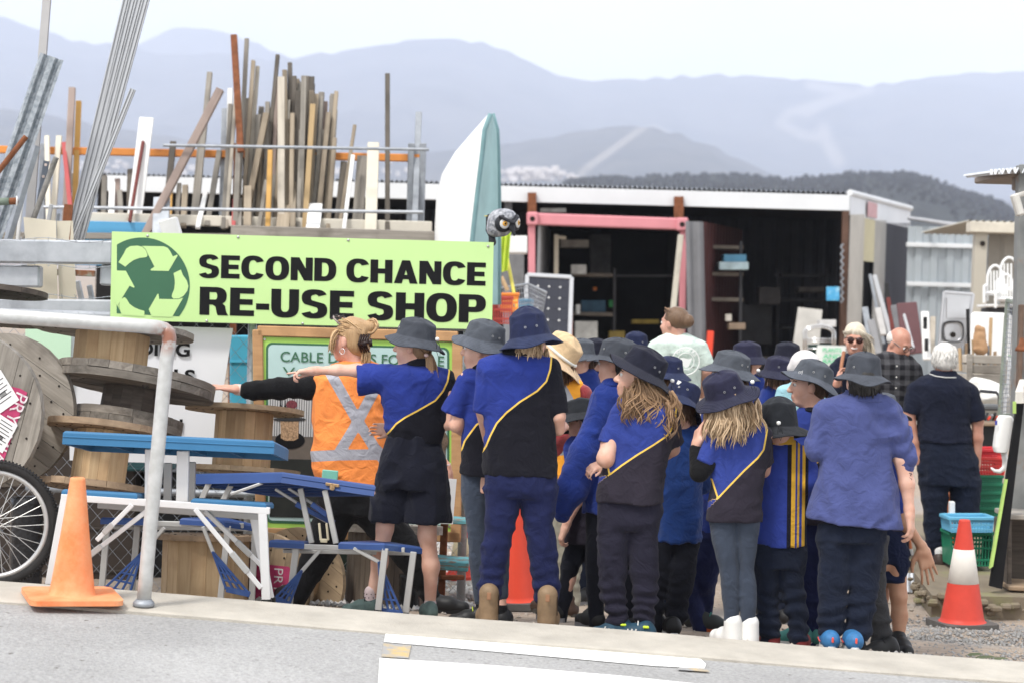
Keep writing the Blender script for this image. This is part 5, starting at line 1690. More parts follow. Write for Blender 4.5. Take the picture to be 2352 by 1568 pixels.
S = Sdf(.009);S.rows(p.R([(1215,1985,2078),(1255,1982,2081),(1290,1990,2082)],.62));S.rows(p.R([(1255,2028,2081),(1334,2029,2080)],.9));S.rows(p.R([(1255,1985,2030),(1334,1988,2032)],.9))
p.garment('shorts',S,mat_cloth('navy_shorts',((.008,.012,.034),)),FS)
p.shoe(gp(p,2062,1490),(.15,-1),.23,.088,.09,MATS['black_shoe'],MATS['black_shoe'],lace=MATS['cord_black']);p.shoe(gp(p,2022,1490,.15),(.0,-1),.23,.088,.09,MATS['black_shoe'],MATS['black_shoe'])
bucket(p,J(2020,945),rotm(math.radians(40),-.2,0),H_GREY,seed=28)
p = Person('child in dark grey trousers mostly hidden behind the faded blue sweatshirt',10.05,2010,h=.010,group=GK)
J = p.J;B = p.body
p.head(1985,935,math.radians(10),0,0,.92,(1985,985))
B.rows(p.R([(995,1950,2025),(1240,1955,2030)],.6),k=.02)
B.chain([J(2010,1280),J(2015,1380),J(2020,1490)],[.045,.032,.024])
p.finish(SK_FAIR)
S = Sdf(.011);S.rows(p.R([(985,1965,2010),(1000,1940,2030),(1240,1945,2035)],.6),k=.02);p.garment('polo_shirt',S,C_NAVYPOLO,FT)
legpair(p,[(1230,1950,1995),(1350,1952,1990),(1490,1955,1985)],[(1230,1990,2040),(1290,1998,2036),(1370,2000,2030),(1390,2000,2040),(1440,2002,2046),(1492,2004,2046)],mat_cloth('dark_grey_trousers',((.045,.045,.048),)),(.005,80,0),name='trousers')
p.shoe(gp(p,2046,1498,-.1),(-.9,-.3),.24,.088,.08,MATS['black_shoe'],MATS['black_shoe'],lace=MATS['cord_black'])
bucket(p,J(1985,922),rotm(0),H_GREY,seed=30)
# boy in faded blue sweatshirt
p = Person('boy in faded blue sweatshirt with pushed up sleeve, black socks and blue runners',9.6,1960,h=.0065,group=GK)
J = p.J;B = p.body
p.head(1982,876,math.radians(0),-.06,0,.97,(1984,912),eyes=False)
B.rows(p.R([(920,1925,2035),(1000,1905,2040),(1200,1890,2050)],.6),k=.02)
B.chain([J(1893,950),J(1874,1030,.02),J(1905,1040,.2)],[.045,.036,.028])
B.chain([J(2050,950),J(2072,1050),J(2083,1110),J(2088,1168)],[.05,.043,.036,.024],k=.02)
hand_prims(B,J(2088,1170),J(2091,1210)-J(2087,1170),V3(-.9,.45,0),1.0,(.45,.5,.55,.6),.03,.5,-1,r=.0088)
B.chain([J(1915,1230),J(1910,1350),J(1910,1475)],[.055,.04,.03]);B.chain([J(1990,1230),J(1978,1350),J(1966,1482)],[.055,.04,.03])
p.finish(SK_FAIR)
S = Sdf(.0085)
S.rows(p.R([(902,1945,2030),(912,1918,2042),(925,1900,2048),(945,1888,2052),(970,1888,2050),(1040,1893,2044),(1100,1882,2054),(1160,1864,2063),(1200,1857,2068)],.60),k=.02,tilt=-.09)
S.chain([J(1898,950),J(1876,1030,.0),J(1900,1036,.16)],[.062,.052,.045],k=.02)
S.chain([J(2046,950),J(2062,1000),J(2078,1050)],[.066,.060,.050],k=.02,rip=(.007,70))
p.garment('sweatshirt',S,C_SWEAT,FT+((.004,6,6,10,9.),))
S = Sdf(.007);S.cone(J(2077,1056),J(2079,1070),.047,.043,.003,rip=(.002,260));p.garment('cuff',S,C_SWEAT)
collar(p,[(896,1945,2020),(906,1935,2030),(920,1925,2042)],C_SWEAT,.8)
legpair(p,[(1205,1880,1954),(1260,1881,1952),(1330,1882,1950),(1370,1881,1945),(1430,1881,1936),(1456,1886,1931)],[(1205,1950,2036),(1260,1951,2028),(1320,1951,2017),(1360,1950,2013),(1420,1946,2001),(1445,1943,1999),(1468,1947,1996)],C_INKP,(.007,85,0),hip=[(1205,1880,2040),(1240,1879,2034)])
S = Sdf(.007);S.cone(J(1910,1450),J(1910,1486),.037,.036,.004);S.cone(J(1968,1460),J(1966,1494),.037,.036,.004);p.garment('socks',S,C_BLACK)
M_BLUE = mat('blue_runner',(.035,.15,.34),.6,var=.25,scale=40)
for(px,dd)in((1908,-.02),(1962,-.06)):
 q = gp(p,px,1490,dd-.05)
 b = p.shoe(q,(.02,1),.25,.086,.062,M_BLUE,MATS['white_sole'])
 p.T.add('heel_mark',cbox(q+V3(0,-.052,.06),.010,.012,.026,None,.003),mat('coral_mark',(.75,.10,.07),.5),parent=b)
 for sx in(-1,1):
  p.T.add('side_swoop',tube([q+V3(sx*.045,.05,.035),q+V3(sx*.046,.10,.045)],.004,5),MATS['coral_mark'],parent=b)
bucket(p,J(1983,857),rotm(math.radians(0),-.02,-.05),H_GREY2,rc=.083,hc=.086,brim=.058,droop=.026,eyelets=((-2.35,.5),),seed=32,wave=((-1.57,-.012,.7),(0,.0,.3)))
rr = random.Random(51);st = []
for i in range(110):
 a = math.pi+rr.uniform(-1.25,1.25)
 s0 = p.hp(.074*math.sin(a),.086*math.cos(a)-.012,rr.uniform(-.03,.01))
 st.append(fall(s0,V3(rr.uniform(-.1,.1),-.15,-1),rr.uniform(.03,.05),4,.003,20,rr))
locks(p,st,HR_BLACK,.0055)
p.T.add('tattoo',join(*[tube([J(2088+6*math.sin(i*2.1),1085+i*3.4,-.036),J(2091+4*math.cos(i*1.7),1088+i*3.4,-.034),J(2093,1086+i*3.4+3*math.sin(i),-.031)],.0016,4)for i in range(11)]),mat('ink',(.06,.05,.07),.9),label='dark ink marks on the forearm')
# grown-ups farther back
p = Person('woman in pale mint T-shirt with white round print, brown hair in a bun',14.1,1550,h=.009)
J = p.J;B = p.body
p.head(1549,742,math.radians(50),0,0,1.0,(1555,785))
B.rows(p.R([(780,1520,1595),(860,1515,1600),(960,1515,1605)],.6),k=.02)
B.chain([J(1508,800),J(1492,860,.05),J(1520,905,.2)],[.05,.042,.03]);B.chain([J(1608,800),J(1623,850),J(1612,905,.15)],[.05,.042,.03])
B.chain([J(1535,960),J(1533,1080),J(1533,1230)],[.055,.042,.03]);B.chain([J(1580,960),J(1582,1080),J(1582,1230)],[.055,.042,.03])
p.finish(SK_PINK)
S = Sdf(.010);S.rows(p.R([(766,1532,1578),(774,1514,1598),(788,1500,1612),(830,1503,1611),(900,1506,1606),(945,1506,1604)],.62),k=.02)
S.sleeve(J(1508,800),J(1494,848,.02),.058,.06);S.sleeve(J(1606,800),J(1622,840),.058,.056)
def logo(px,py,V):
 r = np.hypot(px-1575,py-829)
 return np.where((np.abs(r-31)<1.3)|(np.abs(r-18)<1.0),.6,0.0)
tee = p.garment('tshirt',S,mat_cloth('mint_tee',((.56,.66,.60),(.74,.78,.74)),weave=400),FT)
c0 = J(1575,829,-.175)
prt = [tube([c0+M(31,p.D)*(math.cos(t)*V3(1,.06,0)+math.sin(t)*V3(0,.0,1))for t in np.linspace(0,6.28,40,endpoint=False)],.0045,5,closed=True),tube([c0+M(19,p.D)*(math.cos(t)*V3(1,.06,0)+math.sin(t)*V3(0,.0,1))for t in np.linspace(0,6.28,30,endpoint=False)],.003,5,closed=True),plate([(-.04,.02),(-.03,-.02),(0,-.045),(.02,-.04),(.035,-.005),(.045,.025),(.02,.015),(-.02,.025)],-.002,.002,c0,(V3(1,.06,0),V3(0,0,1),V3(0,-1,0)))]
for i,ch in enumerate('RANGERS'):
 a = math.radians(140-i*100/6)
 q = c0+M(23,p.D)*(math.cos(a)*V3(1,0,0)+math.sin(a)*V3(0,0,1))+V3(0,-.004,0)
 prt.append(text_vf(ch,.026,q-.008*V3(math.sin(a),0,0),V3(math.sin(a),0,-math.cos(a)),V3(math.cos(a),0,math.sin(a)),.02))
p.T.add('shirt_print',join(*prt),mat('print_white',(.82,.84,.82),.8,var=.02),parent=tee)
legpair(p,[(935,1508,1556),(1080,1512,1550),(1235,1518,1546)],[(935,1552,1604),(1080,1560,1600),(1235,1566,1596)],C_BLACKP,None)
p.shoe(gp(p,1532,1240),(0,1),.25,.09,.08,MATS['black_shoe'],MATS['black_shoe']);p.shoe(gp(p,1582,1240),(0,1),.25,.09,.08,MATS['black_shoe'],MATS['black_shoe'])
Hc = Sdf(.009);Hc.ell(p.hp(0,-.022,.028),V3(.078,.092,.088),p.hA,.01);Hc.ell(J(1579,738,-.06),V3(.046,.042,.048),None,.008)
rr = random.Random(61);st = []
for i in range(70):
 a = rr.uniform(-2,2);s0 = p.hp(.08*math.sin(a),.055*math.cos(a)+.01,.02+rr.random()*.09);e0 = J(1574,738,-.06)
 mid = (s0+e0)/2+.008*nrm((s0+e0)/2-p.hc);st.append([s0,mid,e0])
locks(p,st,HR_MID,.005,cap=Hc.mesh(((.004,30,30,10,2.),)))
p = Person('smiling blond woman in sunglasses and navy jacket with tan bag strap',15.5,1965,h=.0085)
J = p.J;B = p.body
p.head(1963,780,math.radians(172),.0,.05,1.0,(1968,822),eyes=False)
B.rows(p.R([(820,1935,2000),(900,1925,2005),(1000,1930,2000)],.6),k=.02)
B.chain([J(1925,850),J(1910,920,-.1),J(1922,880,-.25)],[.05,.04,.028]);hand_prims(B,J(1922,882,-.25),V3(.2,0,1),V3(1,-.3,0),1.0,(.7,.8,.8,.8),.03,.5,1)
B.chain([J(1945,1000),J(1945,1120),J(1945,1290)],[.055,.042,.03]);B.chain([J(1990,1000),J(1990,1120),J(1990,1290)],[.055,.042,.03])
p.finish(SK_PINK)
S = Sdf(.011);S.rows(p.R([(812,1945,1995),(825,1922,2015),(850,1908,2025),(920,1910,2022),(1010,1912,2022)],.62),k=.02)
S.chain([J(1922,850),J(1908,920,-.1),J(1920,892,-.22)],[.062,.056,.045])
p.garment('jacket',S,C_NAVYPOLO,FT)
p.T.add('bag_strap',tube([J(1938,808,-.1),J(1934,830,-.17),J(1930,860,-.2),J(1929,900,-.2),J(1935,960,-.2)],.014,6),mat('tan_strap',(.34,.15,.08),.6),smooth=True)
legpair(p,[(1000,1918,1966),(1290,1930,1960)],[(1000,1962,2018),(1290,1974,2006)],C_BLACKP,None)
sg_ = p.T.add('sunglasses',tube([p.hp(-.082,.0,.008),p.hp(-.07,.08,.012),p.hp(0,.108,.012),p.hp(.07,.08,.012),p.hp(.082,.0,.008)],.004,6),mat('dark_frame',(.02,.012,.010),.3),smooth=True)
for sx in(-1,1):
 v,f = lathe([(.012,.002),(.026,0),(.026,-.004)],16,p.hp(.034*sx,.106,-.002),(p.hA[0],p.hA[2],p.hA[1]))
 p.T.add('lens',(v,f),mat('lens_brown',(.035,.012,.010),.12),parent=sg_,smooth=True)
p.T.add('smile',tube([p.hp(-.024,.088,-.060),p.hp(-.012,.096,-.067),p.hp(.012,.096,-.067),p.hp(.024,.088,-.060)],[.003,.0055,.0055,.003],6),mat('teeth',(.8,.78,.74),.3),smooth=True)
Hc = Sdf(.009);Hc.ell(p.hp(0,-.03,.045),V3(.084,.098,.09),p.hA,.01)
rr = random.Random(71);st = []
for i in range(110):
 a = rr.uniform(-2.6,2.6);s0 = p.hp(.03*math.sin(a),.075-.01*abs(a),.105-.02*abs(a));s1 = p.hp(.088*math.sin(a),.08*math.cos(a),.05)
 e0 = J(1995+rr.uniform(-4,14),790+rr.uniform(-8,40),.05)
 st.append([s0,s1,(s1+e0)/2+.02*nrm(s1-p.hc),e0])
for i in range(40):
 st.append(fall(J(1993+rr.uniform(-4,8),785,rr.uniform(-.02,.08)),V3(.6,-.2,-.5),rr.uniform(.12,.2),8,.01,22,rr))
locks(p,st,HR_PALE,.006,cap=Hc.mesh(((.004,30,30,10,2.),)))
p = Person('bald man with glasses and white goatee looking down, dark plaid shirt',15.0,2050,h=.0085)
J = p.J;B = p.body
p.head(2066,788,math.radians(-142),-.45,0,1.03,(2050,822),eyes=True)
B.rows(p.R([(822,2010,2090),(900,2000,2090),(1010,2000,2085)],.6),k=.02)
B.chain([J(2000,850),J(1990,940),J(2020,985,-.2)],[.055,.045,.03]);B.chain([J(2098,850),J(2112,930),J(2120,960,-.2)],[.055,.045,.03])
B.chain([J(2020,1010),J(2020,1130),J(2020,1290)],[.055,.042,.03]);B.chain([J(2070,1010),J(2070,1130),J(2070,1290)],[.055,.042,.03])
p.finish(SK_OLD)
S = Sdf(.011);S.rows(p.R([(808,2030,2075),(818,2006,2095),(836,1990,2108),(880,1990,2110),(1015,1992,2100)],.62),k=.02)
S.chain([J(2002,850),J(1990,940),J(2016,978,-.18)],[.066,.058,.045]);S.chain([J(2098,850),J(2112,930),J(2118,955,-.18)],[.064,.055,.045])
p.garment('plaid_shirt',S,mat_cloth('plaid_charcoal',((.012,.012,.015),(.075,.075,.082)),'plaid'),FT)
for i in range(3):
 v,f = lathe([(.006,-.002),(.006,.002)],10,J(2060-i,840+i*25,-.22),(V3(1,0,0),V3(0,0,1),V3(0,-1,0)));p.T.add('button',(v,f),mat('button_pale',(.6,.58,.54),.4))
legpair(p,[(1005,1994,2048),(1290,2004,2036)],[(1005,2044,2098),(1290,2054,2086)],C_INKP,None)
gf = p.T.add('glasses',join(tube([p.hp(-.078,-.02,.012),p.hp(-.068,.078,.006)],.003,5),tube([p.hp(.078,-.02,.012),p.hp(.068,.078,.006)],.003,5),*[tube([p.hp(.034*sx+.026*math.cos(t),.108,.0+.018*math.sin(t))for t in np.linspace(0,6.28,16,endpoint=False)],.0025,5,closed=True)for sx in(-1,1)]),MATS['dark_frame'])
S = Sdf(.008);S.ell(p.hp(0,.082,-.098),V3(.026,.018,.022),p.hA,.01);S.cone(p.hp(-.02,.095,-.052),p.hp(.02,.095,-.052),.006,.006,.01);p.T.add('goatee',S.mesh(((.002,60,60,30,1.),)),mat('goatee_white',(.68,.66,.63),.8),smooth=True)
Hc = Sdf(.008);Hc.ell(p.hp(0,-.040,.012),V3(.079,.075,.060),p.hA,.01);p.T.add('hair',Hc.mesh(((.002,50,50,20,2.),)),HR_WHITE,smooth=True,attrs=None)
p = Person('white haired man in navy polo and dark trousers walking away on the slab',14.8,2170,h=.0085,zfix=True)
J = p.J;B = p.body
p.head(2169,826,math.radians(-4),-.12,0,1.03,(2167,866),eyes=False)
B.rows(p.R([(870,2125,2210),(930,2115,2222),(1010,2118,2224)],.6),k=.02)
B.chain([J(2100,895),J(2088,950),J(2100,1015),J(2108,1042)],[.055,.044,.034,.026],k=.02);hand_prims(B,J(2108,1042),V3(.15,.2,-1),V3(1,0,0),1.05,(.4,.5,.5,.5),.03,.5,1)
B.chain([J(2230,900),J(2245,965),J(2246,1005),J(2243,1065,.02)],[.055,.045,.038,.030],k=.02);hand_prims(B,J(2243,1066,.02),V3(-.1,.2,-1),V3(-1,0,0),1.05,(.4,.5,.5,.5),.03,.5,-1)
B.chain([J(2145,1040),J(2150,1180),J(2158,1300)],[.06,.045,.032]);B.chain([J(2215,1040),J(2215,1180),J(2210,1300,.2)],[.06,.045,.032])
p.finish(SK_OLD)
S = Sdf(.010);S.rows(p.R([(857,2140,2198),(868,2112,2216),(884,2098,2230),(905,2098,2232),(940,2106,2228),(970,2110,2226),(1014,2108,2231)],.62),k=.02)
S.sleeve(J(2104,895),J(2090,948),.066,.056);S.sleeve(J(2228,900),J(2246,964),.066,.062)
p.garment('polo_shirt',S,C_NAVYPOLO,FT)
collar(p,[(850,2140,2196),(860,2134,2200),(868,2126,2206)],C_NAVYPOLO,.85)
p.T.add('collar_stripe',tube([J(2135,858,-.02),J(2150,863,-.11),J(2172,866,-.13),J(2195,866,-.09),J(2202,866,-.01)],.004,5),MATS['white_lace'])
legpair(p,[(1100,2112,2180),(1192,2122,2172),(1242,2126,2170),(1278,2135,2172)],[(1100,2178,2251),(1175,2189,2247),(1240,2194,2232),(1285,2197,2226,.2)],C_INKP,(.006,80,0),hip=[(1008,2110,2230),(1060,2108,2248),(1112,2110,2252)],folds=FP)
for(px,py,dd,d)in((2158,1318,-.05,(-.5,.9)),(2210,1300,.2,(.0,1))):
 q = gp(p,px,py,dd);q[2]+=.10
 S = Sdf(.008);S.cone(q+V3(0,.02,.14),q+V3(0,.02,.07),.042,.042,.004);p.garment('sock',S,C_WHITE)
 p.shoe(q,d,.29,.105,.085,mat('brown_leather_shoe',(.05,.032,.026),.5),MATS['boot_sole'])
rr = random.Random(81);st = []
Hc = Sdf(.009);Hc.ell(p.hp(0,-.02,.035),V3(.084,.100,.092),p.hA,.01);Hc.ell(p.hp(0,-.055,-.025),V3(.07,.06,.06),p.hA,.03)
for i in range(160):
 a = math.pi+rr.uniform(-2.2,2.2);z = rr.uniform(-.03,.10)
 rr_ = math.sqrt(max(.05,1-((z-.035)/.095)**2))
 s0 = p.hp(.084*rr_*math.sin(a),.098*rr_*math.cos(a)-.02,z)
 st.append(fall(s0,(s0-p.hc)*.7+V3(0,0,-.3),.045,4,.006,30,rr))
locks(p,st,HR_WHITE,.006,cap=Hc.mesh(((.003,40,40,18,2.),)))
# children farther into the yard, mostly hats and shoulders
def far_kid(label,D,hx,hy,yaw,hatm,cloth,rows,seed,haircol=HR_BROWN,pitch=-.1,roll=0,hat='bucket',skin=SK_FAIR,legs=True):
 p = Person(label,D,hx,h=.0105,group='children farther into the yard')
 k = D/13.0
 p.head(hx,hy,yaw,pitch,roll,.92,(hx,hy+32/k))
 cx = (rows[0][1]+rows[0][2])/2
 zf = p.base[2]
 bot = rows[-1]
 J = p.J
 p.body.rows(p.R([(r[0],r[1]*.8+cx*.2,r[2]*.8+cx*.2)for r in rows],.55),k=.02)
 c = J((bot[1]+bot[2])/2,bot[0])
 hw = p.m((bot[2]-bot[1])/2)
 for sx in(-1,1):
  p.body.chain([c+V3(sx*hw*.5,0,0),V3(c[0]+sx*hw*.5,c[1],zf+.04)],[.06,.032])
  t = J(rows[1][1]if sx<0 else rows[1][2],rows[1][0])
  p.body.chain([t+V3(-sx*.04,0,-.03),t+V3(sx*.01,0,-.22),t+V3(-sx*.03,.14,-.36)],[.04,.033,.022])
 p.finish(skin)
 S = Sdf(.011);S.rows(p.R(rows,.6),k=.02)
 for sx in(-1,1):
  t = J(rows[1][1]if sx<0 else rows[1][2],rows[1][0])
  S.chain([t+V3(-sx*.045,0,-.03),t+V3(sx*.0,0,-.17)],[.055,.05])
 p.garment('top',S,cloth,FT)
 S = Sdf(.012);S.rows([(c[2]-.16,c[0],c[1],hw,hw*.6),(c[2]+.04,c[0],c[1],hw*.95,hw*.58)])
 for sx in(-1,1):
  S.chain([c+V3(sx*hw*.5,0,-.1),V3(c[0]+sx*hw*.5,c[1],zf+.09)],[.07,.045])
 p.garment('trousers',S,C_INKP,FP)
 for sx in(-1,1):
  p.shoe(V3(c[0]+sx*hw*.5,c[1]-.05,zf),(math.sin(-yaw),math.cos(yaw)),.22,.085,.07,MATS['black_shoe'],MATS['grey_sole'])
 rr = random.Random(seed)
 st = [fall(p.hp(.074*math.sin(a),.088*math.cos(a)-.012,-.01),V3(0,-.1,-1),rr.uniform(.05,.10),5,.006,20,rr)for a in np.linspace(1.5,4.8,44)]
 locks(p,st,haircol,.006)
 if hat=='bucket':
  bucket(p,p.hp(0,-.005,.03),rotm(yaw,pitch+.12,roll),hatm,rc=.085,hc=.078,brim=.056,droop=.04,seed=seed,nseg=48,eyelets=((-2.0,.5),(-1.1,.5)))
 else:
  S = Sdf(.009);S.ell(p.hp(0,-.012,.045),V3(.086,.10,.088),p.hA);S.cone(p.hp(-.06,.05,.02),p.hp(.06,.05,.02),.03,.03,.02);S.ell(p.hp(0,-.05,.0),V3(.075,.055,.04),p.hA,.02)
  p.garment('beanie',S,hatm)
 return p
far_kid('distant child in pale grey hat behind the straw hat',13.2,1334,820,2.6,H_GREY,C_FLEECE,[(848,1322,1350),(856,1306,1372),(900,1302,1374),(1010,1304,1372)],101)
far_kid('distant child in dark hat raising a hand beside the straw hat',13.6,1366,818,-.6,H_INK,C_FLEECE,[(842,1352,1384),(852,1334,1396),(900,1332,1398),(1010,1334,1396)],102)
far_kid('distant child in navy hat in front of the mint T-shirt woman',12.6,1537,862,.1,H_NAVY,C_FLEECE,[(892,1522,1552),(902,1504,1570),(950,1502,1572),(1070,1504,1570)],103)
far_kid('distant child in navy hat facing right near the shed',13.4,1716,826,-1.2,H_PURP,C_FLEECE,[(856,1704,1736),(866,1692,1752),(920,1690,1754),(1030,1692,1752)],104)
far_kid('distant child in faded purple hat with long brown hair',12.9,1786,860,.25,H_PURP,C_FLEECE,[(884,1768,1800),(894,1750,1814),(950,1748,1816),(1060,1750,1814)],105,roll=-.1)
far_kid('distant child in dark hat turning round beside the hand truck',14.2,1808,825,2.5,H_INK,C_FLEECE,[(850,1795,1824),(858,1780,1838),(900,1778,1840),(1010,1780,1838)],106)
far_kid('child in white beanie and light blue hooded coat',12.2,1846,852,.6,mat_cloth('beanie_white',((.62,.60,.60),)),mat_cloth('sky_hoodie',((.30,.52,.58),)),[(880,1815,1862),(892,1790,1885),(950,1784,1890),(1070,1788,1886)],107,hat='beanie',haircol=HR_LTBRN)
far_kid('distant child in dark cap hidden behind the fleece child',14.6,1461,800,0,H_NAVY,C_FLEECE,[(826,1448,1476),(835,1432,1490),(880,1430,1492),(990,1432,1490)],108)
# left side: sign, fence, spools, tables, timber
W_GREY = wood('weathered_grey_wood',(.20,.18,.155),(.36,.33,.29),'X',dirt=(.09,.075,.06))
W_OLD = wood('old_slab_wood',(.10,.085,.07),(.23,.205,.175),'X',dirt=(.04,.035,.03))
W_PINE = wood('pine_stave',(.40,.265,.14),(.56,.41,.245),'Z',dirt=(.30,.18,.09))
W_BROWN = wood('brown_board',(.22,.15,.095),(.36,.26,.17),'X')
W_DARK = wood('dark_old_wood',(.055,.042,.034),(.13,.105,.085),'X')
W_PLY = wood('plywood',(.30,.22,.14),(.45,.34,.22),'X')
W_OAK = wood('oak_frame',(.40,.22,.10),(.52,.31,.15),'X',objrand=.06)
M_GALV = mat('galvanised_steel',(.36,.38,.41),.5,.5,var=.16,scale=7,col2=(.50,.52,.55),c2lo=.42,c2hi=.7)
M_GALV2 = mat('dull_galvanised',(.30,.32,.35),.55,.5,var=.25,scale=9)
M_RUST = mat('rust',(.20,.075,.035),.85,.1,var=.35,scale=16,bump=.3,bscale=60)
M_ALU = mat('white_aluminium',(.46,.47,.49),.45,.25,var=.06,scale=4)
M_WHITE = mat('white_enamel',(.76,.76,.75),.45,var=.05,scale=5,col2=(.50,.46,.40),c2lo=.64,c2hi=.8)
M_CREAM = mat('cream_enamel',(.66,.60,.48),.5,var=.06,scale=5,col2=(.35,.26,.17),c2lo=.66,c2hi=.76)
M_BLK = mat('black_plastic',(.014,.014,.015),.45,var=.2)
M_BLACKINK = mat('black_vinyl',(.010,.010,.011),.5,var=.1,spec=.1)
M_HOLE = mat('nail_hole',(.02,.015,.012),1.0)
def disc_planks(T,parent,c,ax,R,t,wdt,m,rng,gap=.0025,jit=.002):
 x,y,z = ax
 n = max(3,int(round(2*R/wdt)))
 w = 2*R/n
 for i in range(n):
  y0,y1 = -R+i*w+gap/2,-R+(i+1)*w-gap/2
  pts = []
  top,bot = [],[]
  for yy in np.linspace(y0,y1,7):
   q = math.sqrt(max(R*R-yy*yy,(.02*R)**2))
   bot.append((q,yy));top.append((-q,yy))
  poly = bot+top[::-1]
  dz = rng.uniform(-jit,jit)
  v,f = plate(poly,dz,t+dz,c,(x,y,z))
  v = np.asarray(v)
  cc = v.mean(0)
  me = new_mesh('plank',(v-cc)@np.array([x,y,z]).T,f);me.materials.append(m)
  o = bpy.data.objects.new('plank',me)
  o.matrix_world = Matrix(((x[0],y[0],z[0],cc[0]-T.base[0]),(x[1],y[1],z[1],cc[1]-T.base[1]),(x[2],y[2],z[2],cc[2]-T.base[2]),(0,0,0,1)))
  link(o,parent)
def spool(label,c,axis,L,R,t,Rb,m_fl,m_st,xdir=(1,0,0),wdt=.11,nst=18,seed=1,R2=None,two=False,m_fl2=None,holes=True,rot2=1.2):
 rng = random.Random(seed)
 a = nrm(axis)
 c = np.asarray(c,float)
 T = Thing('cable_spool',label,'cable drum',c,'wooden cable drums')
 x,y,z = axes_of(a,xdir)
 x2 = math.cos(rot2)*x+math.sin(rot2)*y;y2 = np.cross(z,x2)
 for(nm,off,rr,mm,xx,yy)in(('flange',0,R2 or R,m_fl2 or m_fl,x2,y2),('flange',L-t,R,m_fl,x,y)):
  fl = bpy.data.objects.new(nm,None);link(fl,T.o)
  fo = c+z*off
  if two:
   disc_planks(T,fl,fo,(xx,yy,z),rr,t/2-.001,wdt,mm,rng)
   disc_planks(T,fl,fo+z*t/2,(nrm(yy*.95+xx*.3),-nrm(xx*.95-yy*.3),z),rr,t/2-.001,wdt,mm,rng)
  else:
   disc_planks(T,fl,fo,(xx,yy,z),rr,t,wdt,mm,rng)
  if holes:
   vf = []
   for k in range(26):
    q = rr*(.86 if k%2 else .70)
    an = k/26*6.283+.1*rng.random()
    for zz in(-.0035,t+.0015):
     p0 = fo+q*(math.cos(an)*xx+math.sin(an)*yy)+z*zz
     vf.append(lathe([(.0065,0),(.006,.002)],6,p0,(xx,yy,z)))
   T.add('nail_head',join(*vf),M_HOLE,parent=fl,kind='stuff')
 br = bpy.data.objects.new('barrel',None);link(br,T.o)
 for k in range(nst):
  an = (k+.5)/nst*2*math.pi
  n = math.cos(an)*x+math.sin(an)*y
  tg = -math.sin(an)*x+math.cos(an)*y
  w = 2*Rb*math.tan(math.pi/nst)*.985
  me_c = c+z*L/2+n*(Rb-.012+rng.uniform(-.0015,.0015))
  v,f = cbox((0,0,0),w,.024,L-2*t-.002,None,.0025)
  me = new_mesh('stave',v,f);me.materials.append(m_st)
  o = bpy.data.objects.new('stave',me)
  o.matrix_world = Matrix(((tg[0],-n[0],z[0],me_c[0]-c[0]),(tg[1],-n[1],z[1],me_c[1]-c[1]),(tg[2],-n[2],z[2],me_c[2]-c[2]),(0,0,0,1)))
  link(o,br)
 return T,(x,y,z)
def _arc(cx,cy,rx,ry,a0,a1,n=14,p=.82):
 out = []
 for t in np.linspace(math.radians(a0),math.radians(a1),n):
  c,s = math.cos(t),math.sin(t)
  out.append((cx+rx*math.copysign(abs(c)**p,c),cy+ry*math.copysign(abs(s)**p,s)))
 return out
def glyph(ch):
 w = .27;h = .205
 R = lambda x0,y0,x1,y1:([(x0,y1),(x1,y1)],[(x0,y0),(x1,y0)])
 if ch=='E':return .66,[R(0,0,w,1),R(w,0,.66,h),R(w,.40,.62,.60),R(w,1-h,.66,1)]
 if ch=='H':return .78,[R(0,0,w,1),R(.78-w,0,.78,1),R(w,.40,.78-w,.62)]
 if ch=='N':return .78,[R(0,0,w*.93,1),R(.78-w*.93,0,.78,1),([(.0,1),(.30,1)],[(.48,0),(.78,0)])]
 if ch=='-':return .36,[R(.0,.24,.36,.46)]
 if ch=='A':return .84,[([(.28,1),(0,0)],[(.52,1),(.28,0)]),([(.32,1),(.56,0)],[(.56,1),(.84,0)]),R(.2,.18,.64,.37)]
 if ch=='U':return .76,[([(0,1),(0,.36)]+_arc(.38,.36,.38,.38,180,360)+[(.76,.36),(.76,1)],[(w,1),(w,.36)]+_arc(.38,.36,.38-w,.38-h,180,360)+[(.76-w,.36),(.76-w,1)])]
 if ch=='O':return .84,[(_arc(.42,.5,.42,.52,0,360,40),_arc(.42,.5,.42-w,.52-h,0,360,40))]
 if ch=='C':return .80,[(_arc(.42,.5,.42,.52,28,332,36),_arc(.42,.5,.42-w,.52-h,40,320,36))]
 if ch=='D':return .78,[R(0,0,w,1),([(w,1)]+_arc(.34,.5,.44,.5,90,-90,20)+[(w,0)],[(w,1-h)]+_arc(.34,.5,.44-w,.5-h,90,-90,20)+[(w,h)])]
 if ch in 'PR':
  s = [R(0,0,w,1),([(w,1)]+_arc(.44,.685,.30,.315,90,-90,18)+[(w,.37)],[(w,.815)]+_arc(.42,.685,.06,.13,90,-90,18)+[(w,.555)])]
  if ch=='P':return .74,s
  return .78,s+[([(.30,.42),(.44,.30),(.47,.1),(.50,0)],[(.56,.50),(.70,.34),(.735,.12),(.79,0)])]
 if ch=='S':
  o = _arc(.37,.715,.345,.305,20,90,8)+_arc(.37,.715,.35,.305,90,225,14)
  i = _arc(.37,.715,.115,.125,20,90,8)+_arc(.37,.715,.095,.105,90,240,14)
  o2 = _arc(.37,.285,.095,.105,60,-90,14)+_arc(.37,.285,.115,.125,-90,-160,8)
  i2 = _arc(.37,.285,.355,.305,45,-90,14)+_arc(.37,.285,.37,.305,-90,-160,8)
  return .74,[(o+o2,i+i2)]
 return .3,[]
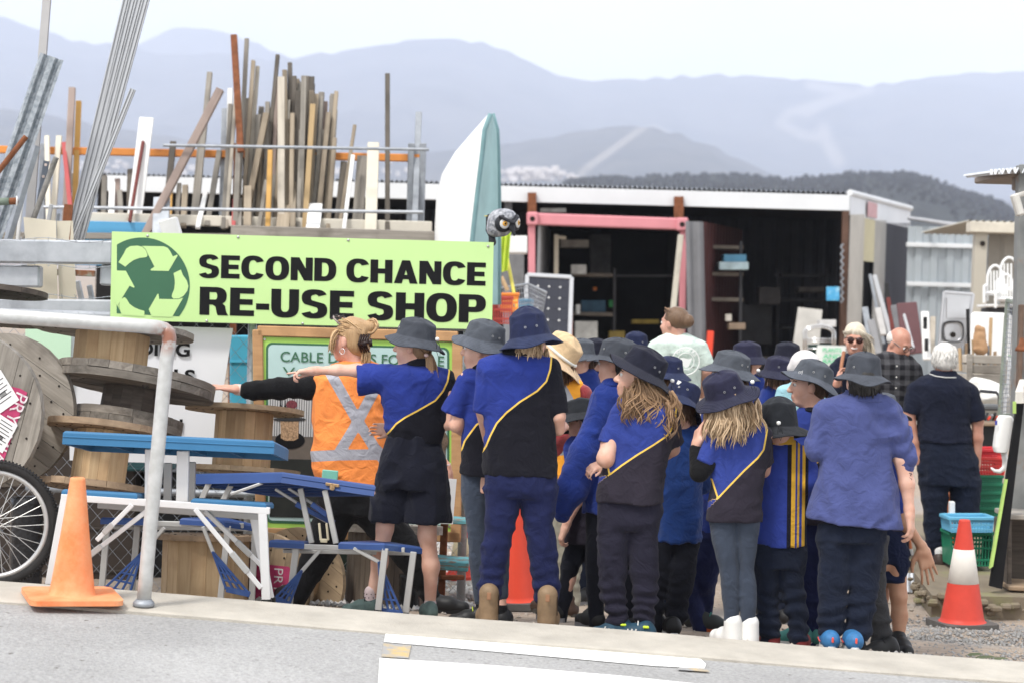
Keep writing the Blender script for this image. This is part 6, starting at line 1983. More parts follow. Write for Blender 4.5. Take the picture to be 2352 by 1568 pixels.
def heavy_text(s,gap=.055):
 V,F,x = [],[],0.0
 L = 0
 for ch in s:
  if ch==' ':
   x+=.30;continue
  w,strips = glyph(ch)
  for(a,b)in strips:
   n = len(a);k = len(V);L+=1
   V+=[(x+p[0],p[1],.0001*(L%4))for p in a]+[(x+p[0],p[1],.0001*(L%4))for p in b]
   F+=[(k+i,k+i+1,k+n+i+1,k+n+i)for i in range(n-1)]
  x+=w+gap
 return np.array(V),F
# main sign
SD = 12.4
_tl,_tr,_bl = P(257,532,SD),P(1134,557,SD),P(253,735,SD)
_ex,_ey = (_tr-_tl)/np.linalg.norm(np.array([877,25])),(_bl-_tl)/203.04
_exn,_eyn = nrm(_ex),nrm(_ey)
_en = nrm(np.cross(_exn,_eyn))*1.0
if _en@_F>0:_en = -_en
def sgp(px,py,lift=0.0):
 return P(px,py,SD)+_en*lift
def px_poly(pts,lift,th=.0008,D=None):
 V = [sgp(x,y,lift)for(x,y)in pts]+[sgp(x,y,lift-th)for(x,y)in pts]
 n = len(pts)
 f = [tuple(range(n)),tuple(range(n,2*n))[::-1]]+[(i,n+i,n+(i+1)%n,(i+1)%n)for i in range(n)]
 a = np.asarray(V)
 if np.cross(a[1]-a[0],a[2]-a[1])@_en<0 and False:pass
 return a,f
M_SIGN = mat('lime_sign',(.50,.72,.30),.35,var=.04,scale=1.2,spec=.4)
M_DKGRN = mat('dark_green_vinyl',(.045,.135,.075),.4,var=.08,scale=2)
T = Thing('shop_sign','long lime green sign reading SECOND CHANCE RE-USE SHOP on the fence','sign',sgp(695,745))
quad = [(257,532),(1134,557),(1130,757),(253,735)]
T.add('panel',px_poly(quad,0,.006),M_SIGN)
def c6(pts):
 return[(x/5.461+229.7,y/5.461+516.8)for(x,y)in pts]
circ = [(326+110*math.cos(t),657+111*math.sin(t))for t in np.linspace(-2.12,.665,40)]
emb = T.add('emblem',px_poly([(268.5,622)]+circ[:1]+circ[1:]+[(398,726.5),(268,719),(268.5,620)][:0]+[(411,727),(268,720)],.0015),M_DKGRN,label='dark green round recycling emblem')
ARW = [[(233,470),(300,360),(330,300),(380,268),(470,262),(530,275),(570,312),(597,375),(590,400),(570,408),(500,415),(430,440),(370,480),(318,526)],[(525,265),(800,270),(850,290),(880,330),(915,398),(968,375),(976,386),(862,580),(640,574),(636,560),(684,525),(603,370),(570,300)],[(923,607),(1015,562),(1040,630),(1090,700),(1110,770),(1095,830),(1050,890),(990,926),(920,925),(900,900),(905,870),(930,810),(940,740),(938,680)],[(735,868),(743,930),(985,934),(1045,914),(905,1156),(650,1150),(612,1060),(722,868)],[(190,573),(325,577),(435,780),(425,790),(372,765),(270,930),(232,1000),(240,1050),(268,1108),(196,968),(180,968)],[(240,1000),(265,930),(310,908),(335,930),(370,990),(430,1035),(500,1065),(558,1080),(558,1150),(275,1130),(245,1050)],[(905,1156),(985,1158),(1000,1200),(880,1200)]]
for k,a in enumerate(ARW[:6]):
 T.add('arrow',px_poly(c6(a),.003),M_SIGN,parent=emb)
def sign_text(T,s,x0,x1,ybase,cap,bold,m,D=None,lift=.0022,parent=None,slope=.0285):
 xd = nrm(P(x1,ybase+(x1-x0)*slope,SD)-P(x0,ybase,SD));yd = -_eyn
 v,f = heavy_text(s)
 w = v[:,0].max()-v[:,0].min();h = v[:,1].max()-v[:,1].min()
 W = M(math.hypot(x1-x0,(x1-x0)*slope),SD);H = M(cap,SD)
 o = sgp(x0,ybase,lift)
 vv = o+np.outer((v[:,0]-v[:,0].min())/w*W,xd)+np.outer(v[:,1]-v[:,1].min(),yd)*H/h+np.outer(v[:,2],_en)
 return T.add('lettering',(vv,f),m,parent=parent)
sign_text(T,'SECOND CHANCE',457,1115,639,55,.045,M_BLACKINK)
sign_text(T,'RE-USE SHOP',458,1115,724.5,67,.045,M_BLACKINK)
for(x,y)in((339,542),(1121,566),(547,545),(800,552),(475,737),(695,743)):
 v,f = lathe([(.009,0),(.008,.004),(.004,.006)],10,sgp(x,y,.0005),axes_of(_en,_exn));T.add('bolt',(v,f),mat('bolt_zinc',(.5,.5,.5),.35,.9),smooth=True)
T = Thing('owl_decoy','grey plastic owl head decoy with orange eye on the sign corner','owl decoy',P(1128,556,12.42))
M_OWL = mat('owl_grey',(.20,.21,.235),.7,var=.5,scale=60,bump=.5,bscale=160,col2=(.46,.47,.50),c2lo=.45,c2hi=.6)
M_OWLD = mat('owl_dark',(.02,.021,.026),.6)
S = Sdf(.004)
oc = P(1150,512,12.42)
k = 12.42/FPX
S.ell(oc,V3(31*k,.085,32*k),None,.01)
S.ell(P(1165,500,12.4),V3(22*k,.07,19*k),None,.02)
S.ell(P(1135,528,12.42),V3(17*k,.06,16*k),None,.02)
ow = T.add('head',S.mesh(((.0015,60,60,60,2.),)),M_OWL,smooth=True)
for(x,y,sx)in((1158,514,1),(1186,512,.35)):
 dd = -.078 if sx==1 else-.035
 xax = V3(1,.25,-.2)if sx==1 else V3(.5,.8,0)
 nn = nrm(V3(.35,-1,-.05))if sx==1 else nrm(V3(1,-.45,0))
 A = axes_of(nn,V3(0,0,1))
 q = P(x,y,12.42+dd)
 p0 = T.add('eye_patch',lathe([(.056,-.02),(.052,.004),(.03,.010)],20,q,A),M_OWLD,smooth=True)
 T.add('eye_ring',lathe([(.035,.004),(.030,.014),(.02,.017)],20,q,A),mat('owl_ring',(.62,.62,.60),.6),parent=p0,smooth=True)
 T.add('eye',lathe([(.020,.012),(.015,.020),(.004,.023)],16,q,A),mat('owl_iris',(.60,.32,.06),.2),parent=p0,smooth=True)
 T.add('pupil',lathe([(.008,.018),(.004,.026)],12,q,A),M_BLACKINK,parent=p0,smooth=True)
S = Sdf(.004);S.cone(P(1176,523,12.34),P(1182,541,12.33),.020,.006,.004);S.cone(P(1148,498,12.32),P(1180,512,12.31),.009,.011,.004);S.cone(P(1180,512,12.31),P(1190,500,12.36),.009,.008,.004)
T.add('beak',S.mesh(),M_OWLD,smooth=True)
S = Sdf(.006);S.cone(P(1124,500,12.44),P(1125,528,12.44),.022,.026,.01);S.cone(P(1125,530,12.43),P(1130,548,12.43),.022,.016,.01);S.cone(P(1130,548,12.43),P(1131,557,12.43),.022,.024,.004)
T.add('neck_post',S.mesh(),M_OWLD,smooth=True)
T.add('cable_tie',tube([P(1113,497,12.42),P(1119,496.5,12.40)],.003,5),mat('tie_yellow',(.6,.5,.1),.5))
# fence behind the signs
T = Thing('wire_fence','galvanised chain link fence with barbed wire carrying the signs','fence',on_ground(600,12.6))
FD = 12.56
def fence_pt(u,v,off=0.0):
 return P(-40,718,FD+off)+_exn*u-_eyn*v
rail0,rail1 = P(-40,716,FD),P(1085,752,FD)
T.add('top_rail',tube([rail0+V3(0,.02,0),rail1+V3(0,.02,0)],M(9,FD),12),M_GALV,smooth=True)
for px in(-30,580,1075):
 b0 = P(px,745 if px>0 else 716,FD+.03);g0 = on_ground(px,FD)
 T.add('post',tube([b0+V3(0,0,.45),V3(b0[0],b0[1],g0[2]-.05)],.028,12),M_GALV,smooth=True)
T.add('bottom_rail',tube([P(60,1120,FD+.02),P(1075,1148,FD+.02)],.022,8),M_GALV2,smooth=True)
vfs = []
for i in range(-14,60):
 for sgn in(1,-1):
  pts = []
  x = i*.10
  nz = 36
  for j in range(nz):
   zz = -.05*j
   xx = x+sgn*.05*j*.9
   if-.1<xx<3.10:
    pts.append(fence_pt(xx,zz+.02,.004*sgn*(1 if j%2 else-1)))
  if len(pts)>2:
   vfs.append(tube(pts,.0016,3,caps=False))
T.add('chain_link',join(*vfs),M_GALV2,kind='stuff')
rr = random.Random(3)
for(ya,yb)in((547,578),(606,637),(676,707)):
 a,b = P(-30,ya,FD),P(1100,yb,FD)
 pts = [a+(b-a)*t+V3(0,0,-.012*math.sin(t*40))for t in np.linspace(0,1,60)]
 w = T.add('barbed_wire',tube(pts,.0022,4),M_GALV2)
 vf = []
 for q in range(36):
  c = a+(b-a)*(q+.5)/36
  for e in range(2):
   d = V3(rr.gauss(0,.4),rr.gauss(0,.4),rr.gauss(0,1));d = nrm(d)*.016
   vf.append(tube([c-d,c+d],.0014,3))
 T.add('barb',join(*vf),M_GALV2,parent=w,kind='stuff')
def board(T,name,quad_px,D,m,th=.006,lift=0):
 V = [P(x,y,D)for(x,y)in quad_px]+[P(x,y,D)+V3(0,th,0)for(x,y)in quad_px]
 f = [(3,2,1,0),(4,5,6,7),(0,1,5,4),(1,2,6,5),(2,3,7,6),(3,0,4,7)]
 return T.add(name,(V,f),m)
def flat_text(T,s,x0,x1,ybase,cap,bold,m,D,slope=.03,parent=None,depth=.003):
 xd = nrm(P(x1,ybase+(x1-x0)*slope,D)-P(x0,ybase,D));yd = nrm(_U-(_U@xd)*xd)
 v,f = text_vf(s,1.0,(0,0,0),(1,0,0),(0,1,0),bold,0)
 w = v[:,0].max()-v[:,0].min();h = v[:,1].max()-v[:,1].min()
 o = P(x0,ybase,D)+V3(0,-depth,0)
 vv = o+np.outer((v[:,0]-v[:,0].min())/w*M(x1-x0,D),xd)+np.outer(v[:,1]-v[:,1].min(),yd)*M(cap,D)/h
 return T.add('lettering',(vv,f),m,parent=parent)
T = Thing('materials_sign','white sign with black BUILDING MATERIALS lettering behind the spools','sign',P(400,1060,12.5))
board(T,'panel',[(160,743),(535,754),(486,1066),(160,1056)],12.5,mat('white_sign',(.70,.71,.74),.4,var=.04,scale=2))
flat_text(T,'BUILDING',222,436,813,32,.03,M_BLACKINK,12.49)
flat_text(T,'MATERIALS',180,448,872,32,.03,M_BLACKINK,12.49)
flat_text(T,'COME IN',235,419,986,30,.03,M_BLACKINK,12.49)
T = Thing('green_fade_sign','pale green sign panel half hidden behind the spools at left','sign',P(110,810,12.48))
m,n,l,b = nodes_of('green_fade')
tc = n.new('ShaderNodeTexCoord');sx = n.new('ShaderNodeSeparateXYZ');l.new(tc.outputs['Generated'],sx.inputs[0])
nz = n.new('ShaderNodeTexNoise');nz.inputs['Scale'].default_value = 6;l.new(tc.outputs['Generated'],nz.inputs['Vector'])
ad = n.new('ShaderNodeMath');ad.operation = 'MULTIPLY_ADD';ad.inputs[1].default_value = .25;l.new(nz.outputs['Fac'],ad.inputs[0]);l.new(sx.outputs['Z'],ad.inputs[2])
rp = n.new('ShaderNodeValToRGB');rp.color_ramp.elements[0].color = (.20,.55,.18,1);rp.color_ramp.elements[1].color = (.48,.68,.50,1);rp.color_ramp.elements[1].position = .5
l.new(ad.outputs[0],rp.inputs['Fac']);l.new(rp.outputs[0],b.inputs['Base Color']);b.inputs['Roughness'].default_value = .5
board(T,'panel',[(58,738),(164,743),(160,900),(58,895)],12.46,m)
CD = 12.3
T = Thing('cable_drum_sign','oak framed sign reading CABLE DRUMS FOR with a photo of a drum table','sign',P(820,1240,CD))
for(a,b)in(((592,760),(1052,773)),((592,757),(600,1225)),((1051,770),(1047,1238)),((590,1222),(1058,1232))):
 T.add('frame_rail',beam(P(*a,CD),P(*b,CD),M(24,CD),.04,_F),W_OAK)
def cq(x,y,d=0):
 return P(x,y,CD+d)
board(T,'panel',[(600,773),(1044,786),(1038,1222),(604,1212)],CD,mat('lime_panel',(.36,.62,.12),.4,var=.04))
def rr_poly(x0,y0,x1,y1,r,sl=.028,n=6):
 pts = []
 for(cx_,cy_,a0)in((x1-r,y0+r,-90),(x1-r,y1-r,0),(x0+r,y1-r,90),(x0+r,y0+r,180)):
  for i in range(n+1):
   a = math.radians(a0+90*i/n)
   pts.append((cx_+r*math.cos(a),cy_+r*math.sin(a)+(cx_-x0)*sl))
 return pts
def flat_poly(T,name,pts,D,m,parent=None,th=.0008,label=None):
 n = len(pts)
 V = [P(x,y,D)for(x,y)in pts]+[P(x,y,D+th)for(x,y)in pts]
 f = [tuple(range(n)),tuple(range(n,2*n))[::-1]]+[(i,n+i,n+(i+1)%n,(i+1)%n)for i in range(n)]
 return T.add(name,(V,f),m,parent=parent,label=label)
flat_poly(T,'border',rr_poly(611,786,1032,1200,14),CD-.002,M_DKGRN)
pic = flat_poly(T,'inner_panel',rr_poly(616,791,1027,1194,11),CD-.004,mat('pale_teal_print',(.42,.58,.57),.5,var=.04))
flat_text(T,'CABLE DRUMS FOR SALE',644,1020,830,24,.008,M_DKGRN,CD-.006)
flat_text(T,'Various sizes',649,900,862,20,-.004,M_DKGRN,CD-.006)
photo = flat_poly(T,'photo_print',[(617,908),(1026,920),(1022,1196),(619,1186)],CD-.006,mat('photo_floor',(.12,.10,.085),.5,var=.3,scale=5),label='printed photo of a drum table before corrugated iron')
m,n,l,b = nodes_of('printed_corrugation')
tc = n.new('ShaderNodeTexCoord');sx = n.new('ShaderNodeSeparateXYZ');l.new(tc.outputs['Object'],sx.inputs[0])
ml = n.new('ShaderNodeMath');ml.operation = 'MULTIPLY';ml.inputs[1].default_value = 420;l.new(sx.outputs['X'],ml.inputs[0])
sn = n.new('ShaderNodeMath');sn.operation = 'SINE';l.new(ml.outputs[0],sn.inputs[0])
mr = n.new('ShaderNodeMapRange');mr.inputs[1].default_value = -1;l.new(sn.outputs[0],mr.inputs[0])
rp = n.new('ShaderNodeValToRGB');rp.color_ramp.elements[0].color = (.10,.10,.105,1);rp.color_ramp.elements[1].color = (.55,.55,.55,1)
l.new(mr.outputs[0],rp.inputs['Fac']);l.new(rp.outputs[0],b.inputs['Base Color'])
M_PCOR = m
flat_poly(T,'print_iron',[(617,908),(1026,920),(1024,1010),(618,1000)],CD-.0075,M_PCOR,parent=photo)
flat_poly(T,'print_ground',[(619,1052),(1023,1062),(1022,1196),(619,1186)],CD-.0075,mat('print_dark',(.018,.02,.018),.6,var=.5,scale=6),parent=photo)
ell = lambda cx,cy,rx,ry:[(cx+rx*math.cos(t),cy+ry*math.sin(t))for t in np.linspace(0,6.283,28,endpoint=False)]
flat_poly(T,'print_base',ell(666,1010,34,20),CD-.009,M_BLACKINK,parent=photo)
flat_poly(T,'print_barrel',[(644,965),(686,966),(685,1006),(675,1011),(655,1011),(645,1005)],CD-.0105,mat('print_brick',(.34,.22,.13),.6,var=.6,scale=90),parent=photo)
flat_poly(T,'print_top',ell(665,962,37,5),CD-.0115,mat('print_black_top',(.03,.03,.032),.4),parent=photo)
flat_poly(T,'print_flowers',ell(670,928,13,10),CD-.0105,mat('print_flower',(.14,.03,.04),.6,var=.6,scale=120),parent=photo)
for bx in(645,655):
 flat_poly(T,'print_bottle',[(bx-3,958),(bx-3,934),(bx-1,928),(bx-1,918),(bx+1,918),(bx+1,928),(bx+3,934),(bx+3,958)],CD-.0105,M_BLACKINK,parent=photo)
flat_poly(T,'print_clock',ell(1000,1012,30,30),CD-.009,mat('print_wood',(.12,.085,.06),.6,var=.5,scale=50),parent=photo)
flat_text(T,'5',1004,1015,1022,14,.02,M_BLACKINK,CD-.011,parent=photo)
for(x,y)in((608,779),(1041,793),(1038,1000),(1032,1208)):
 v,f = lathe([(.008,0),(.006,.004)],10,P(x,y,CD-.002),axes_of(-_F,_exn));T.add('screw',(v,f),MATS['bolt_zinc'])
# spools
upv = lambda lx,ly:nrm(V3(lx,ly,1))
rear = P(12,940,10.95)
Ta,axA = spool('big grey drum lying on its side with pink print and paper labels',rear,V3(-.19,-.98,.02),.46,.42,.045,.2,W_GREY,W_PINE,xdir=V3(.25,0,1),seed=3,m_fl2=W_GREY,rot2=1.25)
fx,fy,fz = axA
fc = rear+fz*(.46+.002)
def onface(u,v,lift=0):
 ur = nrm(np.cross(V3(0,0,1),fz));uu = np.cross(fz,ur)
 return fc+ur*u+uu*v+fz*lift
def face_poly(T,name,pts,lift,m,th=.001,parent=None,label=None):
 n = len(pts)
 V = [onface(u,v,lift)for(u,v)in pts]+[onface(u,v,lift-th)for(u,v)in pts]
 f = [tuple(range(n)),tuple(range(n,2*n))[::-1]]+[(i,n+i,n+(i+1)%n,(i+1)%n)for i in range(n)]
 return T.add(name,(V,f),m,parent=parent,label=label)
M_PINK = mat('magenta_stencil',(.42,.045,.13),.8,var=.25,scale=18,col2=(.28,.22,.2),c2lo=.62,c2hi=.72)
face_poly(Ta,'stencil_patch',[(-.30,-.27),(.20,-.30),(.34,.12),(.30,.14),(.12,.17),(-.25,.30)],.0035,M_PINK,label='magenta painted patch')
ur = nrm(np.cross(V3(0,0,1),fz));uu = np.cross(fz,ur)
v,f = text_vf('PRYSMIAN',.075,onface(.285,.13,.0052),nrm(-uu*.93-ur*.36),nrm(ur*.93-uu*.36),.0)
Ta.add('lettering',(v,f),mat('stencil_white',(.66,.60,.62),.9,var=.2,scale=40,col2=(.42,.10,.18),c2lo=.55,c2hi=.7))
M_PAPER = mat('label_paper',(.72,.72,.72),.7,var=.05,scale=20)
for(cu,cv,a,w,h)in((.19,.12,.62,.13,.19),(.20,-.10,-.5,.12,.17)):
 A = (math.cos(a)*ur+math.sin(a)*uu,-math.sin(a)*ur+math.cos(a)*uu,fz)
 lab = Ta.add('paper_label',cbox(onface(cu,cv,.007),w,h,.0015,A,.0005),M_PAPER)
 vf = []
 for j in range(7):
  vf.append(cbox(onface(cu,cv,.0085)+A[1]*(h*(.38-.11*j)),w*(.82 if j%2 else .6),.004,.0006,A,.0002))
 for j in range(9):
  vf.append(cbox(onface(cu,cv,.0085)+A[1]*(-h*.1)+A[0]*(w*(-.1+.035*j)),.0025,h*.12,.0006,A,.0002))
 Ta.add('label_print',join(*vf),M_BLACKINK,parent=lab)
A = (ur,uu,fz)
Ta.add('paper_label',cbox(onface(.07,.20,.007),.09,.10,.0015,(nrm(ur+.4*uu),nrm(uu-.4*ur),fz),.0005),mat('yellow_label',(.68,.62,.18),.7))
spool('upright drum with pale pine staves and thin grey top',P(248,880,11.15),upv(.05,.15),M(128,11.15),.45,.032,.205,W_GREY,W_PINE,seed=5,R2=.30,holes=True)
T0,_ = spool('upright drum with thick dark weathered flanges marked $100',P(292,985,11.05),upv(.13,.21),M(128,11.05),.44,.085,.17,W_OLD,W_DARK,seed=7,R2=.30,two=True,wdt=.13,holes=False)
flat_text(T0,'$100',327,343,890,8,.0,M_BLACKINK,10.55,parent=None)
spool('low drum with pine barrel under the dark $100 drum',P(222,1125,10.75),upv(.08,.20),M(152,10.75),.31,.035,.145,W_BROWN,W_PINE,seed=9)
spool('plywood topped drum with pine staves beside the white sign',P(552,1085,11.55),upv(.03,.14),M(150,11.55),.345,.028,.167,W_PLY,W_PINE,seed=11,wdt=.8)
spool('small drum with dark worn top at the far left edge',P(-40,738,11.3),upv(.06,.12),M(78,11.3),.345,.03,.075,W_DARK,W_DARK,seed=13)
spool('pine drum standing behind the folding tables',P(468,1392,11.2),upv(.0,.1),M(165,11.2),.30,.03,.24,W_BROWN,W_PINE,seed=15)
Th,axH = spool('drum on its side with magenta print between the tables',P(690,1330,11.75),V3(-.42,-.9,.02),.40,.31,.035,.15,W_PLY,W_PINE,xdir=V3(.2,0,1),seed=17)
fx,fy,fz = axH;fc = P(690,1330,11.75)+fz*(.40+.002)
face_poly(Th,'stencil_patch',[(-.05,-.28),(.17,-.27),(.20,.10),(.16,.13),(-.10,.13)],.0035,M_PINK)
ur = nrm(np.cross(V3(0,0,1),fz));uu = np.cross(fz,ur)
v,f = text_vf('PRYSMIAN',.062,onface(.07,.12,.0052),nrm(-uu),nrm(ur),.0)
Th.add('lettering',(v,f),MATS['stencil_white'])
spool('dark weathered drum with grey slab top in front of the oak frame',P(888,1408,11.85),upv(.02,.1),M(205,11.85),.31,.05,.25,W_GREY,wood('dark_stave',(.07,.05,.038),(.20,.16,.12),'Z'),seed=19,two=True)
def roll(label,c0,c1,r,seed):
 prof = [(r*.2,0),(r,.002)]+[(r*(1+.02*math.sin(i*2.3+seed)),i/14*np.linalg.norm(c1-c0))for i in range(1,14)]+[(r,np.linalg.norm(c1-c0)),(r*.2,np.linalg.norm(c1-c0)+.002)]
 return solo('wrapped_roll',label,'roll',lathe(prof,24,c0,axes_of(c1-c0)),mat('black_wrap',(.02,.02,.022),.25,var=.4,scale=30,bump=.8,bscale=35),smooth=True,group='black wrapped rolls')
roll('black film wrapped roll standing behind the bicycle wheel',P(58,1372,10.6),P(62,1140,10.6),.085,1)
roll('black film wrapped roll beside the dark weathered drum',P(938,1420,11.4),P(942,1318,11.4),.062,2)
M_TURQ = mat('peeling_turquoise',(.11,.32,.36),.8,var=.25,scale=14,col2=(.20,.15,.11),c2lo=.48,c2hi=.58,stretch=(1,1,6))
T = Thing('old_bench','old bench boards with peeling turquoise paint by the wire fence','bench',on_ground(1040,12.1))
T.add('plank',beam(P(985,1188,12.1),P(1074,1196,12.1),.16,.03),M_TURQ);T.add('plank',beam(P(960,1286,11.9),P(1077,1295,11.9),.26,.055),M_TURQ)
T.add('post',beam(P(1022,1180,12.2),P(1012,1400,12.2),.045,.06),M_RUST);T.add('crosspiece',beam(P(1010,1325,12.15),P(1066,1325,12.2),.03,.03),M_RUST)
# traffic cones
def cone(label,base_px,D,H,rb,rt,plate_w,m,bands=(),rot=.2,lean=(0,0),m_base=None,th=.035,zoff=0):
 g = on_ground(base_px,D)if D>9.05 else None
 if g is None:
  p = P(base_px,784,D);g = np.array([p[0],p[1],road_z(p[0],p[1])+(.03 if p[1]>CREST_Y else 0)])
 g = g+V3(0,0,zoff)
 T = Thing('traffic_cone',label,'traffic cone',g,'traffic cones')
 up = nrm(V3(lean[0],lean[1],1))
 A = axes_of(up,V3(math.cos(rot),math.sin(rot),0))
 h = plate_w/2
 pts = []
 for(cx_,cy_,a0)in((h,h,0),(-h,h,90),(-h,-h,180),(h,-h,270)):
  for i in range(5):
   a = math.radians(a0+90*i/4);r = h*.22
   pts.append((cx_-math.copysign(r,cx_)+r*math.cos(a),cy_-math.copysign(r,cy_)+r*math.sin(a)))
 T.add('base',plate(pts,0,th,g,A),m_base or m)
 r_at = lambda t:rb+(rt-rb)*t
 T.add('body',lathe([(rb*1.16,th-.002),(rb*1.05,th+.008),(rb,th+.03),(r_at(.5),th+(H-th)*.5),(rt*1.04,H-.012),(rt,H-.004),(rt*.8,H),(rt*.62,H-.002),(rt*.6,H-.06)],40,g,A,cap=False),m,smooth=True)
 for(t0,t1,mm)in bands:
  z0,z1 = th+(H-th)*t0,th+(H-th)*t1
  T.add('band',lathe([(r_at(t0)+.0005,z0-.001),(r_at(t0)+.0025,z0),(r_at(t1)+.0025,z1),(r_at(t1)+.0005,z1+.001)],40,g,A,cap=False),mm,smooth=True)
 return T
M_ORC = mat('sunbleached_orange',(.78,.22,.075),.65,var=.12,scale=9,col2=(.80,.36,.18),c2lo=.35,c2hi=.65)
M_REDC = mat('red_cone_rubber',(.56,.055,.035),.5,var=.08,scale=9,col2=(.10,.05,.04),c2lo=.66,c2hi=.76)
M_REDC2 = mat('bright_red_cone',(.72,.07,.035),.5,var=.05,scale=6)
M_WB = mat('white_band_scuffed',(.66,.63,.58),.6,var=.06,scale=7,col2=(.30,.26,.22),c2lo=.68,c2hi=.74)
M_RUB = mat('grey_rubber',(.10,.095,.09),.85,var=.2,scale=12)
cone('faded orange cone on the road edge beside the bicycle wheel',177,8.72,.535,.095,.032,.40,M_ORC,rot=.35,th=.022,lean=(.03,0))
cone('red cone with scuffed white band on the gravel at right',2232,12.75,.70,.135,.035,.36,M_REDC,((.38,.71,M_WB),),rot=.28,m_base=M_RUB,th=.045,lean=(-.01,0))
cone('plain bright red cone seen between the navy trouser legs',1193,12.2,.80,.14,.02,.40,M_REDC2,rot=.1,m_base=M_RUB,th=.04,zoff=.03)
cone('old red and cream cone behind the wire fence',1075,13.1,.42,.09,.03,.26,M_REDC,((.12,.62,mat('cream_band',(.58,.48,.33),.7,var=.2,scale=12)),),rot=.5,th=.02,zoff=.14)
# steel rail in the foreground
T = Thing('pipe_rail','bent galvanised pipe rail with a rusty corner at the road edge','rail',P(330,1390,8.75))
m,n,l,b = nodes_of('galv_pipe_rusty_bend')
tc = n.new('ShaderNodeTexCoord');nz = n.new('ShaderNodeTexNoise');nz.inputs['Scale'].default_value = 22;nz.inputs['Detail'].default_value = 6
l.new(tc.outputs['Object'],nz.inputs['Vector'])
rp = n.new('ShaderNodeValToRGB');rp.color_ramp.elements[0].color = (.46,.46,.445,1);rp.color_ramp.elements[1].color = (.56,.56,.55,1);rp.color_ramp.elements[0].position = .35;rp.color_ramp.elements[1].position = .65
l.new(nz.outputs['Fac'],rp.inputs['Fac'])
at = n.new('ShaderNodeAttribute');at.attribute_name = 'rust'
ad = n.new('ShaderNodeMath');ad.operation = 'MULTIPLY';l.new(at.outputs['Fac'],ad.inputs[0])
r2 = n.new('ShaderNodeMapRange');r2.inputs[1].default_value,r2.inputs[2].default_value = .38,.5;l.new(nz.outputs['Fac'],r2.inputs[0]);l.new(r2.outputs[0],ad.inputs[1])
mx = n.new('ShaderNodeMixRGB');mx.inputs[2].default_value = (.30,.13,.085,1);l.new(ad.outputs[0],mx.inputs[0]);l.new(rp.outputs[0],mx.inputs[1])
l.new(mx.outputs[0],b.inputs['Base Color']);b.inputs['Roughness'].default_value = .5;b.inputs['Metallic'].default_value = .3
RD = 8.75
pp = [(330,1384),(346,1200),(361,1050),(373,920),(383,820),(388,790),(389,776),(386,764),(377,756),(362,752),(330,749),(200,740),(60,730),(-60,722),(-400,700)]
pts = [P(x,y,RD+(.0 if i<8 else-.02*(i-8)))for i,(x,y)in enumerate(pp)]
ptf = []
for i in range(len(pts)-1):
 for t in(0,.34,.67):
  ptf.append(pts[i]*(1-t)+pts[i+1]*t)
ptf.append(pts[-1])
v,f = tube(ptf,M(16.5,RD),18)
ux,uy = proj(v)
rust = np.clip(1.4-np.hypot(ux-384,uy-775)/32,0,1)
T.add('pipe',(v,f),m,smooth=True,attrs={'rust':rust})
g0 = ptf[0]
T.add('base_flange',lathe([(.048,-.012),(.047,.004),(.040,.010),(.034,.018)],20,g0,None),M_GALV2,smooth=True)
# bicycle wheel
T = Thing('bicycle_wheel','bicycle wheel with knobbly black tyre at the left edge','wheel',P(-17,1352,9.25))
wc = P(-16,1203,9.25);Rw = M(148,9.25)
wa = axes_of(V3(.18,-1,0),V3(0,0,1))
ring = lambda r,n = 72:[wc+r*(math.cos(t)*wa[0]+math.sin(t)*wa[1])for t in np.linspace(0,2*math.pi,n,endpoint=False)]
ty = T.add('tyre',tube(ring(Rw-.024),.024,12,closed=True),mat('tyre_rubber',(.022,.021,.021),.8,var=.3,scale=20),smooth=True)
vf = []
for k in range(110):
 a = k/110*6.283
 d = math.cos(a)*wa[0]+math.sin(a)*wa[1];tg = -math.sin(a)*wa[0]+math.cos(a)*wa[1]
 for s_,oz in((-.016,.0),(0,.004),(.016,0)):
  vf.append(cbox(wc+d*(Rw-.003+oz-.25*abs(s_))+wa[2]*s_,.009,.012,.008,(tg,wa[2],d),.001))
T.add('tread_knob',join(*vf),MATS['tyre_rubber'],parent=ty,kind='stuff')
T.add('rim',tube(ring(Rw-.055),.013,8,closed=True),mat('rim_alloy',(.55,.55,.54),.4,.6),smooth=True)
T.add('hub',lathe([(.02,-.05),(.028,-.045),(.014,-.035),(.014,.035),(.028,.045),(.02,.05)],14,wc,wa),MATS['rim_alloy'],smooth=True)
for k in range(32):
 a = k/32*6.283;a2 = a+(.75 if k%2 else-.75)
 h0 = wc+.026*(math.cos(a2)*wa[0]+math.sin(a2)*wa[1])+wa[2]*(.04 if(k//2)%2 else-.04)
 T.add('spoke',tube([h0,wc+(Rw-.062)*(math.cos(a)*wa[0]+math.sin(a)*wa[1])],.0016,4),MATS['rim_alloy'])
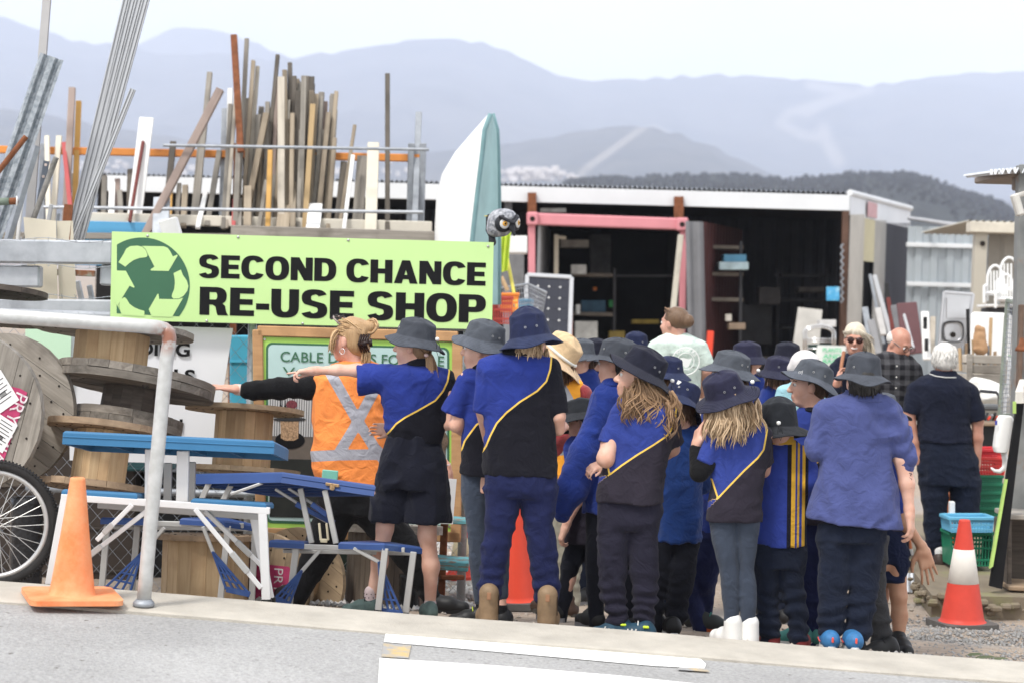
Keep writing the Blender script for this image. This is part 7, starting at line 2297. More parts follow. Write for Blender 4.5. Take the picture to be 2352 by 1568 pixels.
# folding picnic tables
M_BLUEA = mat('table_blue',(.035,.15,.30),.5,var=.1,scale=3,col2=(.12,.25,.38),c2lo=.6,c2hi=.75)
M_BLUEB = mat('table_dark_blue',(.030,.068,.21),.5,var=.12,scale=3,col2=(.10,.16,.30),c2lo=.58,c2hi=.75)
M_TWHITE = mat('table_white_tube',(.70,.70,.70),.4,.15,var=.05,scale=4,col2=(.40,.33,.26),c2lo=.68,c2hi=.8)
M_TGREY = mat('table_grey_tube',(.46,.46,.45),.4,.4,var=.08,scale=4)
def slab(T,name,corners,th,m,ribs=True,lip=None):
 c = [np.asarray(q,float)for q in corners]
 nn = nrm(np.cross(c[1]-c[0],c[3]-c[0]))
 if nn[2]<0:nn = -nn
 mid = sum(c)/4
 def ins(q,d):return q+nrm(mid-q)*d
 V = [ins(q,.012)for q in c]+[q-nn*.010 for q in c]+[q-nn*th for q in c]+[ins(q,.02)-nn*th for q in c]+[ins(q,.03)-nn*(th*.45)for q in c]
 f = [(0,1,2,3)]
 for k in range(4):
  for i in range(4):
   j = (i+1)%4
   f.append((4*k+i,4*k+4+i,4*k+4+j,4*k+j))
 f.append((19,18,17,16))
 o = T.add(name,(V,f),m)
 if ribs:
  vf = []
  for t in(.2,.4,.6,.8):
   a0,b0 = c[0]*(1-t)+c[1]*t,c[3]*(1-t)+c[2]*t
   a1,b1 = ins(a0,.03),ins(b0,.03)
   vf.append(beam(a1-nn*th*.7,b1-nn*th*.7,.008,th*.5,nn,.001))
  T.add('rib',join(*vf),m,parent=o)
 if lip:
  a0,b0 = c[lip[0]]-nn*th*.45,c[lip[1]]-nn*th*.45
  out = nrm(np.cross(b0-a0,nn));out = out if out@(a0-mid)>0 else-out
  T.add('edge_line',beam(a0+out*.002,b0+out*.002,.005,.006,nn,.002),m,parent=o)
 return o
def bar(T,name,a,b,w,t,m,up=(0,1,0),parent=None):
 return T.add(name,beam(a,b,w,t,up,.003),m,parent=parent)
def fan(T,apex,b0,b1,m,th=.018):
 apex,b0,b1 = map(np.asarray,(apex,b0,b1))
 vf = []
 for t in(0,.33,.66,1):
  q = b0*(1-t)+b1*t
  vf.append(beam(apex,q,.012,th,_F,.002))
 for t in(.55,.75,1.0):
  vf.append(beam(apex*(1-t)+b0*t,apex*(1-t)+b1*t,.010 if t<1 else .03,th*.96,_F,.002))
 T.add('leg_brace',join(*vf),m)
TA = Thing('picnic_table','folding picnic table with mid blue top and white tube frame, nearest the road','folding table',P(370,1385,9.3),'folding picnic tables')
dA = 9.25
bk = V3(0,.60,-.085)
a0,a1 = P(145,988,dA),P(631,1011,dA)
slab(TA,'table_top',[a0,a1,a1+bk,a0+bk],.062,M_BLUEA,lip=(0,1))
for(x0,y0,x1,y1,w,dd)in((345,1030,344,1146,22,.12),(421,1034,419,1150,28,.12),(386,1062,385,1150,18,.36),(440,1060,438,1150,20,.40)):
 bar(TA,'upright',P(x0,y0,dA+dd),P(x1,y1,dA+dd),M(w,dA),.03,M_TWHITE if dd<.3 else M_TGREY)
bar(TA,'frame_beam',P(141,1140,dA),P(620,1172,dA),.026,M(16,dA),M_TWHITE,(0,0,1))
bar(TA,'frame_beam',P(225,1158,dA+.28),P(600,1186,dA+.28),.026,M(16,dA),M_TGREY,(0,0,1))
bk2 = V3(0,.30,-.03)
for(xa,ya,xb,yb)in((142,1122,316,1132),(439,1143,612,1154)):
 s0,s1 = P(xa,ya,dA-.01),P(xb,yb,dA-.01)
 slab(TA,'seat',[s0,s1,s1+bk2,s0+bk2],.028,M_BLUEA)
for(xa,ya,xb,yb,dd)in((150,1146,112,1352,0),(603,1176,612,1388,0),(176,1150,150,1350,.28),(583,1182,622,1384,.28)):
 lg = bar(TA,'leg',P(xa,ya,dA+dd),P(xb,yb,dA+dd),M(20,dA),.024,M_TWHITE)
 TA.add('foot_cap',beam(P(xb,yb-14,dA+dd),P(xb,yb+2,dA+dd),M(22,dA),.028,(0,1,0),.004),M_BLK,parent=lg)
for(xa,ya,xb,yb,dd)in((304,1158,222,1240,-.01),(336,1173,150,1318,.02),(448,1168,600,1350,-.012),(470,1172,603,1300,.26)):
 br = bar(TA,'strut',P(xa,ya,dA+dd),P(xb,yb,dA+dd),M(11,dA),.014,M_TWHITE)
 q0,q1 = P(xa*.45+xb*.55,ya*.45+yb*.55,dA+dd-.006),P(xa*.2+xb*.8,ya*.2+yb*.8,dA+dd-.006)
 bar(TA,'slider',q0,q1,M(14,dA),.02,M_TGREY,parent=br)
TB = Thing('picnic_table','folding picnic table with dark blue top and grey frame in front of the vest woman','folding table',P(690,1400,10.4),'folding picnic tables')
dB = 10.15
c0,c1,c2 = P(650,1082,dB),P(864,1113,dB-.12),P(440,1087,dB+.50)
c3 = c1+(c2-c0)
slab(TB,'table_top',[c0,c1,c3,c2],.058,M_BLUEB,lip=(0,1))
q = P(764,1112,dB-.075)
TB.add('latch',join(cbox(q+V3(0,-.012,0),.075,.008,.016,(nrm(c1-c0),V3(0,1,0),V3(0,0,1)),.003),lathe([(.012,-.006),(.014,0),(.012,.006)],12,q+V3(0,-.016,-.014),axes_of(V3(0,-1,0)))),mat('rusty_latch',(.36,.24,.13),.5,.5,var=.4,scale=60))
for(xa,ya,xb,yb,dd)in((690,1120,716,1246,.05),(746,1124,772,1247,-.05),(535,1105,510,1152,.35),(482,1105,460,1152,.4)):
 bar(TB,'upright',P(xa,ya,dB+dd),P(xb,yb,dB+dd),M(13,dB),.02,M_TGREY)
for(xa,ya,xb,yb)in((632,1122,690,1158),(662,1120,722,1158),(690,1164,752,1198),(604,1108,530,1134)):
 bar(TB,'strut',P(xa,ya,dB+.1),P(xb,yb,dB+.1),M(7,dB),.012,M_TGREY)
for(xa,ya,xb,yb,dd)in((680,1156,768,1200,.06),(716,1156,752,1182,.02)):
 bar(TB,'folding_link',P(xa,ya,dB+dd),P(xb,yb,dB+dd),M(12,dB),.03,M_BLUEB)
TB.add('bracket',join(*[beam(P(x,1200,dB-.02),P(x+4,1240,dB-.02),.012,.012,(0,1,0))for x in(733,750)],beam(P(736,1240,dB-.02),P(752,1241,dB-.02),.02,.012,(0,1,0))),mat('bracket_cream',(.58,.52,.38),.6))
for(xs,ya,yb,dd,seats)in(((231,600),1198,1206,.55,((231,1187,336,1190,0),(413,1188,600,1206,1))),((620,970),1252,1262,-.10,((618,1239,699,1243,0),(777,1243,970,1255,1)))):
 d0 = dB+dd
 bar(TB,'frame_beam',P(xs[0]+10,ya,d0+.02),P(xs[1]-40,yb,d0+.02),.02,M(12,d0),M_TGREY,(0,0,1))
 bar(TB,'frame_beam',P(xs[0]+30,ya+12,d0+.24),P(xs[1]-20,yb+8,d0+.24),.02,M(9,d0),M_TGREY,(0,0,1))
 for(xa,y0,xb,y1,cr)in seats:
  s0,s1 = P(xa,y0,d0),P(xb,y1,d0+(.1 if cr else 0))
  if cr:
   md = P(xa*.45+xb*.55,(y0+y1)/2-3,d0-.06)
   slab(TB,'seat',[s0,md,s1,P((xa+xb)/2,y0-4,d0+.30)],.036,M_BLUEB,ribs=False)
  else:
   slab(TB,'seat',[s0,s1,s1+V3(0,.3,-.035),s0+V3(0,.3,-.035)],.036,M_BLUEB,ribs=False)
for(xa,ya,xb,yb,dd)in((246,1206,233,1362,.55),(316,1206,302,1366,.75),(524,1206,506,1380,.52),(586,1214,578,1386,.62),(680,1258,664,1392,-.06),(885,1258,868,1406,-.15),(950,1266,931,1412,-.05)):
 lg = bar(TB,'leg',P(xa,ya,dB+dd),P(xb,yb,dB+dd),M(15,dB),.02,M_TGREY)
 TB.add('foot_cap',beam(P(xb,yb-8,dB+dd),P(xb-1,yb+4,dB+dd),M(17,dB),.024,(0,1,0),.004),M_BLK,parent=lg)
for(ap,b0,b1,dd)in(((326,1268),(240,1350),(298,1363),.5),((488,1265),(520,1352),(574,1364),.5),((694,1308),(632,1372),(664,1388),-.08),((870,1288),(877,1402),(924,1408),-.12)):
 fan(TB,P(*ap,dB+dd),P(*b0,dB+dd),P(*b1,dB+dd),M_BLUEB)
for(xa,ya,xb,yb,dd)in((378,1210,326,1270,.5),(466,1208,490,1268,.5),(740,1256,692,1312,-.08),(812,1258,872,1290,-.12)):
 bar(TB,'strut',P(xa,ya,dB+dd),P(xb,yb,dB+dd),M(9,dB),.014,M_TGREY)
# steel stack behind the fence
T = Thing('steel_beam','long galvanised box beam on top of the steel stack','steel beam',P(120,604,13.2),'galvanised beams')
def rhs(a,b,h,D,m,name='tube'):
 T.add(name,beam(P(*a,D),P(*b,D),M(h,D),M(h,D)*.8,_F,.012),m)
rhs((-120,576),(262,581),54,13.1,M_GALV)
for(lab,a,b,h)in(('short galvanised box beam end under the top beam at left',(-120,632),(95,636),50),('short galvanised box beam behind the sign edge',(233,632),(330,636),48),('galvanised box beam lowest in the stack',(-120,700),(330,706),32)):
 T = Thing('steel_beam',lab,'steel beam',P((a[0]+b[0])/2,a[1]+h/2,13.2),'galvanised beams')
 rhs(a,b,h,13.15,M_GALV)
T = Thing('angle_iron','rusty pale green angle iron lying under the top beam','angle iron',P(150,633,13.3))
T.add('bar',beam(P(90,624,13.5),P(218,629,13.5),M(14,13.5),.04,_F,.003),mat('rusty_green_paint',(.30,.34,.28),.7,var=.2,scale=8,col2=(.24,.10,.05),c2lo=.45,c2hi=.55))
def profile_strip(prof,a,b,side,m_w):
 a,b = np.asarray(a),np.asarray(b)
 d = nrm(b-a);s = nrm(side-(np.asarray(side)@d)*d);o = np.cross(s,d)
 if o@_F>0:o = -o
 V = []
 n = len(prof)
 for q in(a,b):
  for th in(0,.0016):
   for(u,w)in prof:
    V.append(q+s*u+o*(w-th))
 f = []
 for i in range(n-1):
  f.append((i,i+1,2*n+i+1,2*n+i));f.append((n+i+1,n+i,3*n+i,3*n+i+1))
  f.append((i,n+i,n+i+1,i+1));f.append((2*n+i,2*n+i+1,3*n+i+1,3*n+i))
 return V,f
G = 'scrap metal lengths leaning behind the fence'
def leaner(name,label,vf,m,cat='metal length'):
 return solo(name,label,cat,vf,m,group=G)
w = .175
pr = [(-.5*w,.0),(-.40*w,.03),(-.30*w,.03),(-.22*w,.0),(-.12*w,.0),(-.05*w,.03),(.16*w,.03),(.24*w,.0),(.32*w,.0),(.40*w,.028),(.5*w,.028)]
leaner('corrugated_strip','speckled grey ribbed steel strip leaning at far left',profile_strip(pr,P(120,131,13.6),P(-42,600,13.6),V3(1,0,-.3),0),mat('speckled_galv',(.22,.25,.28),.5,.4,var=.3,scale=40,col2=(.40,.43,.46),c2lo=.4,c2hi=.6))
leaner('steel_stud','tall narrow grey steel stud rising past the top edge',profile_strip([(-.028,.0),(-.028,.03),(.028,.03),(.028,.0)],P(118,-120,13.9),P(62,600,13.9),V3(1,0,0),0),mat('grey_stud',(.42,.41,.41),.5,.2,var=.06))
leaner('angle_bar','short dull galvanised angle bar beside the ribbed strip',profile_strip([(-.03,.0),(0,.03),(.03,.01)],P(84,335,13.5),P(10,580,13.5),V3(1,0,-.2),0),M_GALV2)
leaner('rusty_pipe','rusty brown pipe poking up at far left',tube([P(60,314,13.2),P(-40,440,13.2)],M(6.5,13.2),12),M_RUST,'pipe')
leaner('grey_pipe','dirty grey pipe leaning beside the slotted plate',tube([P(129,362,13.5),P(50,575,13.6)],M(6.5,13.5),12),mat('dirty_pipe',(.25,.24,.225),.6,.3,var=.35,scale=12),'pipe')
T = Thing('slotted_plate','dark steel plate with two bolt holes','metal plate',P(98,450,13.6),G)
T.add('plate',beam(P(107,370,13.6),P(90,470,13.6),M(14,13.6),.006,_F,.001),mat('blue_grey_steel',(.13,.15,.18),.5,.5))
for y in(379,406):
 T.add('bolt',lathe([(.010,-.004),(.010,.003)],10,P(105-(y-379)*.2,y,13.58),axes_of(-_F)),mat('bolt_pink',(.6,.5,.46),.4))
cs = leaner('bent_sheet','bent cream sheet metal channel above the top beam',join(plate([(-.12,0),(.10,-.02),(.13,-.75),(-.05,-.75)],0,.002,P(95,500,13.4),(V3(1,0,0),V3(0,0,1),V3(0,-1,0))),plate([(.105,-.02),(.21,-.015),(.26,-.75),(.14,-.75)],.01,.012,P(95,500,13.4),(V3(1,.3,0),V3(0,0,1),V3(0,-1,0)))),M_CREAM,'sheet metal')
leaner('rusty_plate','rusty brown flat bar beside the white extrusions',beam(P(158,470,13.45),P(146,600,13.45),M(21,13.45),.008,_F),M_RUST,'metal plate')
w = M(16,13.8)
pe = [(-.5*w,.0),(-.5*w,.02),(-.34*w,.02),(-.34*w,.008),(-.1*w,.008),(-.1*w,.022),(.22*w,.022),(.22*w,.006),(.36*w,.006),(.36*w,.02),(.5*w,.02),(.5*w,0)]
for k,(xt,xb)in enumerate(((287,158),(302,166),(318,174),(333,184))):
 leaner('aluminium_extrusion','%s of the four long white aluminium extrusions leaning right, counted from the left'%('first','second','third','last')[k],profile_strip(pe,P(xt+14,-40,13.9-.03*k),P(xb-8,590,13.9-.03*k),V3(1,0,.2),0),M_ALU)
leaner('aluminium_extrusion','short white aluminium extrusion crossing in front of the four long ones',profile_strip([(q*.8,r)for q,r in pe],P(306,206,13.75),P(160,570,13.7),V3(1,0,.3),0),M_ALU)
T = Thing('valve_pipe','rusty elbow pipe with green valve at far left','pipe',P(20,475,13.1),G)
T.add('elbow',tube([P(20,463,13.1),P(40,462,13.1)],M(8,13.1),12),M_RUST,smooth=True);T.add('coupling',tube([P(-12,464,13.1),P(22,463,13.1)],M(9,13.1),10),mat('verdigris',(.16,.20,.16),.7),smooth=True)
T.add('ring',tube([P(38,462,13.1)+M(10,13.1)*(math.cos(t)*V3(.3,-.9,0)+math.sin(t)*V3(0,0,1))for t in np.linspace(0,6.28,16,endpoint=False)],.005,6,closed=True),M_WHITE)
for i,(a,b,wd,mm,lab)in enumerate((((52,450),(36,590),8,M_WHITE,'thin white window trim leaning behind the rusty pipe'),((44,485),(20,590),7,M_CREAM,'thin cream trim strip at far left'),((118,470),(98,580),9,M_ALU,'slim white rail end near the bent cream sheet'),((30,430),(25,590),10,M_GALV2,'perforated dark strip at far left'),((135,490),(120,590),7,M_GALV2,'grey handle tube beside the bent cream sheet'))):
 leaner('trim_strip',lab,beam(P(*a,13.6+.05*i),P(*b,13.6+.05*i),M(wd,13.6),.02,_F),mm)
for i,(a,b,wd,mm,lab)in enumerate((((155,640),(170,700),10,M_GALV2,'dull steel channel end under the top beam, left one'),((178,645),(190,700),12,M_GALV,'bright steel channel end under the top beam, middle one'),((205,655),(214,700),12,M_GALV2,'dull steel channel end under the top beam, right one'))):
 leaner('channel_end',lab,beam(P(*a,13.7),P(*b,13.7),M(wd,13.7),.03,_F),mm)
# timber rack
RKD = 19.0
T = Thing('timber_rack','steel timber rack with orange beam and rusty white sill','rack',on_ground(560,RKD))
M_ORB = mat('orange_beam',(.62,.24,.06),.6,.1,var=.12,scale=3,col2=(.34,.11,.04),c2lo=.5,c2hi=.68)
T.add('beam',beam(P(-200,340,RKD+.35),P(965,364,RKD+.35),.08,M(17,RKD),_U),M_ORB)
T.add('sill',beam(P(180,500,RKD-.1),P(992,522,RKD-.1),.10,M(24,RKD),_U),mat('rusty_white_sill',(.62,.58,.50),.6,var=.08,scale=3,col2=(.36,.18,.09),c2lo=.56,c2hi=.7))
T.add('lower_rail',tube([P(100,476,RKD-.35),P(972,488,RKD-.35)],M(4,RKD),8),M_GALV);T.add('upper_rail',tube([P(375,334,RKD-.3),P(985,344,RKD-.3)],M(3.6,RKD),8),M_GALV2)
T.add('deck',beam(P(-200,545,RKD+.2),P(992,552,RKD+.2),.9,.06,_U),W_GREY)
for px in(100,545,945,972):
 b0 = P(px,330,RKD+.3);g0 = on_ground(px,RKD)
 T.add('upright',beam(b0,V3(b0[0],b0[1],g0[2]),.06,.06,(0,1,0)),M_GALV2 if px!=545 else M_RUST)
solo('blue_sheet','bright blue corrugated panel below the rack at left','panel',cbox(P(250,560,RKD-.2),M(200,RKD),.03,M(100,RKD),None,.004),mat('cyan_blue_panel',(.10,.34,.58),.6,var=.08,scale=2))
solo('grey_plank_stack','stack edge of grey planks behind the sign top','plank',beam(P(535,534,RKD-.5),P(1000,548,RKD-.5),.3,M(28,RKD),_U),W_GREY)
cols = {'g':wood('timber_grey',(.17,.155,.135),(.30,.275,.24),'Z',.6),'d':wood('timber_dark',(.07,.06,.05),(.16,.138,.115),'Z',.6),'t':wood('timber_tan',(.23,.185,.135),(.36,.30,.225),'Z',.6),'p':wood('timber_pale',(.36,.32,.265),(.50,.455,.385),'Z',.6),'h':wood('timber_honey',(.29,.20,.10),(.42,.30,.16),'Z',.6),'r':M_RUST,'v':wood('timber_mauve',(.25,.19,.165),(.33,.26,.23),'Z',.5),'w':M_WHITE,'m':M_GALV2,'y':mat('yellow_timber',(.52,.30,.09),.7,var=.12),'c':mat('cream_post',(.66,.62,.52),.6,var=.06),'e':mat('red_timber',(.42,.09,.09),.7,var=.1),'b':mat('maroon_bar',(.14,.03,.025),.6)}
cname = {'g':'weathered grey','d':'dark brown','t':'tan','p':'pale','h':'honey coloured','r':'rusty brown','v':'mauve brown','w':'white','m':'grey metal','y':'yellow','c':'cream','e':'red','b':'maroon'}
TIM = [(537,81,553,330,15,'r',0),(567,89,545,505,10,'g',.1),(482,167,447,503,12,'g',0),(506,206,326,535,18,'v',-.35),(545,171,520,505,8,'p',-.1),(529,204,520,503,12,'w',.2),(582,140,556,505,9,'t',.1),(592,153,565,503,9,'p',.2),(516,250,509,503,13,'m',.25),(530,241,513,507,10,'g',-.1),(550,288,540,505,12,'g',-.15),(638,127,600,505,9,'d',.2),(612,261,560,505,14,'t',.0),(646,178,646,505,16,'p',-.1),(654,162,660,503,11,'t',.15),(666,145,668,503,10,'d',.2),(676,176,676,503,11,'d',.1),(685,211,680,505,14,'d',.0),(698,175,690,505,12,'g',-.05),(704,180,697,505,8,'d',.2),(718,193,706,505,11,'d',.15),(716,209,702,505,11,'t',.05),(719,241,700,507,12,'h',-.1),(733,255,722,503,13,'m',.2),(755,260,729,505,11,'t',.0),(773,211,745,505,9,'t',.1),(769,318,753,508,10,'t',-.1),(815,288,778,512,8,'t',-.05),(811,357,789,515,9,'w',-.2),(833,359,820,512,25,'g',.0),(790,373,773,508,14,'d',.1),(858,329,851,515,27,'c',-.15),(890,170,890,515,11,'d',-.1),(962,259,952,510,14,'m',.2),(621,347,615,507,11,'y',-.25),(181,233,170,500,12,'y',.2),(166,202,150,500,15,'v',.1),(147,329,163,470,10,'e',0),(108,313,112,500,11,'c',.0),(136,313,120,500,13,'c',.1),(398,326,378,500,14,'d',.1),(463,314,444,500,14,'g',.0),(504,347,476,500,12,'g',-.1),(473,441,454,505,11,'w',-.2),(426,428,421,502,13,'t',-.1),(393,428,390,500,8,'y',.0),(412,423,404,500,10,'g',.1),(538,459,536,522,9,'e',-.25),(552,460,550,522,9,'g',-.25),(570,430,568,522,17,'t',-.25),(612,415,594,510,9,'g',-.2),(676,420,672,508,12,'t',-.2),(648,440,646,508,14,'v',-.15),(337,271,306,503,33,'w',-.1),(329,325,298,490,7,'b',-.2),(258,420,255,500,14,'w',.1),(240,405,238,500,12,'g',.2),(300,390,296,500,14,'d',.2),(270,412,268,500,12,'v',.25),(275,440,279,500,12,'g',.0),(372,455,368,545,38,'m',-.5),(594,265,575,505,12,'g',.1),(602,300,590,505,12,'g',.15),(628,250,622,505,10,'m',.25),(740,300,715,505,10,'g',.1),(660,275,655,505,13,'t',-.05),(692,300,685,505,10,'g',-.1),(672,262,668,505,10,'t',-.1),(655,475,645,545,30,'t',-.3),(725,470,718,512,32,'w',-.3),(160,400,150,500,16,'g',.1),(200,420,190,500,14,'v',.2)]
_r = random.Random(23)
for i in range(44):
 xb_ = 556+i*4.6+_r.uniform(-4,4);TIM.append((xb_+_r.uniform(4,26),_r.uniform(205,330)-50*math.exp(-((xb_-670)/60)**2),xb_,506,_r.uniform(8,14),_r.choice('ggtddgtdv'),_r.uniform(.1,.45)))
order = sorted(range(len(TIM)),key=lambda i:TIM[i][0])
ords = lambda n:'%d%s'%(n,'th' if 10<=n%100<=20 else{1:'st',2:'nd',3:'rd'}.get(n%10,'th'))
for rank,i in enumerate(order):
 xt,yt,xb,yb,w,c,dd = TIM[i]
 Dt = RKD+dd
 a,b = P(xt,yt,Dt+.25),P(xb,yb+20,Dt-.05)
 L = np.linalg.norm(a-b);z = nrm(a-b)
 x,y,z = axes_of(z,V3(1,0,0))
 th = rnd.uniform(.03,.06)if c not in 'w' else .03
 v,f = cbox((0,0,0),M(w,Dt),th,L,None,.003)
 me = new_mesh('timber_length',v,f);me.materials.append(cols[c])
 o = bpy.data.objects.new('timber_length',me)
 mid = (a+b)/2
 o.matrix_world = Matrix(((x[0],y[0],z[0],mid[0]),(x[1],y[1],z[1],mid[1]),(x[2],y[2],z[2],mid[2]),(0,0,0,1)))
 COL.objects.link(o)
 o['label'] = '%s length standing in the timber rack, %s top from the left'%(cname[c],ords(rank+1));o['category'] = 'timber';o['group'] = 'lengths standing in the timber rack'
solo('white_box','white tilted box top peeping over the sign','box',cbox(P(392,525,14.5),.13,.10,.14,(V3(.95,0,.3),V3(0,1,0),V3(-.3,0,.95)),.006),M_WHITE)
# upturned dinghy
BD = 17.5
T = Thing('dinghy','white dinghy stood on end showing its pale teal inside','boat',on_ground(1075,BD))
M_HULL = mat('white_gelcoat',(.74,.75,.75),.3,var=.04,scale=2,col2=(.50,.48,.44),c2lo=.68,c2hi=.8)
M_TEAL = mat('pale_teal_inside',(.30,.47,.48),.6,var=.12,scale=3)
keel = [(262,1122),(300,1090),(350,1045),(400,1015),(450,1002),(520,999),(600,1000),(700,1003)]
gun = [(262,1127),(300,1113),(350,1108),(400,1102),(450,1096),(520,1088),(600,1080),(700,1074)]
rgt = [(262,1131),(300,1142),(350,1144),(400,1145),(450,1146),(520,1146),(600,1146),(700,1146)]
rows_o,rows_i = [],[]
for(ky,kx),(gy,gx),(ry,rx)in zip(keel,gun,rgt):
 y = ky
 K,Gn,Rt = P(kx,y,BD+.55),P(gx,y,BD),P(rx,y,BD+.75)
 n = 9
 arc = []
 for i in range(n):
  t = i/(n-1)
  q = (1-t)**2*Gn+2*t*(1-t)*(2*K-(Gn+Rt)/2)+t*t*Rt
  arc.append(q)
 rows_o.append(arc)
 rows_i.append([q+(((Gn+Rt)/2)-q)*.06+V3(0,-.0,0)for q in arc])
def loft(rws):
 V = [q for r in rws for q in r];n = len(rws[0])
 return V,[(i*n+j,i*n+j+1,(i+1)*n+j+1,(i+1)*n+j)for i in range(len(rws)-1)for j in range(n-1)]
T.add('hull',loft(rows_o),M_HULL,smooth=True);T.add('inside',loft(rows_i),M_TEAL,smooth=True)
T.add('gunwale',tube([r[0]for r in rows_o],.022,8),mat('gunwale_teal',(.16,.28,.30),.5),smooth=True);T.add('gunwale',tube([r[-1]for r in rows_o],.022,8),MATS['gunwale_teal'],smooth=True)
V,f = loft([[rows_i[i][0]+(rows_i[i][-1]-rows_i[i][0])*t+V3(-.0,.12*math.sin(t*math.pi),0)for t in np.linspace(0,1,5)]for i in range(len(rows_i))])
T.add('floor',(V,f),M_TEAL,smooth=True)
def stock(name,label,cat,x0,y0,x1,y1,D,dep,m):
 c = P((x0+x1)/2,(y0+y1)/2,D+dep/2)
 T = Thing(name,label,cat,P((x0+x1)/2,y1,D))
 w,h = M(x1-x0,D),M(y1-y0,D)
 T.add('body',cbox(c,w,dep,h,(_R,_F,_U),.012),m)
 for k in range(1,4):
  T.add('ledge',cbox(c-_F*(dep/2+.006)+_U*h*(k/4-.5),w*.98,.012,.018,(_R,_F,_U),.003),m)
stock('cyan_cabinet','bright cyan plastic cabinet behind the wire between the signs','cabinet',536,768,590,1010,13.6,.4,mat('cyan_plastic',(.06,.32,.46),.5,var=.15,scale=3))
stock('dark_cabinet','dark brown cabinet behind the wire at the far left','cabinet',-60,1010,330,1400,13.3,.5,mat('dark_brown_lacquer',(.045,.034,.028),.6,var=.4,scale=2))
stock('black_crate','black crate stack behind the wire below the white sign','crate',335,1075,560,1400,13.5,.5,mat('black_crate',(.022,.022,.024),.6,var=.4,scale=3))
stock('teal_trunk','dim teal trunk behind the wire under the white sign','trunk',262,1052,400,1078,13.25,.3,mat('dim_teal',(.03,.09,.10),.6,var=.2))
stock('green_skip','dark green bin behind the oak framed sign','bin',570,1100,1000,1400,13.4,.5,mat('dark_green_bin',(.018,.03,.024),.6,var=.3,scale=2))
# shed, container, right-hand stock
def corr_sheet(a,b,h_up,amp,pitch,out,nseg=None,rows=2):
 a,b,h_up,out = map(lambda q:np.asarray(q,float),(a,b,h_up,out))
 L = np.linalg.norm(b-a)
 n = int(L/pitch*6)
 V = []
 for j in range(rows):
  for i in range(n+1):
   t = i/n
   V.append(a+(b-a)*t+h_up*j/(rows-1)+out*amp*math.sin(t*L/pitch*2*math.pi))
 f = [(j*(n+1)+i,j*(n+1)+i+1,(j+1)*(n+1)+i+1,(j+1)*(n+1)+i)for j in range(rows-1)for i in range(n)]
 return V,f
def rib_sheet(a,b,h_up,amp,pitch,out):
 a,b,h_up,out = map(lambda q:np.asarray(q,float),(a,b,h_up,out))
 L = np.linalg.norm(b-a);n = max(2,int(L/pitch))
 prof = []
 for i in range(n):
  for(t,o)in((0,0),(.38,0),(.5,1),(.88,1)):
   prof.append(((i+t)/n,o))
 prof.append((1,0))
 V = [a+(b-a)*t+out*amp*o for(t,o)in prof]+[a+(b-a)*t+out*amp*o+h_up for(t,o)in prof]
 m = len(prof)
 return V,[(i,i+1,m+i+1,m+i)for i in range(m-1)]
def gz(p):
 return zg(p[0],p[1])
def drop(p,z=None):
 return V3(p[0],p[1],gz(p)if z is None else z)
SHD = 30.5
T = Thing('open_shed','long open fronted shed with white fascia and corrugated roof','shed',on_ground(1560,SHD))
M_ROOF = mat('zinc_roof',(.34,.35,.37),.45,.5,var=.15,scale=2)
M_FASC = mat('white_fascia',(.66,.68,.70),.5,var=.05,scale=1,col2=(.45,.45,.44),c2lo=.62,c2hi=.8)
M_DARKW = mat('dark_inside_shade',(.035,.033,.033),.9,var=.3,scale=1)  # near-black colour stands in for the shade inside shed and container
fl,fr = P(235,418,SHD),P(1951,466,SHD)
T.add('fascia',beam(P(235,421,SHD),P(1951,467,SHD),.05,M(36,SHD),_U,.006),M_FASC)
rl,rrp = P(225,399,SHD),P(1954,443,SHD)
back = V3(1.6,6.2,-.12)
T.add('roof',corr_sheet(rl,rrp,back,.02,.076,V3(0,0,1)),M_ROOF)
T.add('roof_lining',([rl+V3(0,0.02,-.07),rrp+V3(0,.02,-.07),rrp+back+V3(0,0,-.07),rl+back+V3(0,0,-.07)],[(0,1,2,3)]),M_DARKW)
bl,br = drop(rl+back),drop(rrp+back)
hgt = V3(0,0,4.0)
T.add('back_wall',rib_sheet(bl,br,V3(0,0,(rrp+back)[2]-br[2]+.1),.035,.25,V3(0,-1,0)),mat('dim_back_wall',(.055,.055,.062),.85,var=.3,scale=.8))  # back wall coloured dark to carry the shade of the deep interior
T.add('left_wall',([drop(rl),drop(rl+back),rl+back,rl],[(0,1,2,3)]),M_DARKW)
A0,B0 = P(1953,493,SHD),P(2090,526,36.2)
T.add('gable_board',([P(1953,444,SHD),P(2091,480,36.2),P(2091,525,36.2),P(1953,494,SHD)]+[q+V3(-.04,.03,0)for q in(P(1953,444,SHD),P(2091,480,36.2),P(2091,525,36.2),P(1953,494,SHD))],[(3,2,1,0),(4,5,6,7),(0,1,5,4),(2,3,7,6),(1,2,6,5),(3,0,4,7)]),M_FASC)
T.add('barge_cap',tube([P(1952,443,SHD-.03),P(2092,479,36.15)],.05,8),M_FASC)
def on_side(t,y_):
 return A0+(B0-A0)*t
def side_pt(px):
 for t in np.linspace(0,1,400):
  q = on_side(t,0)
  if proj(q[None])[0][0]>=px:return q,t
 return B0,1.0
outn = nrm(np.cross(V3(0,0,1),B0-A0));outn = outn if outn@_F<0 else-outn
q0,_ = side_pt(1988);q1,_ = side_pt(2010)
T.add('pink_patch',([q0+V3(0,0,.03)+outn*.03,q1+V3(0,0,.03)+outn*.03,q1+V3(0,0,.27)+outn*.03,q0+V3(0,0,.27)+outn*.03],[(0,1,2,3)]),mat('faded_pink',(.55,.33,.34),.6))
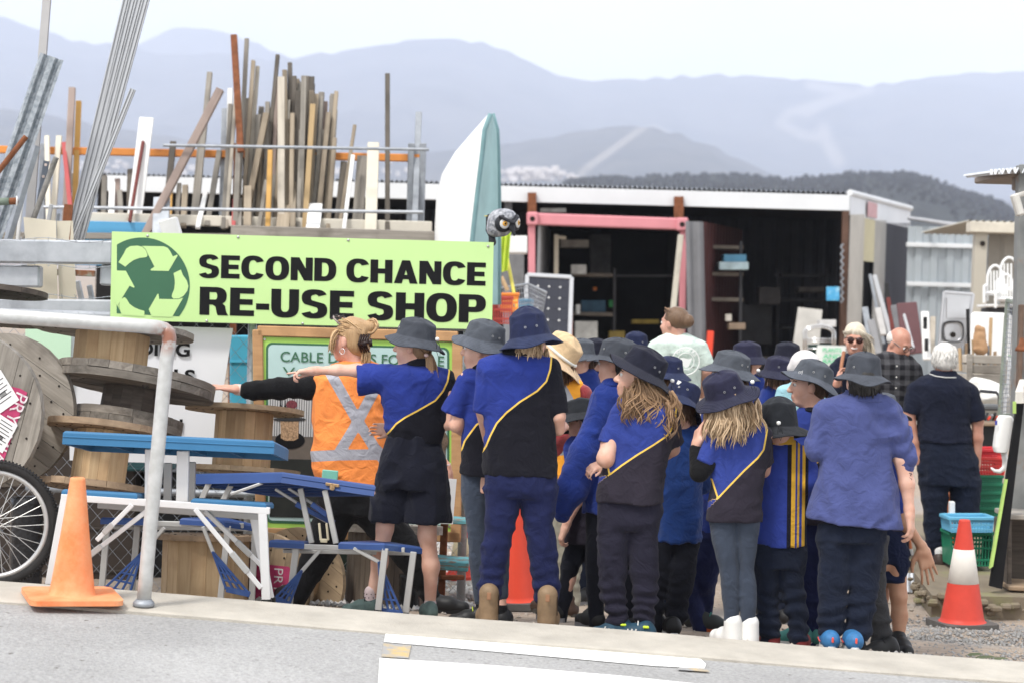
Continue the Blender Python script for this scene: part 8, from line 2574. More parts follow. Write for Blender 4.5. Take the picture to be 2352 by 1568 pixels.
for(xa,xb,mm,nm)in((1953,1986,mat('pale_fibreglass',(.52,.50,.46),.6,var=.12,scale=1.5),'sheet'),(1986,2010,mat('yellowed_fibreglass',(.56,.52,.36),.6,var=.1,scale=1.5),'sheet'),(2010,2035,mat('grey_fibreglass',(.40,.39,.37),.6,var=.12,scale=1.5),'sheet'),(2035,2089,mat('charcoal_sheet',(.040,.042,.055),.5,var=.1),'sheet')):
 q0,_ = side_pt(xa);q1,_ = side_pt(xb)
 b0,b1 = drop(q0),drop(q1)
 if nm=='sheet' and xa==1986:
  z = P(1998,601,32)[2]
  b0,b1 = V3(b0[0],b0[1],z),V3(b1[0],b1[1],z)
 T.add(nm,corr_sheet(b0,b1,V3(0,0,q0[2]-b0[2]),.010,.076,outn),mm)
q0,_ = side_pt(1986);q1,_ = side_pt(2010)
T.add('doorway',([drop(q0)-outn*.15,drop(q1)-outn*.15,V3(q1[0],q1[1],P(1998,601,32)[2])-outn*.15,V3(q0[0],q0[1],P(1998,601,32)[2])-outn*.15],[(0,1,2,3)]),M_DARKW)  # dark sheet painted as the shade seen through the doorway
for(x,y0,y1,w)in((1222,443,494,20),(1559,452,502,22)):
 T.add('bracket_post',beam(P(x,y0,SHD-.08),P(x,y1,SHD-.08),M(w,SHD),.08,_F),M_RUST)
e0 = P(1942,486,SHD-.02)
T.add('end_post',beam(e0,drop(P(1936,800,SHD-.02)),M(15,SHD),.12,_F),mat('brown_steel',(.10,.055,.038),.7,var=.3,scale=3))
T.add('chain',tube([P(1934,560+i*8,SHD-.15)+V3(.02*(-1)**i,0,0)for i in range(18)],.018,5),M_GALV2)
T.add('inner_post',beam(P(1168,462,SHD+.6),drop(P(1168,700,SHD+.6)),.12,.08,_F),M_GALV2)
T = Thing('shipping_container','pink framed shipping container standing open under the shed roof','container',on_ground(1390,30.1))
M_PKC = mat('pink_container',(.60,.24,.27),.6,var=.08,scale=2,col2=(.44,.16,.17),c2lo=.6,c2hi=.75)
CDp = 30.1
T.add('top_beam',beam(P(1214,503,CDp),P(1576,516,CDp),.12,M(27,CDp),_U,.02),M_PKC)
for(x,y)in((1223,503),(1567,516)):
 cst = T.add('corner_casting',cbox(P(x,y,CDp-.06),M(26,CDp),.16,M(30,CDp),(_R,_F,_U),.02),M_PKC)
 T.add('casting_hole',lathe([(.04,-.005),(.04,.004)],14,P(x,y,CDp-.14),axes_of(-_F,_U)),M_HOLE,parent=cst)
T.add('corner_post',beam(P(1221,515,CDp),drop(P(1223,860,CDp)),M(16,CDp),.12,_F),M_PKC);T.add('corner_post',beam(P(1569,530,CDp),drop(P(1566,860,CDp)),M(14,CDp),.12,_F),M_PKC)
cl0,cr0 = drop(P(1228,800,CDp)),drop(P(1562,800,CDp))
Hc_ = V3(0,0,P(1228,503,CDp)[2]-cl0[2])
T.add('side_wall',rib_sheet(cl0,cl0+V3(.25,5.8,0),Hc_,.04,.28,V3(1,0,0)),mat('grey_container_inside',(.42,.43,.44),.7,var=.1,scale=1))
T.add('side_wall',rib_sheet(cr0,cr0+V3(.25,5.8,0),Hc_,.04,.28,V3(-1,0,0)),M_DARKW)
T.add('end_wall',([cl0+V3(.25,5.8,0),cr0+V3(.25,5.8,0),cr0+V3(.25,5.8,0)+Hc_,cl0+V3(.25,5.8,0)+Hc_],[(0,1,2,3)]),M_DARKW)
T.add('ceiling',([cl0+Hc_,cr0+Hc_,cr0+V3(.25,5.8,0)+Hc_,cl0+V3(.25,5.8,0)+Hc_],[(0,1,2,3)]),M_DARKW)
solo('grey_tarp','grey tarpaulin hanging in folds beside the pink container','tarpaulin',corr_sheet(P(1580,790,29.6),P(1622,792,29.6),P(1578,508,29.6)-P(1584,790,29.6),.035,.16,V3(0,-1,0),rows=6),mat('tarp_grey',(.17,.173,.185),.7,var=.12,scale=2),smooth=True)
solo('cream_plank','cream board leaning against the container doorway','board',beam(P(1564,540,29.8),P(1538,790,29.8),M(13,29.8),.04,_F),mat('cream_board',(.58,.55,.47),.7))
solo('red_partition','dark red container side forming a wall inside the shed','container',rib_sheet(drop(P(1604,800,30.4)),drop(P(1604,800,30.4))+V3(1.0,3.6,0),V3(0,0,2.5),.04,.28,V3(1,0,0)),mat('maroon_container',(.07,.024,.024),.75,var=.2,scale=1))
def thing_box(name,label,cat,px0,py0,px1,py1,D,dep,m,group=None,tilt=0,ch=None):
 c = P((px0+px1)/2,(py0+py1)/2,D+dep/2)
 a = math.radians(tilt)
 return solo(name,label,cat,cbox(c,M(px1-px0,D),dep,M(py1-py0,D),(math.cos(a)*_R+math.sin(a)*_U,_F,-math.sin(a)*_R+math.cos(a)*_U),ch),m,group=group)
M_SHELF = mat('dusty_shelf',(.17,.145,.12),.8,var=.2)
M_DKS = mat('dark_rack_steel',(.05,.05,.055),.6,.3,var=.2)
def shelving(label,xs,ys,D,dep,m,post=True):
 T = Thing('shelving',label,'shelf',on_ground((xs[0]+xs[1])/2,D),'shelves inside the shed')
 for y in ys:
  T.add('shelf_board',beam(P(xs[0],y,D+dep/2),P(xs[1],y+(xs[1]-xs[0])*.02,D+dep/2),dep,.06,(0,0,1)),m)
 if post:
  for x in xs:
   for dd in(0,dep):
    T.add('upright',beam(P(x,ys[0]-14,D+dd),drop(P(x,800,D+dd)),.05,.05,(0,1,0)),M_DKS)
shelving('brown shelves along the dark red partition',(1612,1702),(568,629,687),31.2,.7,M_SHELF)
shelving('dark shelves at the back of the right bay',(1786,1900),(632,689,752),33.5,.8,M_DKS)
shelving('bench shelves inside the pink container',(1314,1412),(631,720),31.6,.7,M_SHELF)
thing_box('rail','grey rail across the inside of the pink container','rail',1412,631,1545,637,32.5,.05,mat('dim_grey',(.10,.10,.105),.6))
thing_box('boxed_goods','blue box on the middle brown shelf','box',1659,586,1711,603,31.1,.4,mat('box_blue',(.12,.32,.48),.6),'goods in the shed')
thing_box('boxed_goods','pale blue and white carton under the blue box','box',1648,603,1716,621,31.0,.45,mat('box_pale',(.42,.54,.58),.6,var=.3,scale=4),'goods in the shed')
thing_box('notice','bright blue notice hanging at the shed end','sign',1898,659,1928,691,30.2,.02,mat('notice_blue',(.08,.38,.66),.5,var=.25,scale=6,col2=(.45,.66,.75),c2lo=.5,c2hi=.6))
T = Thing('speckled_sheet','pale speckled panel leaning in the right bay','panel',P(1850,840,29.6));T.add('panel',plate([(0,0),(.36,-.04),(.30,-.72),(-.10,-.70)],0,.03,P(1833,706,29.8),(_R,_U,-_F)),mat('speckled_white',(.55,.54,.51),.7,var=.15,scale=4,col2=(.3,.29,.27),c2lo=.6,c2hi=.7))
T = Thing('hand_truck','chrome tubed hand truck in front of the right bay','hand truck',on_ground(1882,27.5))
for(w,y0)in((36,747),(30,752)):
 pts = [P(1882-w,830,27.5),P(1882-w,775,27.5)]+[P(1882-w*math.cos(t),765-(765-y0)*math.sin(t),27.5)for t in np.linspace(0,math.pi,12)]+[P(1882+w,775,27.5),P(1882+w,830,27.5)]
 T.add('frame_tube',tube(pts,.014,8),mat('chrome',(.7,.7,.7),.2,1.0),smooth=True)
for y in(778,784,800):
 T.add('cross_bar',tube([P(1850,y,27.5),P(1914,y+1,27.5)],.012,6),MATS['chrome'],smooth=True)
T.add('back_panel',cbox(P(1882,812,27.6),.32,.03,.26,(_R,_F,_U),.01),mat('dark_green_panel',(.02,.05,.04),.5))
thing_box('carton','white carton behind the hand truck','box',1880,735,1917,751,29.0,.3,mat('carton_white',(.6,.6,.6),.7),'goods in the shed')
T = Thing('price_board','white board with green hand lettering near the shed','sign',P(1905,845,26));board(T,'panel',[(1878,792),(1944,794),(1936,846),(1868,842)],26.0,mat('board_white',(.70,.72,.70),.6))
for(y,s)in((808,'PLANTS'),(822,'AND'),(834,'BAGS')):
 flat_text(T,s,1890,1932,y,10,.02,mat('marker_green',(.10,.52,.26),.6),25.98)
thing_box('small_lamp','white round lamp head on the partition shelf','lamp',1666,722,1680,738,30.6,.1,mat('lamp_white',(.5,.47,.42),.6),'goods in the shed')
thing_box('wooden_box','pale wooden box below the lamp head','box',1672,742,1710,757,30.6,.3,mat('wood_box',(.24,.18,.13),.8),'goods in the shed')
thing_box('red_sheet','red panel standing by the partition','panel',1622,760,1637,840,29.5,.04,M_REDC2,tilt=-4)
for i,(x0,y0,x1,y1,c,lab,D)in enumerate(((1287,552,1352,570,(.36,.33,.29),'dusty box on the top container shelf',32),(1311,609,1346,631,(.55,.55,.53),'white box on the container bench',31.4),(1334,690,1390,718,(.03,.08,.13),'dark blue crate under the container bench',31.8),(1322,700,1332,722,(.6,.6,.58),'small white tin on the lower container bench',31.3),(1398,760,1434,790,(.30,.22,.05),'yellow tub on the container floor',31.5),(1450,734,1512,744,(.34,.25,.05),'yellow painted beam inside the container',32),(1320,738,1372,790,(.36,.36,.34),'heap of pale fittings by the container door',30.9),(1354,540,1402,640,(.12,.12,.125),'grey tank at the back of the container',33.5),(1362,660,1370,668,(.55,.16,.03),'small orange light fitting',32),(1398,690,1412,706,(.04,.25,.08),'green bottle on the container bench',31.7),(1740,660,1790,700,(.05,.045,.045),'dark machine on the shed floor',32.5),(1700,700,1770,790,(.03,.03,.034),'black cabinet in the right bay',32.8),(1830,660,1890,672,(.12,.11,.10),'long box on the dark shelves',33.4),(1240,480,1300,490,(.30,.29,.27),'pale bundle on the container roof',30.6))):
 thing_box('stored_goods',lab,'goods',x0,y0,x1,y1,D,.35,mat('goods_%d'%i,c,.6,var=.3,scale=5),'goods in the shed')
T = Thing('ladder','cream ladder frame inside the container door','frame',on_ground(1278,30.9));T.add('upright',beam(P(1278,539,30.9),drop(P(1278,780,30.9)),.07,.05,_F),M_CREAM);T.add('rung',beam(P(1278,545,30.9),P(1300,547,30.9),.05,.05,_F),M_CREAM)
# stock between sign and container
T = Thing('solar_panel','solar panel with white frame leaning beside the container','solar panel',on_ground(1262,24))
so = P(1211,632,24.0);sxv = P(1313,638,24.0)-so;syv = P(1204,800,23.7)-so
W_,H_ = np.linalg.norm(sxv),np.linalg.norm(syv);sxn,syn = nrm(sxv),nrm(syv);snn = np.cross(sxn,-syn);snn = snn if snn@_F<0 else-snn
T.add('backing',cbox(so+sxv/2+syv/2-snn*.01,W_,H_,.02,(sxn,syn,snn),.004),mat('panel_back',(.05,.052,.065),.2))
for i in range(4):
 for j in range(7):
  T.add('cell',cbox(so+sxv*(i+.5)/4+syv*(j+.45)/6.6+snn*.003,W_/4*.93,H_/6.6*.94,.003,(sxn,syn,snn),.001),mat('solar_cell',(.030,.032,.045),.25,var=.1))
for(a,b)in((so,so+sxv),(so+sxv,so+sxv+syv),(so,so+syv)):
 T.add('frame',beam(a,b,.05,.05,snn),M_ALU)
vf = [lathe([(.013,0),(.011,.004)],8,so+sxv*i/4+syv*(j+.95)/6.6+snn*.006,axes_of(snn,sxn))for i in(1,2,3)for j in range(6)]
T.add('cell_gap',join(*vf),MATS['label_paper'],kind='stuff')
thing_box('salmon_post','salmon coloured post behind the solar panel','post',1305,690,1315,790,24.6,.1,mat('salmon',(.55,.25,.18),.7))
thing_box('white_cabinet','white cabinet top beside the container corner','cabinet',1163,544,1211,583,25.5,.5,M_WHITE)
thing_box('mesh_screen','dark grey mesh panel below the white cabinet','panel',1140,584,1204,660,25.2,.04,mat('dim_mesh',(.16,.16,.165),.8,var=.2,scale=12))
solo('hivis_vest','fluorescent yellow vest hanging behind the sign corner','vest',corr_sheet(P(1142,628,20),P(1166,622,20),P(1150,535,20)-P(1142,628,20),.035,.05,V3(0,-1,0),rows=6),mat('fluoro_yellow',(.62,.78,.10),.7,var=.15,scale=6,col2=(.62,.66,.55),c2lo=.55,c2hi=.62),smooth=True)
solo('broom','yellow broom handle leaning behind the sign corner','broom',tube([P(1160,570,20.2),P(1184,690,20.0),P(1192,740,19.9)],.018,8),mat('broom_yellow',(.66,.60,.12),.5))
solo('wooden_tool','short wooden tool handle by the yellow broom','tool',tube([P(1151,636,20),P(1166,668,20)],.022,8),W_PINE)
def basket(label,x0,y0,x1,y1,D,dep,col,name='shopping_basket',slots=True,group='plastic baskets and crates'):
 T = Thing(name,label,'basket',P((x0+x1)/2,y1,D+dep/2),group)
 m = mat('plastic_%02d%02d%02d'%tuple(int(99*c)for c in col),col,.4,var=.06)
 w,h = M(x1-x0,D),M(y1-y0,D)
 c = P((x0+x1)/2,(y0+y1)/2,D)
 T.add('rim',join(beam(c-_R*w/2+_U*h/2,c+_R*w/2+_U*h/2,.03,.028,_U),beam(c-_R*w/2+_U*h/2,c-_R*w/2+_U*h/2+_F*dep,.03,.028,_U),beam(c+_R*w/2+_U*h/2,c+_R*w/2+_U*h/2+_F*dep,.03,.028,_U),beam(c-_R*w/2+_U*h/2+_F*dep,c+_R*w/2+_U*h/2+_F*dep,.03,.028,_U)),m)
 vf = []
 nb = max(5,int(w/.022))
 for i in range(nb+1):
  t = i/nb
  for dd in(0,dep):
   p1 = c+_R*w*(t-.5)+_U*h*.5+_F*dd;p0 = c+_R*w*(t-.5)*.92-_U*h*.5+_F*dd
   vf.append(beam(p0,p1,.011,.004,_F,.001))
 for t in(.2,.55,.8):
  for dd in(0,dep):
   vf.append(beam(c-_R*w*.48+_U*h*(t-.5)+_F*dd,c+_R*w*.48+_U*h*(t-.5)+_F*dd,.016,.0045,_F,.001))
 for sgn in(-1,1):
  vf.append(cbox(c+_R*sgn*w*.47+_F*dep/2,.006,dep,h*.96,(_R,_F,_U),.002))
 vf.append(cbox(c-_U*h*.48+_F*dep/2,w*.92,dep,.008,(_R,_F,_U),.002))
 T.add('basket_body',join(*vf),m)
 return T
basket('red wire shopping trolley basket beside the sign edge',1132,684,1176,744,18.5,.4,(.62,.10,.08))
basket('orange basket behind the red trolley basket',1150,676,1190,716,19.2,.4,(.78,.26,.05))
basket('blue tub rim beside the solar panel',1192,690,1224,716,20.5,.3,(.10,.30,.48))
T = Thing('wire_basket','grey wire trolley basket in front of the solar panel','basket',P(1200,740,20))
vf = [tube([P(1137,664,20),P(1213,652,20.4),P(1255,672,20)],.012,6)]
for i in range(15):
 t = i/14
 a = P(1137+76*t,664-12*t,20+.4*t);vf.append(tube([a,P(1150+66*t,720-6*t,20+.4*t)],.004,4))
for i in range(10):
 t = i/9
 a = P(1213+42*t,652+20*t,20.4-.4*t);vf.append(tube([a,P(1216+30*t,714+4*t,20.4-.4*t)],.004,4))
for k in range(5):
 vf.append(tube([P(1139+2.5*k,672+k*11,20),P(1214,660+12*k,20.4),P(1253-3*k,680+8*k,20)],.004,4))
T.add('wire',join(*vf),M_GALV)
# right background: fence, beige container, salvage
T = Thing('metal_fence','tall pale grey ribbed metal fence with two rails behind the sinks','fence',on_ground(2165,33))
f0,f1 = drop(P(2080,700,33)),drop(P(2262,700,33))
T.add('panel',rib_sheet(f0,f1,V3(0,0,P(2165,522,33)[2]-f0[2]),.035,.26,V3(0,-1,0)),mat('pale_blue_grey_sheet',(.36,.40,.43),.6,var=.06,scale=1))
for y in(562,652):
 T.add('rail',beam(P(2082,y,32.9),P(2262,y+5,32.9),M(10,33),M(10,33),_F),M_FASC)
solo('overhead_cable','bundle of grey cable strung from the shed to the beige container','cable',tube([P(2088,502,34),P(2120,506,33),P(2170,514,31),P(2230,520,28)],.035,8),mat('cable_grey',(.40,.40,.42),.6))
T = Thing('beige_container','beige container with flat fascia roof at the right','container',on_ground(2300,26))
M_BEIGE = mat('beige_paint',(.42,.39,.33),.6,var=.08,scale=1)
T.add('roof_fascia',beam(P(2224,522,26),P(2480,530,26),.25,M(24,26),_U),mat('beige_fascia',(.56,.52,.44),.6))
T.add('roof',corr_sheet(P(2224,508,26),P(2480,515,26),V3(.2,4,-.05),.02,.09,V3(0,0,1)),M_BEIGE)
T.add('corner_post',beam(P(2252,535,26.05),drop(P(2240,800,26.05)),.16,.16,_F),M_BEIGE)
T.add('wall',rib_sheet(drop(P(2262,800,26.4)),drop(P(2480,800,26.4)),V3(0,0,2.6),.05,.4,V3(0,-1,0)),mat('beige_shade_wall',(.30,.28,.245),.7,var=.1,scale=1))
T.add('casting_hole',lathe([(.035,-.004),(.035,.004)],12,P(2257,560,25.95),axes_of(-_F)),M_HOLE)
T = Thing('steel_sink','stainless steel sink and drainer stood on end','sink',P(2190,800,20))
sk = [(2168,671),(2236,676),(2217,806),(2157,799)]
V = [P(x,y,20)for x,y in sk];n0 = nrm(np.cross(V[1]-V[0],V[3]-V[0]));n0 = n0 if n0@_F<0 else-n0
M_SS = mat('stainless',(.55,.55,.56),.3,.85,var=.08,scale=3)
T.add('drainer',(V+[v-n0*.03 for v in V],[(3,2,1,0),(4,5,6,7),(0,1,5,4),(1,2,6,5),(2,3,7,6),(3,0,4,7)]),M_SS)
for i in range(4):
 T.add('rim',beam(V[i],V[(i+1)%4],.03,.025,n0),M_SS)
cc = P(2189,762,19.97)
ell3 = lambda rx,ry,d,n = 28:[cc+_R*M(rx,20)*math.copysign(abs(math.cos(t))**.6,math.cos(t))+_U*M(ry,20)*math.copysign(abs(math.sin(t))**.6,math.sin(t))+n0*d for t in np.linspace(0,6.283,n,endpoint=False)]
e1,e2,e3 = ell3(25,25,.012),ell3(21,21,.004),ell3(18,18,-.012)
n = 28
T.add('bowl_edge',(e1+e2,[(i,(i+1)%n,n+(i+1)%n,n+i)for i in range(n)]),mat('sink_dark',(.06,.06,.062),.4),smooth=True)
T.add('bowl',(e2+e3,[(i,(i+1)%n,n+(i+1)%n,n+i)for i in range(n)]+[tuple(range(n,2*n))]),M_SS)
T.add('plug_hole',lathe([(.028,0),(.026,.006)],14,cc-_U*.03+n0*.004,axes_of(n0)),M_HOLE)
T.add('drain_board',cbox(P(2200,708,19.99)+n0*.004,M(52,20),M(48,20),.006,(_R,_U,n0),.003),M_SS)
def lean_board(name,label,cat,a,b,w,D,m,group='salvage leaning by the metal fence',th=.04):
 return solo(name,label,cat,beam(P(*a,D),P(*b,D-.15),M(w,D),th,_F),m,group=group)
lean_board('window_track','long bright aluminium track leaning by the shed end','metal length',(2008,632),(2050,785),10,24,M_ALU)
lean_board('window_track','grey aluminium track behind the smiling woman','metal length',(1998,630),(2030,790),7,24.4,M_GALV2)
lean_board('window_frame_unit','grey window frame panel left of the smiling woman hair','panel',(1986,706),(2002,800),14,23,M_GALV2)
lean_board('window_frame_unit','narrow grey frame standing between the tracks','panel',(2000,735),(2018,812),16,22.6,mat('mid_grey_frame',(.26,.26,.27),.6))
lean_board('pale_sheet','small pale panel behind the aluminium tracks','panel',(2016,708),(2030,770),14,23.5,mat('pale_grey_panel',(.48,.47,.46),.6))
lean_board('maroon_bar','slim maroon plank leaning by the dark sheet wall','plank',(2040,684),(2056,800),9,23.2,cols['b'])
lean_board('chair_back','maroon chair back panel leaning by the metal fence','panel',(2082,696),(2098,812),46,22,mat('maroon_sheet',(.12,.055,.06),.5,var=.1))
lean_board('grey_sheet','dark grey panel behind the maroon one','panel',(2062,700),(2085,815),34,22.6,mat('dark_grey_panel',(.16,.16,.17),.6))
lean_board('sink_cutout','white moulded frame with two black openings','frame',(2124,716),(2129,826),18,21.5,M_WHITE)
lean_board('pine_board','pale pine board leaning beside the white moulded frame','board',(2143,728),(2140,810),12,21.8,cols['p'])
lean_board('slim_track','short bright track crossing the maroon panel','metal length',(2076,722),(2098,800),6,21.2,M_ALU)
lean_board('black_plank','narrow black board by the dark sheet wall','board',(2036,650),(2050,800),10,24.2,M_BLK)
for y in(742,792):
 solo('black_opening','black opening in the white moulded frame, %s one'%('upper' if y<760 else 'lower'),'opening',cbox(P(2125+(y-742)*.06,y,21.3),M(9,21.3),.01,M(28,21.3),(_R,_F,_U),.003),M_BLK)
thing_box('white_shower_tray','white moulded shower tray leaning behind the tool crate','shower tray',2228,718,2322,830,19.5,.06,M_WHITE,tilt=-2,ch=.03)
T = Thing('tool_crate','weathered plank crate full of old tools','crate',P(2250,880,18))
for i,y in enumerate((824,846,868)):
 T.add('plank',beam(P(2226,y,18),P(2300,y+2,18),.03,M(20,18),_U),W_GREY);T.add('plank',beam(P(2226,y,18),P(2188,y-4,18.6),.03,M(19,18),_U),wood('pale_crate',(.40,.36,.31),(.52,.48,.42),'X'))
T.add('corner',beam(P(2227,812,17.97),P(2227,880,17.97),.05,.03,_F),W_GREY)
rr = random.Random(77)
for i in range(11):
 x = 2205+i*8+rr.uniform(-3,3);yt = 818-rr.uniform(14,80)*(1.4 if i in(3,8)else .55)
 solo('garden_tool','tool handle sticking out of the plank crate, %s from the left'%ords(i+1),'tool',tube([P(x+rr.uniform(-6,8),yt,18.2),P(x,850,18.2)],M(rr.uniform(2,4.5),18),7),[W_PINE,M_GALV2,W_BROWN,M_BLK][i%4],group='tools in the plank crate')
solo('work_glove','tan leather work glove on a tool handle','glove',Sdf(.012).cone(P(2250,772,18.1),P(2252,800,18.1),.05,.065,.02).cone(P(2246,755,18.1),P(2249,775,18.1),.03,.04,.02).cone(P(2256,758,18.1),P(2254,778,18.1),.025,.03,.02).mesh(((.006,14,14,14,1.),)),mat('tan_leather_glove',(.40,.24,.13),.8,var=.2),smooth=True)
def garden_chair(label,x,y,D,s):
 T = Thing('garden_chair',label,'chair',P(x,y+45*s,D),'white garden chairs by the beige container')
 pts = [P(x-18*s,y+40*s,D)]+[P(x-18*s*math.cos(t),y-10*s-32*s*math.sin(t),D)for t in np.linspace(0,math.pi,12)]+[P(x+18*s,y+40*s,D)]
 T.add('back_frame',tube(pts,M(3,D),8),M_WHITE,smooth=True)
 for k in range(4):
  T.add('slat',tube([P(x-10*s+k*7*s,y-30*s,D),P(x-10*s+k*7*s,y+20*s,D)],M(2,D),6),M_WHITE)
 T.add('seat',cbox(P(x,y+22*s,D-.2),M(40*s,D),.4,.04,(_R,_F,_U),.015),M_WHITE)
 T.add('arm',tube([P(x-20*s,y+2*s,D),P(x-26*s,y+6*s,D-.35),P(x-26*s,y+44*s,D-.35)],M(3,D),6),M_WHITE);T.add('arm',tube([P(x+20*s,y+2*s,D),P(x+26*s,y+6*s,D-.35),P(x+26*s,y+44*s,D-.35)],M(3,D),6),M_WHITE)
garden_chair('white garden chair on the pile by the beige container, left one',2286,652,22,1.0);garden_chair('white garden chair on the pile by the beige container, right one',2318,640,22.4,1.15);garden_chair('white garden chair tipped low on the pile',2310,668,21.6,.9)
thing_box('white_plank','white shelf plank under the garden chairs','shelf',2255,700,2350,706,21.5,.5,M_WHITE)
thing_box('dark_trestle','dark trestle under the white shelf plank','trestle',2262,707,2345,730,21.8,.4,M_DKS)
solo('white_sack','white crumpled sack behind the tube chair','sack',Sdf(.014).ell(P(2262,900,17.2),V3(.14,.1,.09),None,.02).ell(P(2285,912,17.1),V3(.12,.1,.07),None,.03).cone(P(2240,880,17.2),P(2290,895,17.2),.05,.06,.03).mesh(((.012,9,9,9,2.),)),mat('sack_white',(.72,.71,.68),.7,var=.05),smooth=True)
T = Thing('tube_chair','dark steel tube chair frame near the cabinet','chair',P(2268,960,16.8))
T.add('frame',tube([P(2244,960,16.8),P(2246,905,16.8),P(2252,897,16.8),P(2288,900,16.8),P(2295,908,16.8),P(2296,960,16.8)],.014,8),M_DKS,smooth=True);T.add('seat',cbox(P(2270,934,16.7),M(46,16.8),.3,.05,(_R,_F,_U),.015),mat('seat_grey',(.10,.105,.11),.6))
T = Thing('tool_cabinet','low black cabinet with a tray of red handled tools','cabinet',P(2275,1028,16.2));T.add('body',cbox(P(2275,998,16.4),M(60,16.2),.35,M(50,16.2),(_R,_F,_U),.008),M_BLK);T.add('top',cbox(P(2275,972,16.35),M(66,16.2),.4,.025,(_R,_F,_U),.006),W_BROWN)
for i in range(8):
 solo('hand_tool','red handled hand tool in the tray on the cabinet, %s from the left'%ords(i+1),'tool',tube([P(2250+i*6,963,16.2+.03*i),P(2256+i*6,956-4*(i%3),16.3)],.012,7),[M_REDC2,M_GALV2,M_BLK][i%3],group='tools in the tray')
basket('upper red slotted basket on the basket pile',2248,1034,2306,1052,15.2,.35,(.55,.035,.045))
basket('lower red slotted basket on the basket pile',2246,1053,2308,1090,15.0,.38,(.62,.045,.04))
for i,y in enumerate((1094,1113,1132,1150,1168)):
 basket('green slotted crate in the pile under the red baskets, %s from the top'%ords(i+1),2248,y,2302,y+17,15.0,.38,(.015,.16,.085))
basket('light blue basket on the slab behind the striped cone',2182,1190,2282,1222,14.3,.3,(.14,.42,.62))
basket('green basket under the light blue one',2184,1224,2280,1300,14.4,.3,(.02,.20,.11))
solo('orange_barrier','flat orange barrier board behind the old man legs','barrier',plate([(0,0),(.10,0),(.06,.42),(.04,.42)],0,.03,P(2168,1247,15.6),(_R,_U,-_F)),mat('orange_board',(.78,.20,.04),.5))
cone('small orange and white cone beyond the slab',2096,15.2,.30,.075,.03,.2,mat('orange_small',(.74,.20,.05),.5),((.1,.55,M_WB),),rot=.3,th=.02)
thing_box('cone_bag','white plastic bottle hanging by the blue basket','bottle',2180,1150,2192,1186,14.6,.06,M_WHITE)
M_SLAB = mat('mossy_slab',(.20,.165,.12),.9,var=.2,scale=3,bump=.3,bscale=30,col2=(.22,.22,.10),c2lo=.5,c2hi=.68)
sl = [(2086,1275),(2120,1330),(2162,1392),(2480,1410),(2480,1268),(2200,1262)]
dp = [15.3,13.9,12.98,13.0,16,15.6]
top = [P(x,y,d)for(x,y),d in zip(sl,dp)]
zt = -.19
top = [V3(q[0],q[1],zt)for q in[P(2080,784,15.9),P(2118,784,14.2),P(2160,784,13.15),P(2700,784,13.2),P(2700,784,18),P(2085,784,18)]]
o = solo('slab',None,None,(top+[q-V3(0,0,.3)for q in top],[(0,1,2,3,4,5),(0,6,7,1),(1,7,8,2),(2,8,9,3)]),M_SLAB,base=(0,0,0));tagk(o,'structure','mossy concrete slab edge at the right')
rr = random.Random(15);vf = []
for i in range(70):
 t = rr.random()
 a,b = (top[0],top[1])if t<.4 else((top[1],top[2])if t<.75 else(top[2],top[3]*.4+top[2]*.6))
 q = a+(b-a)*rr.random()+V3(rr.gauss(0,.03),-abs(rr.gauss(0,.03)),-.06+rr.gauss(0,.03))
 s = rr.uniform(.02,.05);vf.append(cbox(q,s*1.6,s,s*.9,(V3(1,rr.gauss(0,.4),0),V3(-rr.gauss(0,.4),1,0),V3(0,rr.gauss(0,.3),1)),s*.25))
solo('rubble_edge','broken concrete crumbs along the slab edge',None,join(*vf),M_SLAB,base=(0,0,0),kind='stuff')
for i,x in enumerate((2086,2095)):
 solo('grey_peg','short grey pipe stub by the slab edge, %s one'%('left' if i==0 else 'right'),'pipe',tube([P(x,1318,14.3),P(x+4*i,1362,14.2)],.022,8),M_GALV)
ND = 13.6
T = Thing('soap_dispenser','white wall dispenser with a curved hook below','dispenser',P(2300,1085,ND))
S = Sdf(.007);S.rows([(P(2300,y,ND)[2],P((xl+xr)/2,y,ND)[0],P(2300,y,ND)[1],M((xr-xl)/2,ND),.06)for(y,xl,xr)in((953,2296,2322),(962,2290,2327),(1000,2284,2322),(1025,2281,2317),(1038,2284,2312))],k=.01,n=3.2);T.add('case',S.mesh(),mat('dispenser_white',(.74,.74,.72),.35,var=.03),smooth=True)
T.add('hook',tube([P(2306,1038,ND),P(2309,1060,ND),P(2306,1074,ND),P(2296,1082,ND),P(2284,1080,ND),P(2276,1073,ND)],[.022,.02,.018,.016,.012,.005],10),MATS['dispenser_white'],smooth=True)
T.add('badge',cbox(P(2288,970,ND-.065),.015,.004,.03,(_R,_F,_U),.002),mat('badge_blue',(.04,.05,.3),.4))
T = Thing('sandwich_board','black edged lime board leaning by the dispenser','sign',P(2290,1345,13.4))
T.add('dark_face',([P(2338,920,13.5),P(2352,925,13.5),P(2302,1352,13.35),P(2274,1345,13.35)]+[q+V3(.0,.04,0)for q in(P(2338,920,13.5),P(2352,925,13.5),P(2302,1352,13.35),P(2274,1345,13.35))],[(3,2,1,0),(4,5,6,7),(0,1,5,4),(1,2,6,5),(2,3,7,6),(3,0,4,7)]),mat('black_board_face',(.010,.010,.011),.7,var=.3,scale=5,spec=.1))
T.add('lime_edge',([P(2309,1100,13.42),P(2315,1100,13.42),P(2281,1300,13.34),P(2273,1305,13.34)]+[q+V3(0,.03,0)for q in(P(2309,1100,13.42),P(2315,1100,13.42),P(2281,1300,13.34),P(2273,1305,13.34))],[(3,2,1,0),(4,5,6,7),(0,1,5,4),(1,2,6,5),(2,3,7,6),(3,0,4,7)]),mat('lime_edge',(.36,.52,.14),.5,var=.15,scale=10))
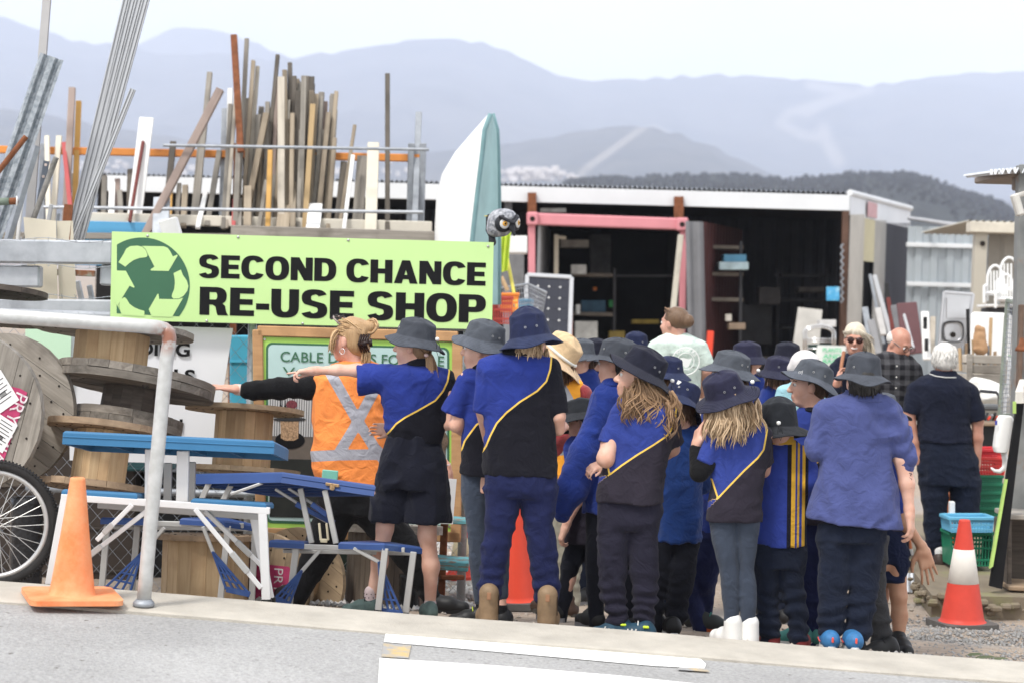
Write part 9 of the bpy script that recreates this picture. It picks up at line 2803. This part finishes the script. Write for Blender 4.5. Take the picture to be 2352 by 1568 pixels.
T.add('lime_tag',cbox(P(2330,935,13.44),M(8,13.4),.006,M(28,13.4),(_R,_F,_U),.002),MATS['lime_edge'])
T = Thing('steel_column','rust streaked grey steel column at the right edge','column',on_ground(2362,14.0));T.add('shaft',beam(P(2362,380,14.0),drop(P(2346,1200,14.0),-.4),.15,.12,_F),mat('grey_rust_column',(.22,.225,.22),.7,.2,var=.2,scale=4,col2=(.26,.14,.08),c2lo=.56,c2hi=.68))
T.add('flange',beam(P(2346,700,13.9),P(2338,960,13.9),.03,.06,_F),mat('rust_grey',(.15,.10,.075),.8,var=.4,scale=6))
T = Thing('plank_bookcase','old plank shelf box at the bottom right','shelf',P(2330,1350,13.5));T.add('top_plank',beam(P(2300,1178,13.7),P(2470,1186,13.7),.4,.035,(0,0,1)),W_GREY)
T.add('back',cbox(P(2390,1270,13.95),M(170,13.7),.03,M(170,13.7),(_R,_F,_U),.005),W_DARK);T.add('side',beam(P(2303,1190,13.7),P(2303,1352,13.7),.03,.38,_F),W_DARK)
T.add('bottom_plank',beam(P(2300,1340,13.6),P(2470,1348,13.6),.4,.03,(0,0,1)),W_BROWN)
T = Thing('price_mesh','green framed wire mesh stand pinned with price lists','display stand',P(2318,960,14.6))
mp0,mp1,mp2,mp3 = P(2314,690,14.8),P(2342,698,14.2),P(2326,952,14.2),P(2296,955,14.8)
for(a,b)in((mp0,mp1),(mp1,mp2),(mp2,mp3),(mp3,mp0)):
 T.add('frame',beam(a,b,.03,.03,_F),mat('sage_frame',(.22,.25,.21),.6,var=.2,scale=8,col2=(.2,.1,.06),c2lo=.6,c2hi=.7))
vf = [tube([mp0+(mp1-mp0)*t,mp3+(mp2-mp3)*t],.0022,4)for t in np.linspace(.1,.9,7)]+[tube([mp0+(mp3-mp0)*t,mp1+(mp2-mp1)*t],.0022,4)for t in np.linspace(.04,.96,24)]
T.add('wire_mesh',join(*vf),M_GALV2)
for(u,v_,h)in((.62,.38,.30),(.40,.62,.28),(.30,.84,.22)):
 c = mp0+(mp1-mp0)*u+(mp3-mp0)*v_+V3(0,-.03,0)
 L_ = nrm(mp1-mp0);Dn = nrm(mp3-mp0)
 pp_ = T.add('price_list',cbox(c,.12,.003,h,(L_,np.cross(Dn,L_),Dn),.001),M_PAPER)
 T.add('list_header',cbox(c-Dn*h*.46-V3(0,.004,0),.12,.003,.03,(L_,np.cross(Dn,L_),Dn),.001),mat('header_green',(.16,.46,.10),.6),parent=pp_)
 T.add('list_text',join(*[cbox(c+Dn*h*(-.36+.085*k)-V3(0,.004,0),.09,.002,.006,(L_,np.cross(Dn,L_),Dn),.0005)for k in range(9)]),mat('grey_print',(.25,.25,.26),.8),parent=pp_)
T = Thing('awning','white corrugated awning edge at the top right','awning',P(2330,410,14.2))
T.add('sheet',corr_sheet(P(2275,397,14.0),P(2480,386,13.6),V3(.3,2.2,.1),.018,.05,V3(0,0,1)),M_FASC);T.add('soffit',cbox(P(2375,408,14.6),.6,1.2,.05,None,.01),mat('brown_soffit',(.20,.16,.13),.7));T.add('bracket',cbox(P(2340,422,14.3),.08,.1,.10,None,.01),MATS['brown_soffit'])
for i in range(9):
 T.add('flute_end',cbox(P(2277+i*9,396-i*.6,13.98),M(6,14),.02,M(13,14),(_R,_F,_U),.003),mat('flute_white',(.78,.79,.80),.5))
T = Thing('security_camera','pale box camera on the column under the awning','camera',P(2342,500,13.8));T.add('case',beam(P(2329,446,13.8),P(2344,496,13.8),M(16,13.8),.09,_F,.012),mat('camera_beige',(.58,.56,.52),.5));T.add('arm',tube([P(2336,450,13.8),P(2352,445,13.9)],.018,8),MATS['camera_beige'])
solo('mop_head','white rope mop head hanging at the right edge','mop',join(*[tube([P(2348+rr.uniform(-4,4),872,13.5),P(2342+rr.uniform(-8,8),900,13.45),P(2342+rr.uniform(-9,9),925,13.45)],.009,5)for i in range(26)]),mat('mop_white',(.62,.60,.55),.9))
solo('rusty_bell','dark rusty bell shape hanging at the right edge','bell',lathe([(.045,0),(.04,.02),(.02,.05),(.012,.09)],16,P(2346,806,13.6)),M_RUST,smooth=True)
